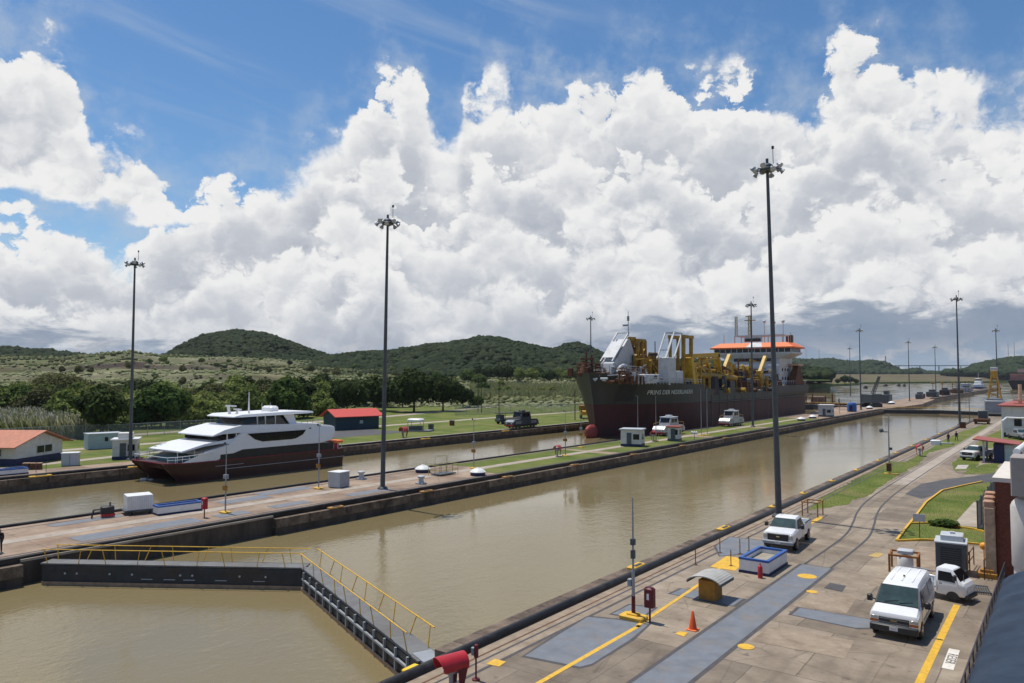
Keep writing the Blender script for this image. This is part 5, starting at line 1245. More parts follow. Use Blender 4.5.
# white container on a low trailer with a small red engine, and the blue-rimmed barrier behind
o = thing('container', 'white box container standing on a dark low trailer on the island', 'container', (-65.0, 31.0, 0), 1.28)
mb = MB(); mb.box(0, 2.0, -1.0, .8, .42, 1.62, .02); mb.build('box', WHITE, o)
mb = MB()
for k in range(11): mb.box(.12+k*.17, .15+k*.17, -1.015, -1.002, .5, 1.55)
mb.build('side_ribs', WALLW, o, smooth=False)
o = thing('trailer', 'dark low trailer under the white container', 'trailer', (-65.0, 31.0, 0), 1.28)
mb = MB(); mb.box(-.2, 2.3, -1.05, .85, .30, .41); mb.build('bed', DGREY, o, smooth=False)
for x in (.4, 1.8):
    for y in (-1.0, .8): wheel(o, x, y, .17, .14)
o = thing('pump_engine', 'small black and red engine on the island left of the white container', 'engine', (-64.7, 29.4, 0), 1.28)
mb = MB(); mb.box(-.5, .5, -.3, .3, .35, .95, .08); mb.cyl((.2, 0, .9), (.2, 0, 1.25), .06, .06, 8); mb.build('engine_block', CHAR, o)
mb = MB(); mb.box(-.45, .55, -.35, .35, .12, .34, .03); mb.build('skid', RED, o)
mb = MB(); mb.tube([(-.5, .2, .7), (-1.0, .2, .7), (-1.15, .2, 0)], .04); mb.tube([(-.5, -.2, .7), (-1.0, -.2, .7), (-1.15, -.2, 0)], .04); mb.build('handle', CHAR, o)
trench_box('long white barrier box with blue rim, right of the white container on the island', (-63.0, 32.4, 0), -.12, 1.2, 3.7, .68)
o = thing('grey_cabinet', 'light grey steel cabinet beside the tall mast on the island', 'cabinet', (-63.3, 51.3, 0), .15); o.scale = (.82, .82, .84)
mb = MB(); mb.box(0, 1.9, 0, 2.0, .08, 1.9, .04); mb.build('housing', LGREY, o)
mb = MB(); mb.box(-.06, 1.96, -.06, 2.06, 1.903, 2.0, .02); mb.build('lid', WHITE, o)
mb = MB(); mb.box(1.903, 1.93, .15, .95, .2, 1.8); mb.box(1.903, 1.93, 1.05, 1.85, .2, 1.8); mb.build('door', GREY, o, smooth=False)
mb = MB(); mb.box(.1, 1.8, .1, 1.9, 0, .08); mb.build('plinth', DGREY, o, smooth=False)
def dome(x, y, label, s=1.):
    o = thing('dome_vent', label, 'vent', (x, y, 0), 0, 'white dome vents')
    mb = MB(); mb.lathe([(.98, 0), (1.0, .05), (1.0, .52)], 20); mb.build('base', NAVY, o)
    mb = MB(); mb.lathe([(1.08, .5), (1.08, .56), (.9, .78), (.6, .98), (.25, 1.1), (.2, 1.2), (.02, 1.22)], 20); mb.build('cap', WHITE, o); o.scale = (s*.9, s*.9, s*.78); return o
dome(-63.9, 66.3, 'left of two white dome vents with navy bases beside the island railing')
dome(-56.7, 68.2, 'right of two white dome vents with navy bases beside the island railing')
dome(-57.6, 203, 'white dome vent on the island below the dredger stern', 1.1)
dome(-58.2, 216, 'white dome vent left of the grey cabin on the island', 1.1); dome(-58.5, 290, 'white dome vent near the dark crane on the island', 1.2)
dome(-61, 345, 'white dome vent where the island narrows beyond the far gate', 1.4)
def bollard(x, y, label):
    o = thing('mooring_bollard', label, 'bollard', (x, y, 0), 0, 'grey mooring bollards')
    mb = MB(); mb.box(-.55, .55, -.4, .4, 0, .16, .04); mb.build('base', GREY, o)
    mb = MB(); mb.lathe([(.34, .16), (.28, .3), (.26, .62), (.4, .7), (.42, .86), (.3, .95)], 14); mb.build('drum', LGREY, o)
bollard(-65.2, 57.6, 'grey bollard behind the tall mast on the island'); bollard(-57.1, 59.0, 'grey bollard between the tall mast and the island railing, near edge')
o = thing('guard_platform', 'small yellow-green railed platform between the two white domes', 'platform', (-60.4, 64.6, 0), .0)
mb = MB()
for x in (-.9, .9):
    for y in (0, 1.1, 2.2, 3.2): mb.cyl((x, y, 0), (x, y, 1.25), .03, .03, 6)
for z_ in (.65, 1.25):
    for x in (-.9, .9): mb.tube([(x, 0, z_), (x, 3.2, z_)], .03)
    for y in (0, 3.2): mb.tube([(-.9, y, z_), (.9, y, z_)], .03)
mb.tube([(-.9, 1.1, 1.25), (-.9, 1.1, 2.1), (-.9, 3.2, 2.1), (-.9, 3.2, 1.25)], .03); mb.build('railing', M('yellow_green_paint', (.34, .33, .08), .6, var=.2), o)
mb = MB(); mb.box(-.8, .8, .2, 3.0, .1, .22); mb.build('deck', DGREY, o, smooth=False)
o = thing('floodlight_stand', 'small white lamp cluster at the foot of the poles between the silver locomotives', 'lamp stand', (-56.3, 130.5, 0))
mb = MB(); mb.cyl((0, 0, 0), (0, 0, 1.1), .06, .06, 6); mb.box(-.5, .5, -.05, .05, 1.0, 1.1); mb.build('post', STEEL, o)
for x in (-.45, 0, .45): mb = MB(); mb.sphere((x, 0, 1.3), .24, 8, 6); mb.build('lamp', WHITE, o)

# towing locomotives
def loco(label, loc, paint, group):
    o = thing('locomotive', label, 'locomotive', loc, 0, group)
    def P(poly, w_): return MB().prism(poly, -w_, w_, 'x')
    P([(-4.9, .75), (4.9, .75), (4.9, 1.35), (4.2, 1.9), (1.7, 2.0), (-1.7, 2.0), (-4.2, 1.9), (-4.9, 1.35)], 1.25).build('body', paint, o, smooth=False)
    mb = P([(-2.1, 2.003), (2.1, 2.003), (1.9, 2.75), (1.5, 3.5), (-1.5, 3.5), (-1.9, 2.75)], 1.15); mb.build('cab', paint, o, smooth=False)
    mb = MB(); mb.box(-1.25, 1.25, -1.7, 1.7, 3.503, 3.65, .03); mb.box(-.5, .5, -.7, .7, 3.65, 3.95, .05); mb.build('roof', LGREY if paint is not DGREY else CHAR, o)
    for s in (-1, 1):
        facepanel('cab_window', [(-1.0, s*1.96, 2.55), (1.0, s*1.96, 2.55), (.95, s*1.6, 3.35), (-.95, s*1.6, 3.35)], GLASS, o, .03, (0, s, .3))
        facepanel('windscreen', [(-1.05, s*4.82, 1.45), (1.05, s*4.82, 1.45), (1.05, s*4.3, 1.85), (-1.05, s*4.3, 1.85)], WHITE if paint is not DGREY else GREY, o, .03, (0, s, .5))
        mb = MB()
        for k in range(2): mb.box(*sorted((s*1.152, s*1.17)), -1.3+k*1.4, -.1+k*1.4, 2.5, 3.25)
        mb.build('side_window', GLASS, o, smooth=False)
        mb = MB(); mb.box(*sorted((s*1.253, s*1.29)), -4.0, -1.9, 1.0, 1.6); mb.box(*sorted((s*1.253, s*1.29)), 1.9, 4.0, 1.0, 1.6); mb.build('side_panel', GREY, o, smooth=False)
        mb = MB(); mb.tube([(s*1.1, -4.6, 1.9), (s*1.1, -4.6, 2.4), (s*1.1, -2.4, 2.6)], .03); mb.tube([(s*1.1, 4.6, 1.9), (s*1.1, 4.6, 2.4), (s*1.1, 2.4, 2.6)], .03); mb.build('handrail', YEL, o)
        mb = MB(); mb.cyl((s*.7, -5.0, 1.1), (s*.7, -4.88, 1.1), .12, .12, 8); mb.build('headlight', WHITE, o)
    mb = MB(); mb.box(-1.05, 1.05, -4.6, 4.6, .35, .75); mb.build('chassis', CHAR, o, smooth=False)
    for x in (-.95, .95):
        for y in (-3.4, -2.2, 2.2, 3.4): wheel(o, x, y, .36, .16)
    mb = MB(); mb.box(-1.3, 1.3, -5.05, -4.9, .6, .8); mb.box(-1.3, 1.3, 4.9, 5.05, .6, .8); mb.build('buffer', RED, o, smooth=False)
    return o
SILV = M('silver_paint', (.42, .43, .44), .4, metal=.35, var=.1, stain=(.25, .22, .2), samt=.4)
loco('silver towing locomotive nearest the dredger bow, behind the white booth', (-65.0, 138.2, 0), SILV, 'silver towing locomotives')
loco('silver towing locomotive beside the middle of the dredger, second from the bow', (-65.0, 172.5, 0), SILV, 'silver towing locomotives')
loco('dark towing locomotive on the far bank left of the dredger bow', (-101.2, 137.5, 0), DGREY, 'dark towing locomotive')
o = thing('service_truck', 'dark flat-roofed service vehicle behind the dark locomotive on the far bank', 'vehicle', (-112, 146, 0), -.3)
mb = MB(); mb.box(-1.1, 1.1, -3, 3, .6, 1.3, .1); mb.box(-1.0, 1.0, -2.8, -1.4, 1.3, 2.3, .15); mb.build('body', DGREY, o)
mb = MB(); mb.box(-1.3, 1.3, -3, 3.2, 2.6, 2.75); mb.build('roof', CHAR, o, smooth=False)
mb = MB()
for x in (-1, 1):
    for y in (-1.2, 2.8): mb.cyl((x, y, 1.2), (x, y, 2.6), .05, .05, 6)
mb.build('roof_posts', CHAR, o)
for x in (-1, 1):
    for y in (-2, 2): wheel(o, x, y, .5, .3)
o = thing('loader', 'yellow and rust-red loader on the far bank just left of the dredger bow', 'loader', (-109, 178, 0), .5)
mb = MB(); mb.box(-1.3, 1.3, -3, 2.6, 1.0, 2.2, .15); mb.build('body', YEL, o)
mb = MB(); mb.box(-1.0, 1.0, -.8, 1.2, 2.2, 3.8, .1); mb.build('cab', RUST, o)
mb = MB(); mb.bar((-.9, -2, 1.8), (-.9, -4.6, 3.2), .35, .4); mb.bar((.9, -2, 1.8), (.9, -4.6, 3.2), .35, .4); mb.box(-1.5, 1.5, -5.4, -4.4, 2.6, 3.8, .1); mb.build('bucket_arm', OCHRE, o)
for x in (-1.2, 1.2):
    for y in (-1.8, 1.8): wheel(o, x, y, .75, .5)
o = thing('white_car', 'low white car parked beside the yellow loader at the dredger bow', 'car', (-104.5, 177, 0), .3)
mb = MB(); mb.loft([ring(-2.2, .3, .6, .75, .8, .84, .78, .06), ring(-1.2, .28, .75, .95, .86, .88, .8, .08), ring(-.5, .28, .8, 1.42, .87, .88, .62, .12), ring(.9, .28, .8, 1.45, .87, .88, .62, .12), ring(1.6, .28, .8, 1.0, .87, .88, .78, .08), ring(2.2, .32, .7, .9, .8, .84, .76, .06)]); mb.build('body', CARW, o)
for s in (-1, 1): facepanel('side_window', [(s*.86, -.7, .9), (s*.86, 1.2, .9), (s*.68, .8, 1.34), (s*.68, -.4, 1.34)], GLASS, o, .03, (s, 0, .3))
for x in (-.78, .78):
    for y in (-1.35, 1.35): wheel(o, x, y, .31, .2)
# dark crawler crane on the island
o = thing('crawler_crane', 'dark crawler crane with a short raised lattice boom on the island by the far gate', 'crane', (-61.5, 308, 0), -.4)
mb = MB(); mb.box(-2.4, 2.4, -2.6, 3.4, 1.6, 5.0, .2); mb.build('machine_house', DGREY, o)
mb = MB(); mb.box(-2.6, -1.5, -3.4, 3.4, 0, 1.5, .3); mb.box(1.5, 2.6, -3.4, 3.4, 0, 1.5, .3); mb.box(-1.4, 1.4, -1, 1, .6, 1.58); mb.build('crawler_tracks', BLK, o)
mb = MB(); A = Vector((1.6, -1.5, 4.6)); B = Vector((4.6, -1.5, 11.6))
for dx, dy in ((-.5, -.5), (.5, -.5), (-.5, .5), (.5, .5)): mb.bar(A+Vector((dx, dy, 0)), B+Vector((dx*.5, dy*.5, 0)), .2, .2)
for k in range(6):
    p, q = A.lerp(B, k/6), A.lerp(B, (k+1)/6); s = 1 if k % 2 else -1; mb.bar(p+Vector((.45*s, -.45, 0)), q+Vector((-.45*s, -.45, 0)), .12, .12)
mb.bar(B+Vector((0, 0, 0)), (0, 1.8, 5.2), .07, .07); mb.build('boom', DGREY, o, smooth=False)
# clutter on the far island tip and the approach wall
def crate(name, label, x, y, sx, sy, h, mat, z=0, group=None):
    o = thing(name, label, 'equipment', (x, y, z), random.uniform(-.2, .2), group)
    mb = MB(); mb.box(-sx/2, sx/2, -sy/2, sy/2, .25, h*.7, .08); mb.build('housing', mat, o)
    mb = MB(); mb.box(-sx*.3, sx*.3, -sy*.3, sy*.2, h*.7+.002, h, .08); mb.build('cab', DGREY, o)
    mb = MB(); mb.box(-sx*.45, sx*.45, -sy*.45, sy*.45, 0, .25); mb.build('base', CHAR, o, smooth=False); return o
AW0, AW1 = Vector((*G2(934, 399.3), 0)), Vector((*G2(1000.5, 388), 0))
def apt(t, off=-4.): p = AW0.lerp(AW1, t); return p.x+off, p.y
for t_, lb, mt, hh in ((.06, 'dark machine at the near end of the long approach wall', DGREY, 4), (.17, 'pair-high dark machine on the approach wall behind the mast', CHAR, 4.4), (.30, 'orange-brown machine on the approach wall', RUST, 3.4), (.42, 'grey machine half way along the approach wall', GREY, 4.4)):
    x, y = apt(t_); crate('winch_machine', lb, x, y, 5, 9, hh, mt, .55)
for y_, x_, lb, mt, hh in ((322, -63, 'low rust machine right of the dark crawler crane on the island', RUST, 3), (352, -64, 'tall dark cabinet where the island narrows', DGREY, 5.5), (430, -63, 'dark machine on the narrow island behind the curved edge', DGREY, 3.6), (444, -64.5, 'rust machine beside the start of the approach wall', RUST, 3.4)):
    crate('winch_machine', lb, x_, y_, 3, 5, hh, mt)
for i, t_ in enumerate((.02, .1, .2, .27, .35, .4)):
    x, y = apt(t_, -1.5); o = thing('lamp_post', 'short lamp post with orange head on the long approach wall', 'lamp post', (x, y, .55), 0, 'short lamp posts on the approach wall')
    mb = MB(); mb.cyl((0, 0, 0), (0, 0, 7.5), .16, .12, 6); mb.build('post', RUST, o); mb = MB(); mb.box(-.7, .7, -.3, .3, 7, 7.9, .1); mb.build('lamp_head', OCHRE, o)
# tug moored behind the approach wall
x, y = apt(.86, -13); o = thing('tugboat', 'white and blue tugboat moored behind the end of the approach wall', 'boat', (x, y, WL), -.03)
mb = MB(); mb.loft([[(-.3, -17, 0), (.3, -17, 0), (.6, -17.5, 3.6), (-.6, -17.5, 3.6)], [(-4, -10, -.5), (4, -10, -.5), (4.6, -10, 3.2), (-4.6, -10, 3.2)], [(-4.5, 14, -.5), (4.5, 14, -.5), (4.8, 15, 2.9), (-4.8, 15, 2.9)]]); mb.build('hull', NAVY, o)
mb = MB(); mb.box(-3.6, 3.6, -8, 8, 3.2, 6, .2); mb.box(-2.8, 2.8, -5, 4, 6, 8.6, .2); mb.box(-2.2, 2.2, -4, 1, 8.6, 11.2, .2); mb.build('deckhouse', WHITE, o)
mb = MB(); mb.box(-2.25, 2.25, -4.05, 1.05, 9.4, 10.5); mb.build('bridge_windows', GLASS, o, smooth=False)
mb = MB(); mb.box(-1, 1, 4.5, 6.5, 6, 10.5, .2); mb.build('funnel', DGREY, o)
mb = MB(); mb.cyl((0, -1, 11.2), (0, -1, 16.5), .15, .1, 6); mb.build('mast', WHITE, o)
x, y = apt(.6, -13); o = thing('workboat', 'pale grey workboat with a frame deck, left of the tugboat', 'boat', (x, y, WL), -.03)
mb = MB(); mb.loft([[(-3, -20, 0), (3, -20, 0), (3.4, -20.5, 2.8), (-3.4, -20.5, 2.8)], [(-4, 18, 0), (4, 18, 0), (4.2, 18, 2.6), (-4.2, 18, 2.6)]]); mb.build('hull', DGREY, o)
mb = MB(); mb.box(-3, 3, 4, 14, 2.7, 7.5, .2); mb.build('deckhouse', LGREY, o)
mb = MB()
for k in range(7):
    for x in (-3.2, 3.2): mb.bar((x, -19+k*3.6, 2.7), (x, -19+k*3.6, 6.6), .3, .3)
for x in (-3.2, 3.2): mb.bar((x, -19, 6.6), (x, 3, 6.6), .35, .35)
mb.build('deck_frame', STEEL, o, smooth=False)
# red cargo ship far right
o = thing('cargo_ship', 'distant cargo ship with black hull and faded red superstructure at the right edge', 'ship', (2, 905, WL), 0)
mb = MB(); mb.loft([[(-50, -13, -1), (60, -13, -1), (60, 13, -1), (-50, 13, -1)], [(-54, -14, 9), (60, -14, 9), (60, 14, 9), (-54, 14, 9)]]); mb.build('hull', BLK, o, smooth=False)
FR = M('faded_red', (.30, .15, .13), .8, var=.2, scale=.2)
for i in range(7):
    x0 = -52+i*15; mb = MB(); mb.box(x0, x0+13.5, -12, 12, 9.05, 15.5+(i*5 % 3)*1.4, .2); mb.build('cargo_block', FR, o)
mb = MB(); mb.box(-46, -38, -10, 10, 17.2, 20.5); mb.build('wheelhouse', M('pale_pink_paint', (.5, .36, .33), .7), o)
# mooring buoys / launches on the lake
for px, py, lb in ((866, 388.3, 'leftmost tiny dark launch on the lake'), (886, 386.3, 'tiny dark launch on the lake beside a mast, second from left'), (899, 386, 'tiny dark launch on the lake, right of the second'), (904.5, 386.2, 'rightmost tiny dark launch on the lake')):
    p = G(px, py, WL); o = thing('launch', lb, 'boat', p, random.random())
    mb = MB(); mb.loft([[(-.3, -4, 0), (.3, -4, 0), (.5, -4.4, 1.6), (-.5, -4.4, 1.6)], [(-1.4, -1, -.2), (1.4, -1, -.2), (1.6, -1, 1.3), (-1.6, -1, 1.3)], [(-1.5, 4, -.2), (1.5, 4, -.2), (1.6, 4, 1.2), (-1.6, 4, 1.2)]]); mb.build('hull', CHAR, o)
    mb = MB(); mb.box(-1, 1, -1, 2, 1.3, 2.9, .1); mb.build('cabin', DGREY, o)
# bridge on the skyline
pA, pB = G(880, 384.5), G(975, 384.5); dl = Vector((ray(880, 366)[0], ray(880, 366)[1])).normalized()*3700; dr = Vector((ray(975, 366)[0], ray(975, 366)[1])).normalized()*3900
o = thing('bridge', 'long thin bridge deck on the skyline between the two far hills', 'bridge', (0, 0, 0))
mb = MB(); zz = 58; mb.bar((dl.x, dl.y, zz), (dr.x, dr.y, zz), 10, 4); mb.build('deck', GREY, o, smooth=False)
mb = MB()
for t_ in (.2, .42, .62, .85):
    c_ = dl.lerp(dr, t_); mb.box(c_.x-2, c_.x+2, c_.y-4, c_.y+4, 0, zz-2)
mb.build('piers', GREY, o, smooth=False)
for px, top, lb in ((885.5, 356, 'thin grey radio tower on the far hill at the left end of the bridge'), (806, 349, 'thin far radio tower just right of the dredger bridge'), (819, 349, 'second thin far radio tower right of the dredger bridge'), (1008, 344, 'thin radio tower on the far right hill, left one'), (1014, 342, 'thin radio tower on the far right hill, right one')):
    d = Vector(ray(px, top)); k_ = 2500/math.hypot(d.x, d.y); x, y = d.x*k_, d.y*k_; zt = HCAM+d.z*k_
    mb = MB(); mb.cyl((x, y, 10), (x, y, zt), 2.2 if px == 885.5 else 1.0, 1.6 if px == 885.5 else .5, 6); tag(mb.build('radio_tower', GREY), lb, 'tower')
# brown jetty beyond the dredger stern
o = thing('jetty', 'rusty brown jetty platform with posts in the water right of the dredger stern', 'jetty', (-78, 322, 0))
mb = MB(); mb.box(-16, 2, 0, 9, -.4, .6); mb.box(-3, 9, 4, 7, -.3, .5); mb.build('deck', RUST, o, smooth=False)
mb = MB()
for k in range(7): mb.cyl((-14+k*2.6, .5, -3), (-14+k*2.6, .5, 2.6+(k % 3)*.9), .3, .3, 6)
mb.build('piles', RUST, o)
mb = MB(); mb.box(-10, -5, 2, 6, .6, 3.2, .1); mb.build('hut', M('brown_pink', (.25, .15, .11), .8, var=.2), o)

# ------------------------------------------------------------------ far bank, left
pa, pb = G(15.5, 466), G(62, 458.5); L = 8.8; dx = (pb-pa).normalized(); RZ = math.atan2(dx.y, dx.x); L = (pb-pa).length
o = thing('house', 'single-storey white house with orange roof and navy base at far left', 'house', pa, RZ)
mb = MB(); mb.loft([[(0, 0, .9), (L, 0, .9), (L, 0, 2.7), (L*.52, 0, 4.1), (0, 0, 2.7)], [(0, 15, .9), (L, 15, .9), (L, 15, 2.7), (L*.52, 15, 4.1), (0, 15, 2.7)]]); mb.build('wall', WALLW, o, smooth=False)
mb = MB(); mb.box(-.05, L+.05, -.05, 15.05, 0, .897); mb.build('base_band', NAVY, o, smooth=False)
mb = MB(); mb.loft([[(-1.3, y, 2.38), (L*.52, y, 4.2), (L+1.3, y, 2.38), (L+1.3, y, 2.5), (L*.52, y, 4.36), (-1.3, y, 2.5)] for y in (-.8, 15.8)]); mb.build('roof', TILE, o, smooth=False)
mb = MB(); mb.box(L*.42, L*.76, -.06, -.004, 1.25, 2.3); w_ = mb.build('window', LGREY, o, smooth=False)
mb = MB(); mb.box(L*.43, L*.58, -.07, -.0605, 1.32, 2.24); mb.box(L*.6, L*.75, -.07, -.0605, 1.32, 2.24); mb.build('pane', GLASS, w_, smooth=False)
for y0, y1 in ((2, 4.2), (6, 9), (11, 13)):
    mb = MB(); mb.box(-.06, -.004, y0, y1, 1.2, 2.2); w_ = mb.build('window', LGREY, o, smooth=False)
    mb = MB(); mb.box(-.07, -.0605, y0+.08, y1-.08, 1.26, 2.14); mb.build('pane', GLASS, w_, smooth=False)
pa = G(88, 450); pb = G(122, 448); dx = (pb-pa).normalized(); L = (pb-pa).length
o = thing('site_cabin', 'long pale blue cabin with one small dark window behind the white booth', 'cabin', pa, math.atan2(dx.y, dx.x))
mb = MB(); mb.box(0, L, 0, 3, .05, 2.45); mb.build('wall', PALEB, o, smooth=False)
mb = MB(); mb.box(-.1, L+.1, -.1, 3.1, 2.453, 2.55); mb.build('roof', LGREY, o, smooth=False)
mb = MB(); mb.box(L*.48, L*.58, -.04, -.003, 1.25, 1.9); mb.build('window', GLASS, o, smooth=False)
pa = G(112, 460); o = booth('gate_booth', 'white booth with dark base and side window beside the left light mast', 'booth', pa, 1.0, 3.1, 3.4, 2.7, WALLW, WHITE, NAVY)
mb = MB(); mb.box(.6, 2.4, .5, 2.6, 2.9, 3.7, .05); mb.build('roof_box', WALLW, o)
o = thing('kiosk', 'small grey steel cabinet with pale lid on the far bank right of the house', 'cabinet', G(61, 466.5), 1.0)
mb = MB(); mb.box(0, 1.9, 0, 1.5, .06, 1.65, .03); mb.build('housing', LGREY, o); mb = MB(); mb.box(-.08, 1.98, -.08, 1.58, 1.652, 1.75, .02); mb.build('lid', WHITE, o)
mb = MB(); mb.box(.95, .98, -.02, -.002, .1, 1.6); mb.build('door_seam', CHAR, o, smooth=False)
trench_box('low grey-white barrier box at the far left edge of the far bank', (-102.6, 29, 0), .0, 1.5, 7.6, .62)
for px, lb in ((26.5, 'left'), (34, 'middle'), (38.5, 'right')):
    p = G(px, 469.5); o = thing('crate', lb+' orange-brown crate of three on the far bank', 'crate', p, .9, 'orange-brown crates')
    mb = MB(); mb.box(-.35, .35, -.3, .3, 0, .75, .03); mb.build('box', RUST, o); mb = MB(); mb.box(-.4, .4, -.35, .35, .752, .84); mb.build('lid', M('tan_board', (.45, .3, .18), .8) if 'tan_board' not in bpy.data.materials else bpy.data.materials['tan_board'], o, smooth=False)
for k in range(5):
    p = G(6+k*10, 474.5-k*.6); o = tag(MB().cyl((0, 0, 0), (0, 0, 1.05), .035, .035, 6).build('fence_post', DGREY, loc=p), 'thin dark post along the far bank edge left of the ferry', 'post', 'thin posts along the far bank edge')
# dark shed with red roof
pa = G(337.5, 431); pb = G(380, 430); 
o = thing('shed', 'dark teal shed with a bright red roof behind the ferry stern', 'shed', (-127.5, 105.2, 0), math.atan2(10.2, 2.4))
mb = MB(); mb.loft([[(0, 0, 0), (10.6, 0, 0), (10.6, 0, 3.0), (0, 0, 3.0)], [(0, 6, 0), (10.6, 6, 0), (10.6, 6, 3.0), (0, 6, 3.0)]]); mb.build('wall', TEAL, o, smooth=False)
mb = MB(); mb.loft([[(-.6, -1.0, 2.8), (-.6, 3, 4.35), (-.6, 7, 2.8), (-.6, 7, 2.95), (-.6, 3, 4.5), (-.6, -1.0, 2.95)], [(11.4, -1.0, 2.8), (11.4, 3, 4.35), (11.4, 7, 2.8), (11.4, 7, 2.95), (11.4, 3, 4.5), (11.4, -1.0, 2.95)]]); mb.build('roof', M('bright_red_roof', (.56, .07, .05), .6, var=.08), o, smooth=False)
mb = MB(); mb.box(5.8, 6.6, -.05, -.003, 1.3, 2.0); mb.build('window', PALEB, o, smooth=False)
mb = MB(); mb.loft([[(.02-.03, .02, 3.0), (.02-.03, 3, 4.3), (-.01, 5.98, 3.0)], [(.3, .02, 3.0), (.3, 3, 4.3), (.3, 5.98, 3.0)]]); mb.build('gable', TEAL, o, smooth=False)
o = thing('shelter_cart', 'small cart shelter with a white canopy on the grass right of the tall centre mast', 'shelter', (-112.5, 114.5, 0), .4)
mb = MB(); mb.box(-1.6, 1.6, -1.2, 1.2, 2.1, 2.7, .25); mb.build('canopy', WHITE, o)
mb = MB()
for x in (-1.4, 1.4):
    for y in (-1, 1): mb.cyl((x, y, .3), (x, y, 2.1), .06, .06, 6)
mb.build('frame', STEEL, o)
mb = MB(); mb.box(-1.3, 1.3, -.9, .9, .25, 1.1, .1); mb.build('body', DGREY, o)
mb = MB(); mb.box(-2.6, 3.6, -1.6, 1.6, .002, .3); mb.build('plinth', GREYP, o, smooth=False)
for px, py, lb in ((420, 431.5, 'left of two dark boxes beside the white-canopied cart'), (431, 429.5, 'right of two dark boxes beside the white-canopied cart'), (452, 425.5, 'small brown seat group on the far lawn')):
    o = thing('utility_box', lb, 'utility box', G(px, py), .3); mb = MB(); mb.box(-.5, .5, -.4, .4, 0, 1.1, .05); mb.build('box', DGREY if 'dark' in lb else RUST, o); mb = MB(); mb.box(-.55, .55, -.45, .45, 1.102, 1.2); mb.build('lid', CHAR, o, smooth=False)
# chain link fences and poles
LINK = MESHM.copy(); LINK.name = 'chain_link'; LINK.node_tree.nodes['Mix Shader'].inputs[0].default_value = .2
LINK.node_tree.nodes['Principled BSDF'].inputs['Base Color'].default_value = (.25, .27, .27, 1)
def fence(label, pts, h):
    o = thing('chain_link_fence', label, 'fence'); P = [G(*p) for p in pts]; mb = MB(); mp2 = MB(); n = 0
    for a, b in zip(P, P[1:]):
        d = b-a; k = max(1, int(d.length/3.2)); nrm = Vector((-d.y, d.x, 0)).normalized()*.01
        mb.loft([[tuple(a-nrm), tuple(b-nrm), tuple(b+nrm), tuple(a+nrm)], [tuple(a-nrm+Vector((0, 0, h))), tuple(b-nrm+Vector((0, 0, h))), tuple(b+nrm+Vector((0, 0, h))), tuple(a+nrm+Vector((0, 0, h)))]])
        for i in range(k):
            c_ = a.lerp(b, i/k); q = MB().cyl(c_, c_+Vector((0, 0, h+.15)), .045, .045, 6)
            if n < 95: q.build('post', GREY, o); n += 1
        mp2.tube([tuple(a+Vector((0, 0, h))), tuple(b+Vector((0, 0, h)))], .035)
    mb.build('mesh_panel', LINK, o, smooth=False); mp2.build('top_rail', GREY, o)
fence('long chain link fence in front of the thicket at left', [(-30, 446), (62, 440), (130, 437.5), (225, 431)], 2.6)
fence('chain link fence on the far meadow left of the dredger bow', [(455, 415.5), (500, 414), (590, 412)], 2.8)
for px, py, h, lb in ((99, 425, 10.5, 'dark wooden pole standing in the thicket left of the light mast'), (478, 412, 10.5, 'dark pole at the right of the shade trees'), (481.5, 413, 10, 'dark pole just right of another one by the shade trees'), (499, 415, 9, 'thin dark pole on the far lawn in line with the meadow fence'), (490, 404, 6.5, 'short dark pole behind the meadow fence'), (575, 420, 8, 'thin pole beside the yellow loader')):
    p = G(px, py); tag(MB().cyl((0, 0, 0), (0, 0, h), .14, .1, 8).build('utility_pole', WOOD, loc=p), lb, 'pole')

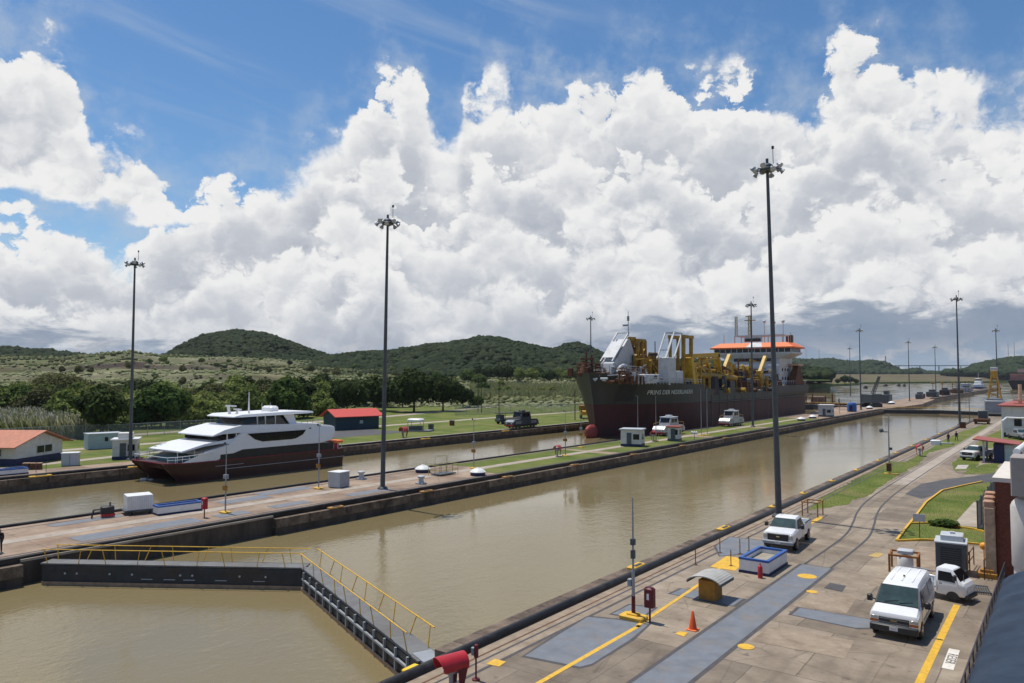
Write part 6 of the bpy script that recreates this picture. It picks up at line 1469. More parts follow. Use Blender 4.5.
# ------------------------------------------------------------------ people
def person(label, loc, rz, pose):
    o = thing('person', label, 'person', loc, rz)
    J = dict(pel=(0, 0, .95), ch=(0, .0, 1.25), nk=(0, .0, 1.46), hb=(0, -.01, 1.55), hd=(0, -.02, 1.68), lh=(.1, 0, .92), lk=(.11, -.03, .5), la=(.12, .02, .08), lt=(.12, -.15, .04), rh=(-.1, 0, .92), rk=(-.11, -.02, .5), ra=(-.12, .03, .08), rt=(-.12, -.14, .04),
             ls=(.19, 0, 1.4), le=(.25, .02, 1.13), lw=(.23, -.1, .88), lf=(.22, -.14, .78), rs=(-.19, 0, 1.4), re=(-.25, .02, 1.13), rw=(-.23, -.1, .88), rf=(-.22, -.14, .78))
    J.update(pose)
    Rr = dict(pel=.15, ch=.165, nk=.06, hb=.075, hd=.1, lh=.1, lk=.065, la=.05, lt=.04, rh=.1, rk=.065, ra=.05, rt=.04, ls=.07, le=.05, lw=.036, lf=.03, rs=.07, re=.05, rw=.036, rf=.03)
    E_ = [('pel', 'ch'), ('ch', 'nk'), ('nk', 'hb'), ('hb', 'hd'), ('pel', 'lh'), ('lh', 'lk'), ('lk', 'la'), ('la', 'lt'), ('pel', 'rh'), ('rh', 'rk'), ('rk', 'ra'), ('ra', 'rt'), ('ch', 'ls'), ('ls', 'le'), ('le', 'lw'), ('lw', 'lf'), ('ch', 'rs'), ('rs', 're'), ('re', 'rw'), ('rw', 'rf')]
    K = list(J); me = bpy.data.meshes.new('body'); me.from_pydata([J[k] for k in K], [(K.index(a), K.index(b)) for a, b in E_], [])
    b = bpy.data.objects.new('body', me); C.objects.link(b); b.parent = o
    sk = b.modifiers.new('skin', 'SKIN'); b.modifiers.new('sub', 'SUBSURF').levels = 1; b.modifiers['sub'].render_levels = 1
    lay = me.skin_vertices[0].data if me.skin_vertices else None
    if lay is None:
        bpy.context.view_layer.objects.active = b; bm = bmesh.new(); bm.from_mesh(me); bm.verts.layers.skin.verify(); bm.to_mesh(me); bm.free(); lay = me.skin_vertices[0].data
    for i, k in enumerate(K): lay[i].radius = (Rr[k], Rr[k]); lay[i].use_root = (k == 'pel')
    sk.use_smooth_shade = True; me.materials.append(CLOTH)
    hx = Vector(J['hd']); mb = MB(); mb.sphere(hx+Vector((0, -.005, 0)), .108, 12, 9, 1.15); mb.build('face', SKIN, o)
    mb = MB(); mb.sphere(hx+Vector((0, .03, .045)), .112, 12, 8, 1.0); mb.build('hair', BLK, o)
    return o
person('person in dark clothes bending forward at the far left end of the island', (-57.75, 19.3, 0), 1.2, dict(ch=(0, -.2, 1.18), nk=(0, -.36, 1.34), hb=(0, -.43, 1.38), hd=(0, -.5, 1.45), ls=(.19, -.3, 1.3), le=(.24, -.36, 1.02), lw=(.2, -.5, .82), lf=(.19, -.54, .74), rs=(-.19, -.3, 1.3), re=(-.24, -.36, 1.02), rw=(-.2, -.5, .82), rf=(-.19, -.54, .74)))
person('person in dark clothes walking on the quay grass, right of two near a mast', (-17.2, 157, 0), .6, dict(lk=(.11, -.14, .52), la=(.12, -.2, .09), lt=(.12, -.36, .05), rk=(-.11, .04, .5), ra=(-.12, .22, .1), rt=(-.12, .08, .04)))
person('person in dark clothes standing on the grass, left of two near the quay mast', (-17.9, 152, 0), -.5, {})
o = thing('winch_cart', 'dark red-brown machine at the quay edge right of the distant quay mast', 'machine', (-18.2, 217, 0))
mb = MB(); mb.box(-1.6, 1.6, -2.5, 2.5, .5, 1.3, .1); mb.build('bed', RUST, o); mb = MB(); mb.box(-.8, 1.2, -.5, 2, 1.3, 3.3, .15); mb.build('cab', DGREY, o)
for x in (-1.3, 1.3):
    for y in (-1.7, 1.7): wheel(o, x, y, .4, .3)
o = thing('tool_box', 'small red-brown box at the foot of the distant quay mast', 'box', (-20.2, 196, 0)); mb = MB(); mb.box(-.6, .6, -.6, .6, 0, 1.3, .05); mb.build('box', RUST, o); mb = MB(); mb.box(-.65, .65, -.65, .65, 1.302, 1.4); mb.build('lid', DGREY, o, smooth=False)
o = thing('pump_box', 'white box with grey pipes on the quay grass left of two workers', 'box', (-19.3, 146, 0)); mb = MB(); mb.box(-.5, .9, -.9, .9, 0, .8, .08); mb.build('box', WHITE, o); mb = MB(); mb.tube([(.9, 0, .3), (2.6, .4, .3), (2.6, 1.6, .3)], .12); mb.build('pipe', STEEL, o)
# ------------------------------------------------------------------ ferry (catamaran), bow towards -Y
MAROON = M('maroon_hull', (.036, .008, .009), .35, var=.2, scale=.6, spec=.5)
HBLK = M('black_hull_band', (.014, .017, .016), .3, var=.3)
FW = M('ferry_white', (.80, .80, .79), .35, var=.03, spec=.5)
XC = -93.4
fe = thing('ferry', 'white catamaran ferry with a maroon hull moored at the far bank', 'ferry', (XC, 6.5, 0)); fe.scale = (1, .9, .97)
for s in (-1, 1):
    mb = MB(); S = []
    for y, dz, wl, wt, cx in ((45.2, .95, .15, .5, 3.5), (46.6, .9, .25, 1.15, 3.3), (48.6, .82, .7, 1.5, 3.1), (52, .8, 1.2, 1.6, 3.0), (60, .8, 1.35, 1.6, 3.0), (76, .8, 1.35, 1.55, 3.0)):
        yk = y+(2.1 if y < 46 else 1.2 if y < 48 else .4 if y < 50 else 0)
        S.append([(s*cx-wl, yk, -2.8), (s*cx+wl, yk, -2.8), (s*cx+wl, yk, -1.2), (s*cx+wt, y, dz-.25), (s*cx+wt, y, dz), (s*cx-wt, y, dz), (s*cx-wt, y, dz-.25), (s*cx-wl, yk, -1.2)])
    mb.loft(S); mb.build('hull', MAROON, fe, angle=40)
mb = MB(); mb.loft([[(-3.2, 46.2, .2), (3.2, 46.2, .2), (3.2, 46.0, .93), (-3.2, 46.0, .93)], [(-3.0, 49, -.5), (3.0, 49, -.5), (3.0, 49, .8), (-3.0, 49, .8)], [(-3.0, 75.8, -.5), (3.0, 75.8, -.5), (3.0, 75.8, .79), (-3.0, 75.8, .79)]]); mb.build('bridging_deck', MAROON, fe, smooth=False)
mb = MB(); mb.tube([(4.63, 75.9, .82), (4.62, 60, .84), (4.62, 52, .84), (4.6, 48.6, .86), (4.45, 46.6, .94), (4.0, 45.2, 1.0), (-4.0, 45.2, 1.0), (-4.45, 46.6, .94), (-4.6, 48.6, .86), (-4.62, 75.9, .82)], .07); mb.build('rubbing_rail', M('red_rail', (.22, .02, .025), .4), fe)
mb = MB(); mb.tube([(4.66, 76, -.35), (4.66, 54, -.35)], .035); mb.tube([(4.64, 57, .12), (4.64, 52.5, .12)], .03); mb.build('hull_stripe', LGREY, fe)
# main deck house: black window band
mb = MB(); mb.loft([[(-4.58, y, .803), (4.58, y, .803), (4.55, y+.1, zt), (-4.55, y+.1, zt)] for y, zt in ((53.2, 2.0), (56, 2.05), (66, 2.05), (73.8, 1.95))]); mb.build('main_deck', HBLK, fe, smooth=False)
mb = MB()
for k in range(8): mb.box(4.575, 4.60, 51.0+k*.27, 51.1+k*.27, .85, 1.9)
mb.box(4.56, 4.62, 50.1, 53.2, 1.9, 2.0); mb.build('deck_rail', FW, fe, smooth=False)
# white upper house
mb = MB(); hs_ = []
for y, w_, z0, zt in ((51.0, 4.35, 1.6, 2.1), (54, 4.55, 2.02, 2.7), (57, 4.6, 2.06, 4.55), (62, 4.6, 2.06, 4.9), (68, 4.6, 2.06, 4.85), (71, 4.5, 2.0, 4.75), (73.6, 4.3, 2.3, 4.55), (74.6, 4.0, 3.3, 4.3)):
    hs_.append([(-w_, y, z0), (w_, y, z0), (w_*.985, y, zt-.25), (w_*.95, y, zt), (-w_*.95, y, zt), (-w_*.985, y, zt-.25)])
mb.loft(hs_); mb.build('upper_house', FW, fe, angle=30)
pts = [(57.6, 4.15), (68.2, 4.15), (67.6, 3.5), (66.3, 3.0), (65.5, 2.92), (60.2, 2.92), (58.9, 3.3)]
mb = MB(); mb.loft([[(4.585, y, z_) for y, z_ in pts], [(4.625, y, z_) for y, z_ in pts]]); sw = mb.build('side_window', GLASS, fe, smooth=False)
mb = MB()
for y in (61, 63.6, 66): mb.box(4.626, 4.632, y-.02, y+.02, 2.95, 4.12)
mb.build('mullion', CHAR, sw, smooth=False)
mb = MB(); mb.box(4.55, 4.62, 68.9, 69.2, 4.25, 4.4); mb.build('side_lamp', CHAR, fe, smooth=False)
# foredeck canopy
mb = MB(); mb.loft([[(-4.1, 47.6, 2.2), (4.1, 47.6, 2.2), (4.1, 47.6, 2.4), (-4.1, 47.6, 2.4)], [(-4.3, 51, 2.85), (4.3, 51, 2.85), (4.2, 51, 3.15), (-4.2, 51, 3.15)], [(-4.4, 57, 3.3), (4.4, 57, 3.3), (4.3, 57, 3.8), (-4.3, 57, 3.8)]]); mb.build('foredeck_canopy', FW, fe)
mb = MB()
for x in (-3.6, 3.4):
    for y, h in ((47.5, 2.3), (50, 2.6)): mb.cyl((x, y, .9), (x, y, h), .05, .05, 6)
mb.tube([(-4.2, 46.4, 1.9), (-4.3, 50, 2.0)], .05)
for s in (-1, 1):
    mb.tube([(s*4.1, 45.6, 1.75), (s*4.5, 47.2, 1.75), (s*4.55, 50.2, 1.85)], .045); mb.tube([(s*4.1, 45.6, 1.4), (s*4.5, 47.2, 1.4), (s*4.55, 50.2, 1.4)], .03)
    for y in (45.7, 46.6, 47.6, 48.6, 49.6): mb.cyl((s*(4.1 if y < 46 else 4.45), y, .95), (s*(4.1 if y < 46 else 4.45), y, 1.75), .035, .035, 6)
mb.tube([(-4.1, 45.6, 1.75), (4.1, 45.6, 1.75)], .04); mb.build('bow_railing', FW, fe)
mb = MB(); mb.box(-2.5, 2.5, 48, 56, .83, 1.5, .1); mb.build('foredeck_seats', M('teal_seats', (.10, .22, .24), .7, var=.3, scale=2), fe)
for s in (-1, 1):
    pts = [(47.3, .86), (51.0, 2.1), (56.8, 3.3), (58.6, 3.0), (57.4, 2.2), (52.6, .9)]
    MB().loft([[(s*4.42, y, z_) for y, z_ in pts], [(s*4.56, y, z_) for y, z_ in pts]]).build('bow_bulwark', FW, fe, smooth=False)
# upper visor, windscreen
mb = MB(); mb.loft([[(-4.3, 52.2, 4.05), (4.3, 52.2, 4.05), (4.35, 52.2, 4.2), (-4.35, 52.2, 4.2)], [(-4.5, 53.6, 4.3), (4.5, 53.6, 4.3), (4.4, 54, 4.85), (-4.4, 54, 4.85)], [(-4.5, 56.5, 4.35), (4.5, 56.5, 4.35), (4.3, 56.8, 5.35), (-4.3, 56.8, 5.35)], [(-4.5, 62, 4.5), (4.5, 62, 4.5), (4.4, 62, 5.2), (-4.4, 62, 5.2)], [(-4.5, 71, 4.5), (4.5, 71, 4.5), (4.45, 71.4, 4.95), (-4.45, 71.4, 4.95)]]); mb.build('visor', FW, fe, angle=45)
mb = MB(); mb.box(-4.2, 4.2, 53.2, 58.5, 3.45, 4.05); mb.build('windscreen', GLASS, fe, smooth=False)
mb = MB()
for y in (54.4, 55.9, 57.0): mb.box(4.2, 4.3, y, y+.16, 2.9, 4.3)
mb.build('pillar', FW, fe, smooth=False)
# flybridge
mb = MB(); mb.loft([[(-3.2, 57.6, 5.15), (3.2, 57.6, 5.15), (3.0, 58.3, 6.35), (-3.0, 58.3, 6.35)], [(-3.3, 66.2, 5.1), (3.3, 66.2, 5.1), (3.1, 65.2, 6.45), (-3.1, 65.2, 6.45)]]); mb.build('bridge_windows', GLASS, fe, smooth=False)
mb = MB()
for y in (60.2, 61.6, 63.4): mb.box(3.08, 3.3, y, y+.12, 5.15, 6.42)
mb.build('bridge_pillar', FW, fe, smooth=False)
mb = MB(); mb.loft([[(-3.3, 56.2, 6.38), (3.3, 56.2, 6.38), (3.3, 56.2, 6.5), (-3.3, 56.2, 6.5)], [(-3.9, 57.4, 6.42), (3.9, 57.4, 6.42), (3.7, 57.4, 6.78), (-3.7, 57.4, 6.78)], [(-3.9, 65.6, 6.5), (3.9, 65.6, 6.5), (3.7, 65.6, 6.92), (-3.7, 65.6, 6.92)], [(-3.7, 70.4, 6.55), (3.7, 70.4, 6.55), (3.6, 70.4, 6.82), (-3.6, 70.4, 6.82)]]); mb.build('bridge_roof', FW, fe, angle=40)
for s in (-1, 1): MB().loft([[(s*3.6, 66.1, 4.9), (s*3.4, 66.1, 4.9), (s*3.4, 67.3, 4.9), (s*3.6, 67.3, 4.9)], [(s*3.6, 64.6, 6.6), (s*3.4, 64.6, 6.6), (s*3.4, 66.6, 6.6), (s*3.6, 66.6, 6.6)]]).build('arch_leg', FW, fe, smooth=False)
mb = MB(); mb.box(-1.2, 1.2, 64.2, 65.8, 6.9, 7.7, .25); mb.build('radar_dome_box', FW, fe)
mb = MB(); mb.cyl((1.8, 59.8, 6.7), (1.8, 59.8, 9.9), .14, .06, 8); mb.cyl((1.8, 59.8, 5), (1.8, 59.8, 6.7), .09, .09, 6); mb.build('mast', FW, fe)
mb = MB(); mb.box(-.6, 1.8, 57.4, 57.7, 7.8, 8.0); mb.bar((.3, 57.6, 6.7), (0, 57.5, 7.85), .3, .3); mb.build('radar', FW, fe)
mb = MB(); mb.bar((1, 58.2, 6.7), (1.6, 58.2, 7.45), .25, .25); mb.box(.6, 2.2, 58, 58.3, 7.3, 7.5); mb.build('searchlight', FW, fe)
for y in (61.5, 63): MB().cyl((2.6, y, 6.7), (2.6, y, 8.3), .03, .03, 5).build('antenna', FW, fe)
mb = MB()
for x in (-3.8, 3.8):
    for k in range(5): mb.cyl((x, 68+k*1.1, 4.8), (x, 68+k*1.1, 5.5), .03, .03, 5)
    mb.tube([(x, 68, 5.5), (x, 72.4, 5.4)], .04)
mb.build('aft_railing', STEEL, fe)
mb = MB(); mb.box(2.6, 4.5, 73.7, 76, 1.75, 2.15, .1); mb.build('life_raft_cover', ORAN, fe)
mb = MB()
for y in (74, 74.9, 75.7): mb.cyl((4.4, y, .85), (4.4, y, 1.75), .05, .05, 6)
mb.build('aft_posts', FW, fe)
mb = MB(); mb.box(1.5, 3.8, 73.2, 75.8, .85, 1.6, .1); mb.build('tender', M('pinkish_red', (.42, .05, .09), .5), fe)
mb = MB(); mb.sphere((0, 0, 0), .55, 8, 5, .4); mb.sphere((.7, .5, -.05), .4, 8, 5, .4); stuff(mb.build('bow_splash', M('foam', (.6, .58, .52), .8), loc=(-96.9, 48.6, WL+.05)), 'small white splash of water at the ferry bow', 'splash')

# ------------------------------------------------------------------ dredger, bow towards -Y
HG = M('dark_olive_hull', (.040, .043, .036), .55, var=.2, scale=.25, stain=(.075, .06, .045), sscale=.3, samt=.5, stretch=(1, 1, .3))
HR = M('dark_red_antifouling', (.060, .014, .016), .6, var=.3, scale=.3, stain=(.03, .015, .015), sscale=.3, samt=.7, stretch=(1, 1, .3))
DY = M('dredger_yellow', (.60, .36, .02), .5, var=.2, scale=1, stain=(.2, .09, .03), sscale=.8, samt=.7)
DO = M('dredger_dull_yellow', (.38, .22, .02), .6, var=.25, scale=.8, stain=(.12, .06, .02), sscale=.6, samt=.8)
SW = M('ship_white', (.56, .57, .57), .55, var=.07, stain=(.34, .26, .19), sscale=.7, samt=.65)
XS, HW, YE = -84.0, 12.3, 262.0
dr = thing('dredger_ship', 'big dredger ship with dark hull, yellow cranes and an orange-topped bridge', 'ship', (XS, 0, 0))
LV = [-4.0, -1.7, 0, 2, 4, 5.6]; UV = [5.6, 7, 8.5]
def ystem(z_): return np.interp(z_, [-4, -1.7, 3, 8, 13], [142, 141.7, 141.0, 140.0, 138.6])
def wid(z_, d): L_ = np.interp(z_, [-4, 0, 6, 12], [11, 10.5, 8.5, 7.0]); return HW*(1-math.exp(-(max(d, 0)/L_)**1.25))
ST = [0, .4, 1, 2, 3.3, 5, 7, 9.5, 13, 17, 22, 28, 33.1, 34.0, 60, 87.5, 90, 110]
def topz(y): return float(np.interp(y, [137, 143, 149, 172, 173.5, 226, 229, 262], [12.7, 12.2, 10.4, 9.8, 7.5, 7.4, 9.0, 9.0]))
def hull_part(name, levels, mat, top=False):
    R_ = []
    for k, s in enumerate(ST):
        row_ = []
        for z_ in levels:
            y0 = ystem(z_); y = y0+s*(YE-y0)/(YE-138.6) if s < 110 else YE
            y = y0+s if s < 60 else y0+s*(YE-y0)/110 if s >= 110 else y0+s
            zz_ = z_; row_.append((wid(z_, s)*(1-.10*sstep((y-245)/17) if z_ < 6 else 1), y, zz_))
        if top:
            yt = ystem(12.7)+s if s < 110 else YE; zt = topz(yt); row_.append((wid(zt, s), yt, zt))
        R_.append([(x, y, z_) for x, y, z_ in row_]+[(-x, y, z_) for x, y, z_ in reversed(row_)])
    mb = MB(); n = len(R_[0]); mb.loft(R_); return mb.build(name, mat, dr, angle=50)
hull_part('lower_hull', LV, HR); hull_part('upper_hull', [5.6, 6.6, 7.3], HG, True)
mb = MB(); mb.lathe([(.05, -3.4), (1.1, -3.0), (1.75, -1.6), (1.85, 0), (1.55, 2.0), (.9, 3.2), (.05, 3.5)], 16); bl = mb.build('bulbous_bow', M('faded_red_bulb', (.30, .055, .045), .6, var=.2, stain=(.12, .03, .03), samt=.6), dr); bl.rotation_euler = (math.pi/2, 0, 0); bl.location = (-.5, 140.6, -.5); bl.scale = (.5, .95, .72)
sn = text('ship_name', 'PRINS DER NEDERLANDEN', 1.4, M('name_white', (.62, .62, .56), .6), dr, (0, 0, 0), (0, 0, 0), .02, 1)
for v in sn.data.vertices:                                   # lay the letters along the curved bow plating
    y_, z_ = 157.4+v.co.x*.97, 8.1+v.co.y; v.co = (wid(z_, y_-float(ystem(z_)))+.10+v.co.z, y_, z_)
mb = MB()
for k in range(6): y0, y1 = 143.6+k*.5, 144.1+k*.5; mb.quad(*[(wid(z_, y_-float(ystem(z_)))+.22, y_, z_) for y_, z_ in ((y0, 6.2), (y1, 6.2), (y1, 9.8), (y0, 9.8))])
mb.build('anchor_recess', BLK, dr, smooth=False)
mb = MB(); mb.tube([(HW+.1, 176, 5.3), (HW+.15, 226, 5.2), (HW+.1, 261, 5.4)], .18, 6); mb.build('rubbing_strake', HG, dr)
for k in range(10):
    y = 177+k*5.3; mb = MB(); mb.box(HW+.01, HW+.05, y, y+.18, -1, 7.2); mb.build('hull_ladder' if k % 3 == 0 else 'draught_mark', DGREY, dr, smooth=False)
# forecastle gear: rusty winches and posts
r = random.Random(3)
def clutter(name, mat, x0, x1, y0, y1, z0, z1, n, smin, smax, pipes=0, rr_=.12):
    for i in range(n):
        mb = MB(); nm = ('deck_drum', 'deck_box', 'winch_drum')[i % 3]
        x, y = r.uniform(x0, x1), r.uniform(y0, y1); a, b, h = r.uniform(smin, smax), r.uniform(smin, smax), r.uniform(.3, 1)*(z1-z0)
        if i % 3 == 0: mb.cyl((x, y, z0-.3), (x, y, z0+h), a*.5, a*.4, 8)
        elif i % 3 == 1: mb.box(x-a/2, x+a/2, y-b/2, y+b/2, z0-.3, z0+h, .05)
        else: mb.cyl((x-a, y, z0+b*.35), (x+a, y, z0+b*.35), b*.4, b*.4, 8); mb.box(x-a*.5, x+a*.5, y-b*.3, y+b*.3, z0-.3, z0+b*.5)
        mb.build(nm, mat, dr, smooth=False)
    mb = MB()
    for i in range(pipes):
        x, y, z_ = r.uniform(x0, x1), r.uniform(y0, y1), r.uniform(z0, z1)
        q = (x+r.uniform(-2, 2), y+r.uniform(-7, 7), z_+r.uniform(-.8, .8)); mb.cyl((x, y, z_), q, rr_, rr_, 6); mb.cyl((x, y, z0-.3), (x, y, z_), rr_*.7, rr_*.7, 5)
    if pipes: mb.build('pipework', mat, dr, smooth=False)['kind'] = 'stuff'
clutter('winch', RUST, -7, 0, 141.5, 147, 12.0, 15.4, 16, .5, 1.3, 18)
mb = MB(); mb.cyl((.3, 134.6, 12), (.3, 134.6, 17.6), .3, .22, 8); mb.cyl((1.6, 135.2, 12), (1.3, 135.2, 16.6), .35, .25, 8); mb.box(-.9, 1.9, 134, 135.4, 15.4, 15.8); mb.lathe([(1.1, 12.4), (.9, 13.2), (.3, 14.6)], 10, (0, 134, 0)); bp_ = mb.build('bow_post', RUST, dr); bp_.location = (-3.6, 8.5, 0)
mb = MB()
for k in range(9): mb.cyl((-6+k*1.5, 140.2, 12), (-6+k*1.5, 140.2, 13.6+(k % 3)*.5), .09, .07, 6)
for z_ in (12.9, 13.5): mb.tube([(-6, 140.2, z_), (6, 140.2, z_)], .06)
br_ = mb.build('bow_railing', STEEL, dr); br_.location = (0, 5, -.4)
clutter('deck_gear', LGREY, 1, 10.5, 139, 152, 11, 12.9, 12, .4, 1.2, 6)
clutter('deck_gear', RUST, 2, 11, 141, 160, 10.4, 12.0, 16, .5, 1.4, 12)
# first white gantry with sloping ladder top
mb = MB(); mb.loft([[(x, 146.0, 12), (x, 158.6, 12), (x, 157.4, 16), (x, 154.6, 20.4), (x, 153.6, 20.4), (x, 147.6, 15.2), (x, 146.6, 14.6)] for x in (-1.6, 1.6)]); mb.build('bow_gantry', SW, dr, smooth=False)
mb = MB()
for x in (-1.5, 1.5): mb.bar((x, 146.3, 15.1), (x, 154.4, 22.1), .25, .3)
for k in (0, 5, 8): mb.bar((-1.5, 146.8+k*.9, 15.6+k*.78), (1.5, 146.8+k*.9, 15.6+k*.78), .14, .14)
mb.loft([[(x, 147.3, 15.9), (x, 151.6, 19.7), (x, 151.5, 19.85), (x, 147.2, 16.05)] for x in (-1.4, 1.4)])
mb.build('gantry_ladder', SW, dr, smooth=False)
mb = MB(); mb.cyl((2.6, 152, 21), (2.6, 152, 26.8), .12, .06, 6); mb.box(1.2, 2.6, 151.9, 152.1, 23.3, 23.7); mb.box(2.4, 2.8, 151.8, 152.2, 24.5, 25.6); mb.build('signal_mast', GREY, dr)
mb = MB()
for k in range(9):
    a = math.pi*k/8; b = math.pi*(k+1)/8
    mb.cyl((3.2, 148.6-3.1*math.cos(a), 11.6+2.6*math.sin(a)), (3.2, 148.6-3.1*math.cos(b), 11.6+2.6*math.sin(b)), .4, .4, 8)
mb.build('discharge_pipe', SW, dr)
def arm(x, y0, y1, z0, z1, mat, name='gantry_arm', t=.6):
    mb = MB()
    mb.bar((x, y0, z0), (x, y0, z1), t, t); mb.bar((x, y1, z0), (x, y1, z1), t, t); mb.bar((x, y0, z1), (x, y1, z1), t, t*1.3); mb.bar((x, y0, (z0+z1)/2), (x, y1, z1*.8+z0*.2), t*.6, t*.6)
    mb.bar((x, (y0+y1)/2, z0), (x, (y0+y1)/2, z1), t*1.4, t*.9); return mb.build(name, mat, dr, smooth=False)
arm(.6, 156.0, 159.0, 12, 20.7, DO); arm(2.2, 157.2, 161.2, 11, 20.2, DO); arm(4.2, 159.4, 163.4, 10.5, 17.0, DO); arm(-2, 158, 164, 12, 18.4, DO)
clutter('crane_gear', DO, -1, 5, 156, 166, 11, 17.0, 12, .8, 2.2, 14, .16)
mb = MB(); mb.box(6.4, 10.2, 146.5, 152.3, 10.2, 12.2, .15); dh = mb.build('deckhouse', SW, dr)
mb = MB(); mb.box(10.202, 10.23, 149.5, 151, 11.2, 11.9); mb.build('window', GLASS, dh, smooth=False)
mb = MB(); mb.tube([(11.6, 138, 12.9), (11.9, 146, 11.5), (12, 172, 10.9)], .05); mb.tube([(11.6, 138, 12.4), (11.9, 146, 11.0), (12, 172, 10.4)], .05)
for k in range(20): mb.cyl((11.85, 139+k*1.7, 10), (11.85, 139+k*1.7, 11.1+max(0, (146-139-k*1.7)*.2)), .05, .05, 5)
mb.build('deck_railing', LGREY, dr)
clutter('deck_gear', RUST, 3.5, 8.5, 142.5, 151, 11.4, 14.4, 16, .5, 1.5, 18, .1)
clutter('deck_gear', STEEL, 2.5, 8, 143, 153, 11.6, 14.0, 10, .4, 1.0, 14, .09)
def boom(pts, t, mat, nm='crane_boom'):
    mb = MB()
    for a_, b_ in zip(pts, pts[1:]): mb.bar(a_, b_, t, t*1.2)
    return mb.build(nm, mat, dr, smooth=False)
for i in range(9):
    y = 155+r.uniform(0, 9); x = r.uniform(1.5, 5.5); zt = r.uniform(14.5, 20.6)
    boom([(x, y, 11), (x+r.uniform(-.6, .6), y+r.uniform(-1, 1.5), zt), (x, y+r.uniform(1.5, 4), zt-r.uniform(.5, 3))], r.uniform(.3, .7), DO if i % 3 else RUST)
for i in range(34):
    y = 171+r.uniform(0, 50); x = r.uniform(2, 11); zt = r.uniform(12, 17.0)
    boom([(x, y, 8), (x+r.uniform(-.6, .6), y+r.uniform(-1.5, 1.5), zt), (x+r.uniform(-1, 1), y+r.uniform(2.5, 8), zt-r.uniform(-1, 3))], r.uniform(.25, .6), (DO, DY, RUST)[i % 3])
# second white gantry with open frame
mb = MB(); mb.box(8.8, 11.4, 154.6, 158.4, 9.8, 16.0, .1); mb.box(9.0, 11.5, 158.4, 162.2, 9.8, 13.0, .1); mb.build('side_gantry', SW, dr)
mb = MB()
for y0 in (153.6, 157.8):
    for x in (9, 11.2): mb.bar((x, y0, 15.8), (x, y0+4.4, 21.8), .28, .28)
for x in (9, 11.2): mb.bar((x, 158.0, 21.8), (x, 162.2, 21.8), .22, .22)
mb.bar((9, 158, 21.8), (11.2, 158, 21.8), .22, .22); mb.bar((9, 162.2, 21.8), (11.2, 162.2, 21.8), .22, .22); mb.bar((9, 155, 17.7), (11.2, 155, 17.7), .22, .22)
mb.build('gantry_frame', SW, dr, smooth=False)
mb = MB(); mb.cyl((10, 150.6, 14), (10, 150.6, 19.5), .14, .1, 6); mb.box(8.6, 10.6, 150.4, 150.8, 16.3, 16.8); mb.build('light_stand', CHAR, dr)
clutter('hopper_gear', CHAR, 1, 11, 160, 170, 9.6, 12.8, 18, .8, 2.0, 12)
# tall yellow side gantry and boom
mb = MB()
for y in (164.6, 169.0): mb.bar((10.4, y, 9.8), (10.4, y+.3, 21.6), .7, .8); mb.bar((7.0, y, 9.8), (7.0, y+.3, 21.6), .6, .6)
mb.bar((10.4, 164.4, 21.2), (10.4, 170, 21.2), .8, .7); mb.bar((7, 164.4, 21.2), (7, 170, 21.2), .8, .8); mb.build('tall_gantry', DO, dr, smooth=False)
mb = MB(); mb.bar((11.2, 167.6, 9.4), (11.0, 166.6, 16.2), 1.8, 1.4); mb.cyl((11.3, 170.2, 9.4), (11.0, 169.0, 15), .7, .6, 10); mb.build('gantry_leg', DY, dr, smooth=False)
mb = MB(); mb.bar((9.4, 169, 16.6), (9.4, 189, 17.4), 1.1, 1.1); mb.bar((9.4, 172, 14.6), (9.4, 188, 16.6), .5, .6); mb.bar((9.4, 188, 17.6), (9.4, 190.6, 12.2), 1.1, 1.0); mb.bar((9.4, 180, 16.6), (9.4, 184, 12.4), .6, .6)
for k in range(5): mb.bar((9.4, 172+k*3.2, 14.8+k*.4), (9.4, 174+k*3.2, 16.9), .3, .3)
mb.build('suction_pipe_boom', DY, dr, smooth=False)
mb = MB(); mb.cyl((10.6, 171, 12.2), (10.6, 198, 11.2), .75, .75, 10); mb.cyl((8.2, 172, 13.6), (8.2, 192, 13.0), .5, .5, 8); mb.build('suction_pipe', DO, dr)
for x, y in ((7.5, 197), (9.5, 221)):
    mb = MB(); mb.cyl((x, y, 8), (x, y, 13), .7, .6, 10); mb.bar((x, y, 12.8), (x+.2, y+4.6, 17.6), .9, 1.0); mb.bar((x, y, 12), (x+.2, y+3.4, 15.2), .3, .3); mb.box(x-.7, x+.7, y-1.2, y+.6, 11.6, 13.4, .1); mb.build('deck_crane', DY, dr, smooth=False)
clutter('hopper_gear', CHAR, -8, 11.3, 174, 236, 7.4, 12.4, 60, 1.2, 4.0, 40, .2)
clutter('hopper_gear', RUST, 4, 11.6, 174, 236, 7.4, 10.8, 46, .8, 2.4, 40, .16)
clutter('hopper_gear', DO, 2, 11.6, 174, 238, 7.4, 13.6, 34, .6, 2.0, 46, .18)
clutter('hopper_gear', RUST, -4, 11, 190, 238, 9, 13.8, 30, .8, 2.6, 40, .16)
clutter('hopper_gear', CHAR, -6, 10.5, 186, 240, 9, 14.5, 30, 1.0, 3.0, 30, .14)
clutter('deck_lamp', LGREY, 8, 11.9, 170, 240, 7.5, 9.4, 12, .3, .6, 4, .08)
mb = MB(); mb.box(-7, 7, 174, 236, 7.3, 10.2); mb.build('hopper', CHAR, dr, smooth=False)
mb = MB()
for k in range(26): mb.cyl((12.0, 174+k*2.2, 7.3), (12.0, 174+k*2.2, 8.6), .05, .05, 5)
mb.tube([(12, 174, 8.6), (12, 229, 8.6)], .06); mb.tube([(12, 174, 8.0), (12, 229, 8.0)], .05); mb.build('deck_railing', DGREY, dr)
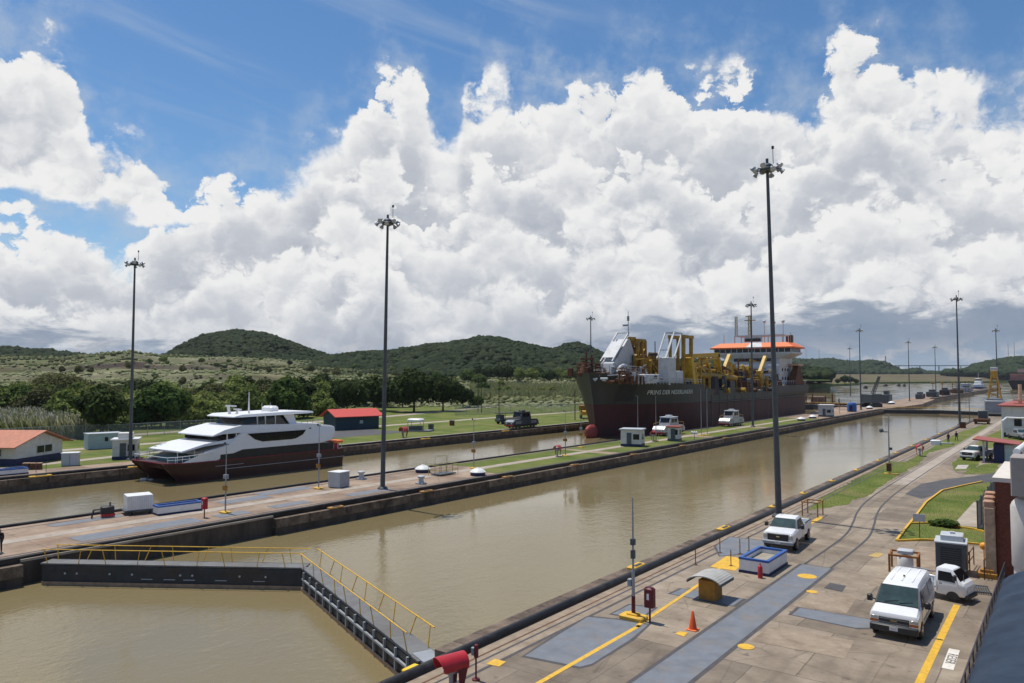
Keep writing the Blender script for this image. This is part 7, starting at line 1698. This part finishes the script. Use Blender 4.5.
# bridge house
mb = MB(); mb.box(-9.5, 9.0, 242, 255, 8.9, 17.6, .1); mb.box(-7.5, 9.5, 239.8, 242, 8.9, 15.4, .1); mb.build('accommodation', SW, dr)
mb = MB(); mb.loft([[(-9.4, 241.6, 17.6), (8.9, 241.6, 17.6), (8.9, 255, 17.6), (-9.4, 255, 17.6)], [(-12.9, 240.6, 19.0), (13.2, 240.6, 19.0), (13.2, 252, 19.0), (-12.9, 252, 19.0)], [(-12.9, 240.6, 19.5), (13.2, 240.6, 19.5), (13.2, 252, 19.5), (-12.9, 252, 19.5)]]); mb.build('bridge_wing', SW, dr, smooth=False)
mb = MB(); mb.box(-12.5, 12.8, 240.9, 251.6, 19.503, 20.75); wb = mb.build('bridge_windows', GLASS, dr, smooth=False)
for k in range(14): MB().box(-12.5+k*1.94, -12.3+k*1.94, 240.8, 240.89, 19.5, 20.75).build('mullion', SW, wb, smooth=False)
for k in range(6): MB().box(12.803, 12.86, 241+k*2, 241.2+k*2, 19.5, 20.75).build('mullion', SW, wb, smooth=False)
mb = MB(); mb.box(-6, 7.5, 241.55, 241.96, 16.6, 17.5); mb.box(-5, 6, 239.72, 239.79, 12.6, 13.5); mb.build('front_windows', GLASS, dr, smooth=False)
for z_ in (10.6, 13.4):
    for k in range(4): MB().box(9.003, 9.04, 244+k*2.8, 245+k*2.8, z_, z_+.9).build('side_window', GLASS, dr, smooth=False)
mb = MB(); mb.loft([[(-13.6, 240.0, 20.75), (13.8, 240.0, 20.75), (13.8, 253, 20.75), (-13.6, 253, 20.75)], [(-13.6, 240.0, 21.2), (13.8, 240.0, 21.2), (13.8, 253, 21.2), (-13.6, 253, 21.2)], [(-10.8, 242.2, 22.7), (11.2, 242.2, 22.7), (11.2, 251, 22.7), (-10.8, 251, 22.7)]]); mb.build('bridge_roof', ORAN, dr, smooth=False)
mb = MB(); mb.loft([[(-1.2, 239.94, 20.9), (4.0, 239.94, 20.9), (4.0, 240.5, 20.9), (-1.2, 240.5, 20.9)], [(-1.2, 239.94, 21.25), (4.0, 239.94, 21.25), (4, 240.5, 21.25), (-1.2, 240.5, 21.25)], [(-.4, 242.1, 22.78), (3.2, 242.1, 22.78), (3.2, 242.6, 22.78), (-.4, 242.6, 22.78)]]); mb.build('roof_panel', SW, dr, smooth=False)
mb = MB()
for x in (-6.2, -.6, 5, 9.6):
    for y in (243.2, 249.5): mb.bar((x, y, 22.7), (x, y, 25.0), .3, .3)
for y in (243.2, 249.5): mb.bar((-6.3, y, 25.1), (9.8, y, 25.1), .45, .45)
mb.bar((-6.2, 243.2, 25.1), (-6.2, 249.5, 25.1), .3, .3); mb.bar((9.6, 243.2, 25.1), (9.6, 249.5, 25.1), .3, .3); mb.box(-3, 3, 243.1, 243.5, 23.0, 24.9); mb.build('roof_frame', SW, dr, smooth=False)
mb = MB(); mb.box(-2.6, 2.6, 242.95, 243.08, 23.2, 24.2); mb.build('dark_board', CHAR, dr, smooth=False)
mb = MB()
def lat(x, y, z0, z1, w_, t=.14):
    for dx in (-w_, w_):
        for dy in (-w_, w_): mb.bar((x+dx, y+dy, z0), (x+dx*.8, y+dy*.8, z1), t, t)
    k = 0; zz_ = z0
    while zz_ < z1-1: mb.bar((x-w_, y-w_, zz_), (x+w_, y-w_, min(z1, zz_+1.2)), t*.7, t*.7); mb.bar((x+w_, y-w_, zz_), (x+w_, y+w_, min(z1, zz_+1.2)), t*.7, t*.7); zz_ += 1.2
lat(-5.9, 244, 25, 31.8, .35); lat(-1.6, 244.5, 25, 32, .35); mb.box(-3.2, .4, 244.2, 244.8, 30.2, 30.5); mb.box(-2.7, -.5, 243.8, 244.0, 31.5, 31.8)
for x, zt in ((3.2, 29.6), (6.4, 29.5), (9.3, 29.6), (11.6, 26.0), (-10.6, 26)): mb.cyl((x, 245, 22.7), (x, 245, zt), .12, .08, 6)
mb.build('antenna_mast', M('mast_buff', (.38, .34, .18), .6, var=.2), dr, smooth=False)
mb = MB()
for x, z_ in ((3.2, 29.8), (6.4, 29.3), (9.3, 29.6)): mb.sphere((x, 245, z_), .55, 10, 7)
mb.build('radome', SW, dr)
mb = MB(); mb.box(8.5, 10.5, 250, 252, 22.7, 25.4, .2); mb.build('funnel', CHAR, dr)
# stern
mb = MB(); mb.loft([[(9.4, 247.5, 9), (12, 247.5, 9), (12, 258, 9), (9.4, 258, 9)], [(10.2, 252, 15.2), (11.8, 252, 15.2), (11.8, 254.2, 15.2), (10.2, 254.2, 15.2)]]); mb.build('stern_frame', RUST, dr, smooth=False)
mb = MB(); mb.box(9.4, 12.4, 250.2, 255.9, 15.203, 15.8); mb.build('stern_frame_cap', M('peach_cap', (.55, .33, .24), .6), dr, smooth=False)
clutter('stern_gear', RUST, 4, 11.6, 256, 261, 8.9, 11, 8, .5, 1.4, 6)
mb = MB()
for k in range(14): mb.cyl((11.9, 230+k*2.3, 9), (11.9, 230+k*2.3, 10.2), .05, .05, 5)
mb.tube([(11.9, 230, 10.2), (11.9, 261.5, 10.2), (-11.9, 261.5, 10.2)], .06); mb.build('stern_railing', LGREY, dr)
# ------------------------------------------------------------------ air
mb = MB(); mb.box(-9100, 9100, -9100, 9100, -4.2, 175)
hz = mb.build('haze', bpy.data.materials.new('haze_air'), smooth=False); hz['kind'] = 'stuff'
hm = hz.data.materials[0]; hm.use_nodes = True; ht = hm.node_tree; ht.nodes.clear()
pv = ht.nodes.new('ShaderNodeVolumePrincipled'); pv.inputs['Color'].default_value = (.80, .88, 1, 1); pv.inputs['Density'].default_value = 4.2e-5
ho = ht.nodes.new('ShaderNodeOutputMaterial'); ht.links.new(pv.outputs[0], ho.inputs['Volume'])
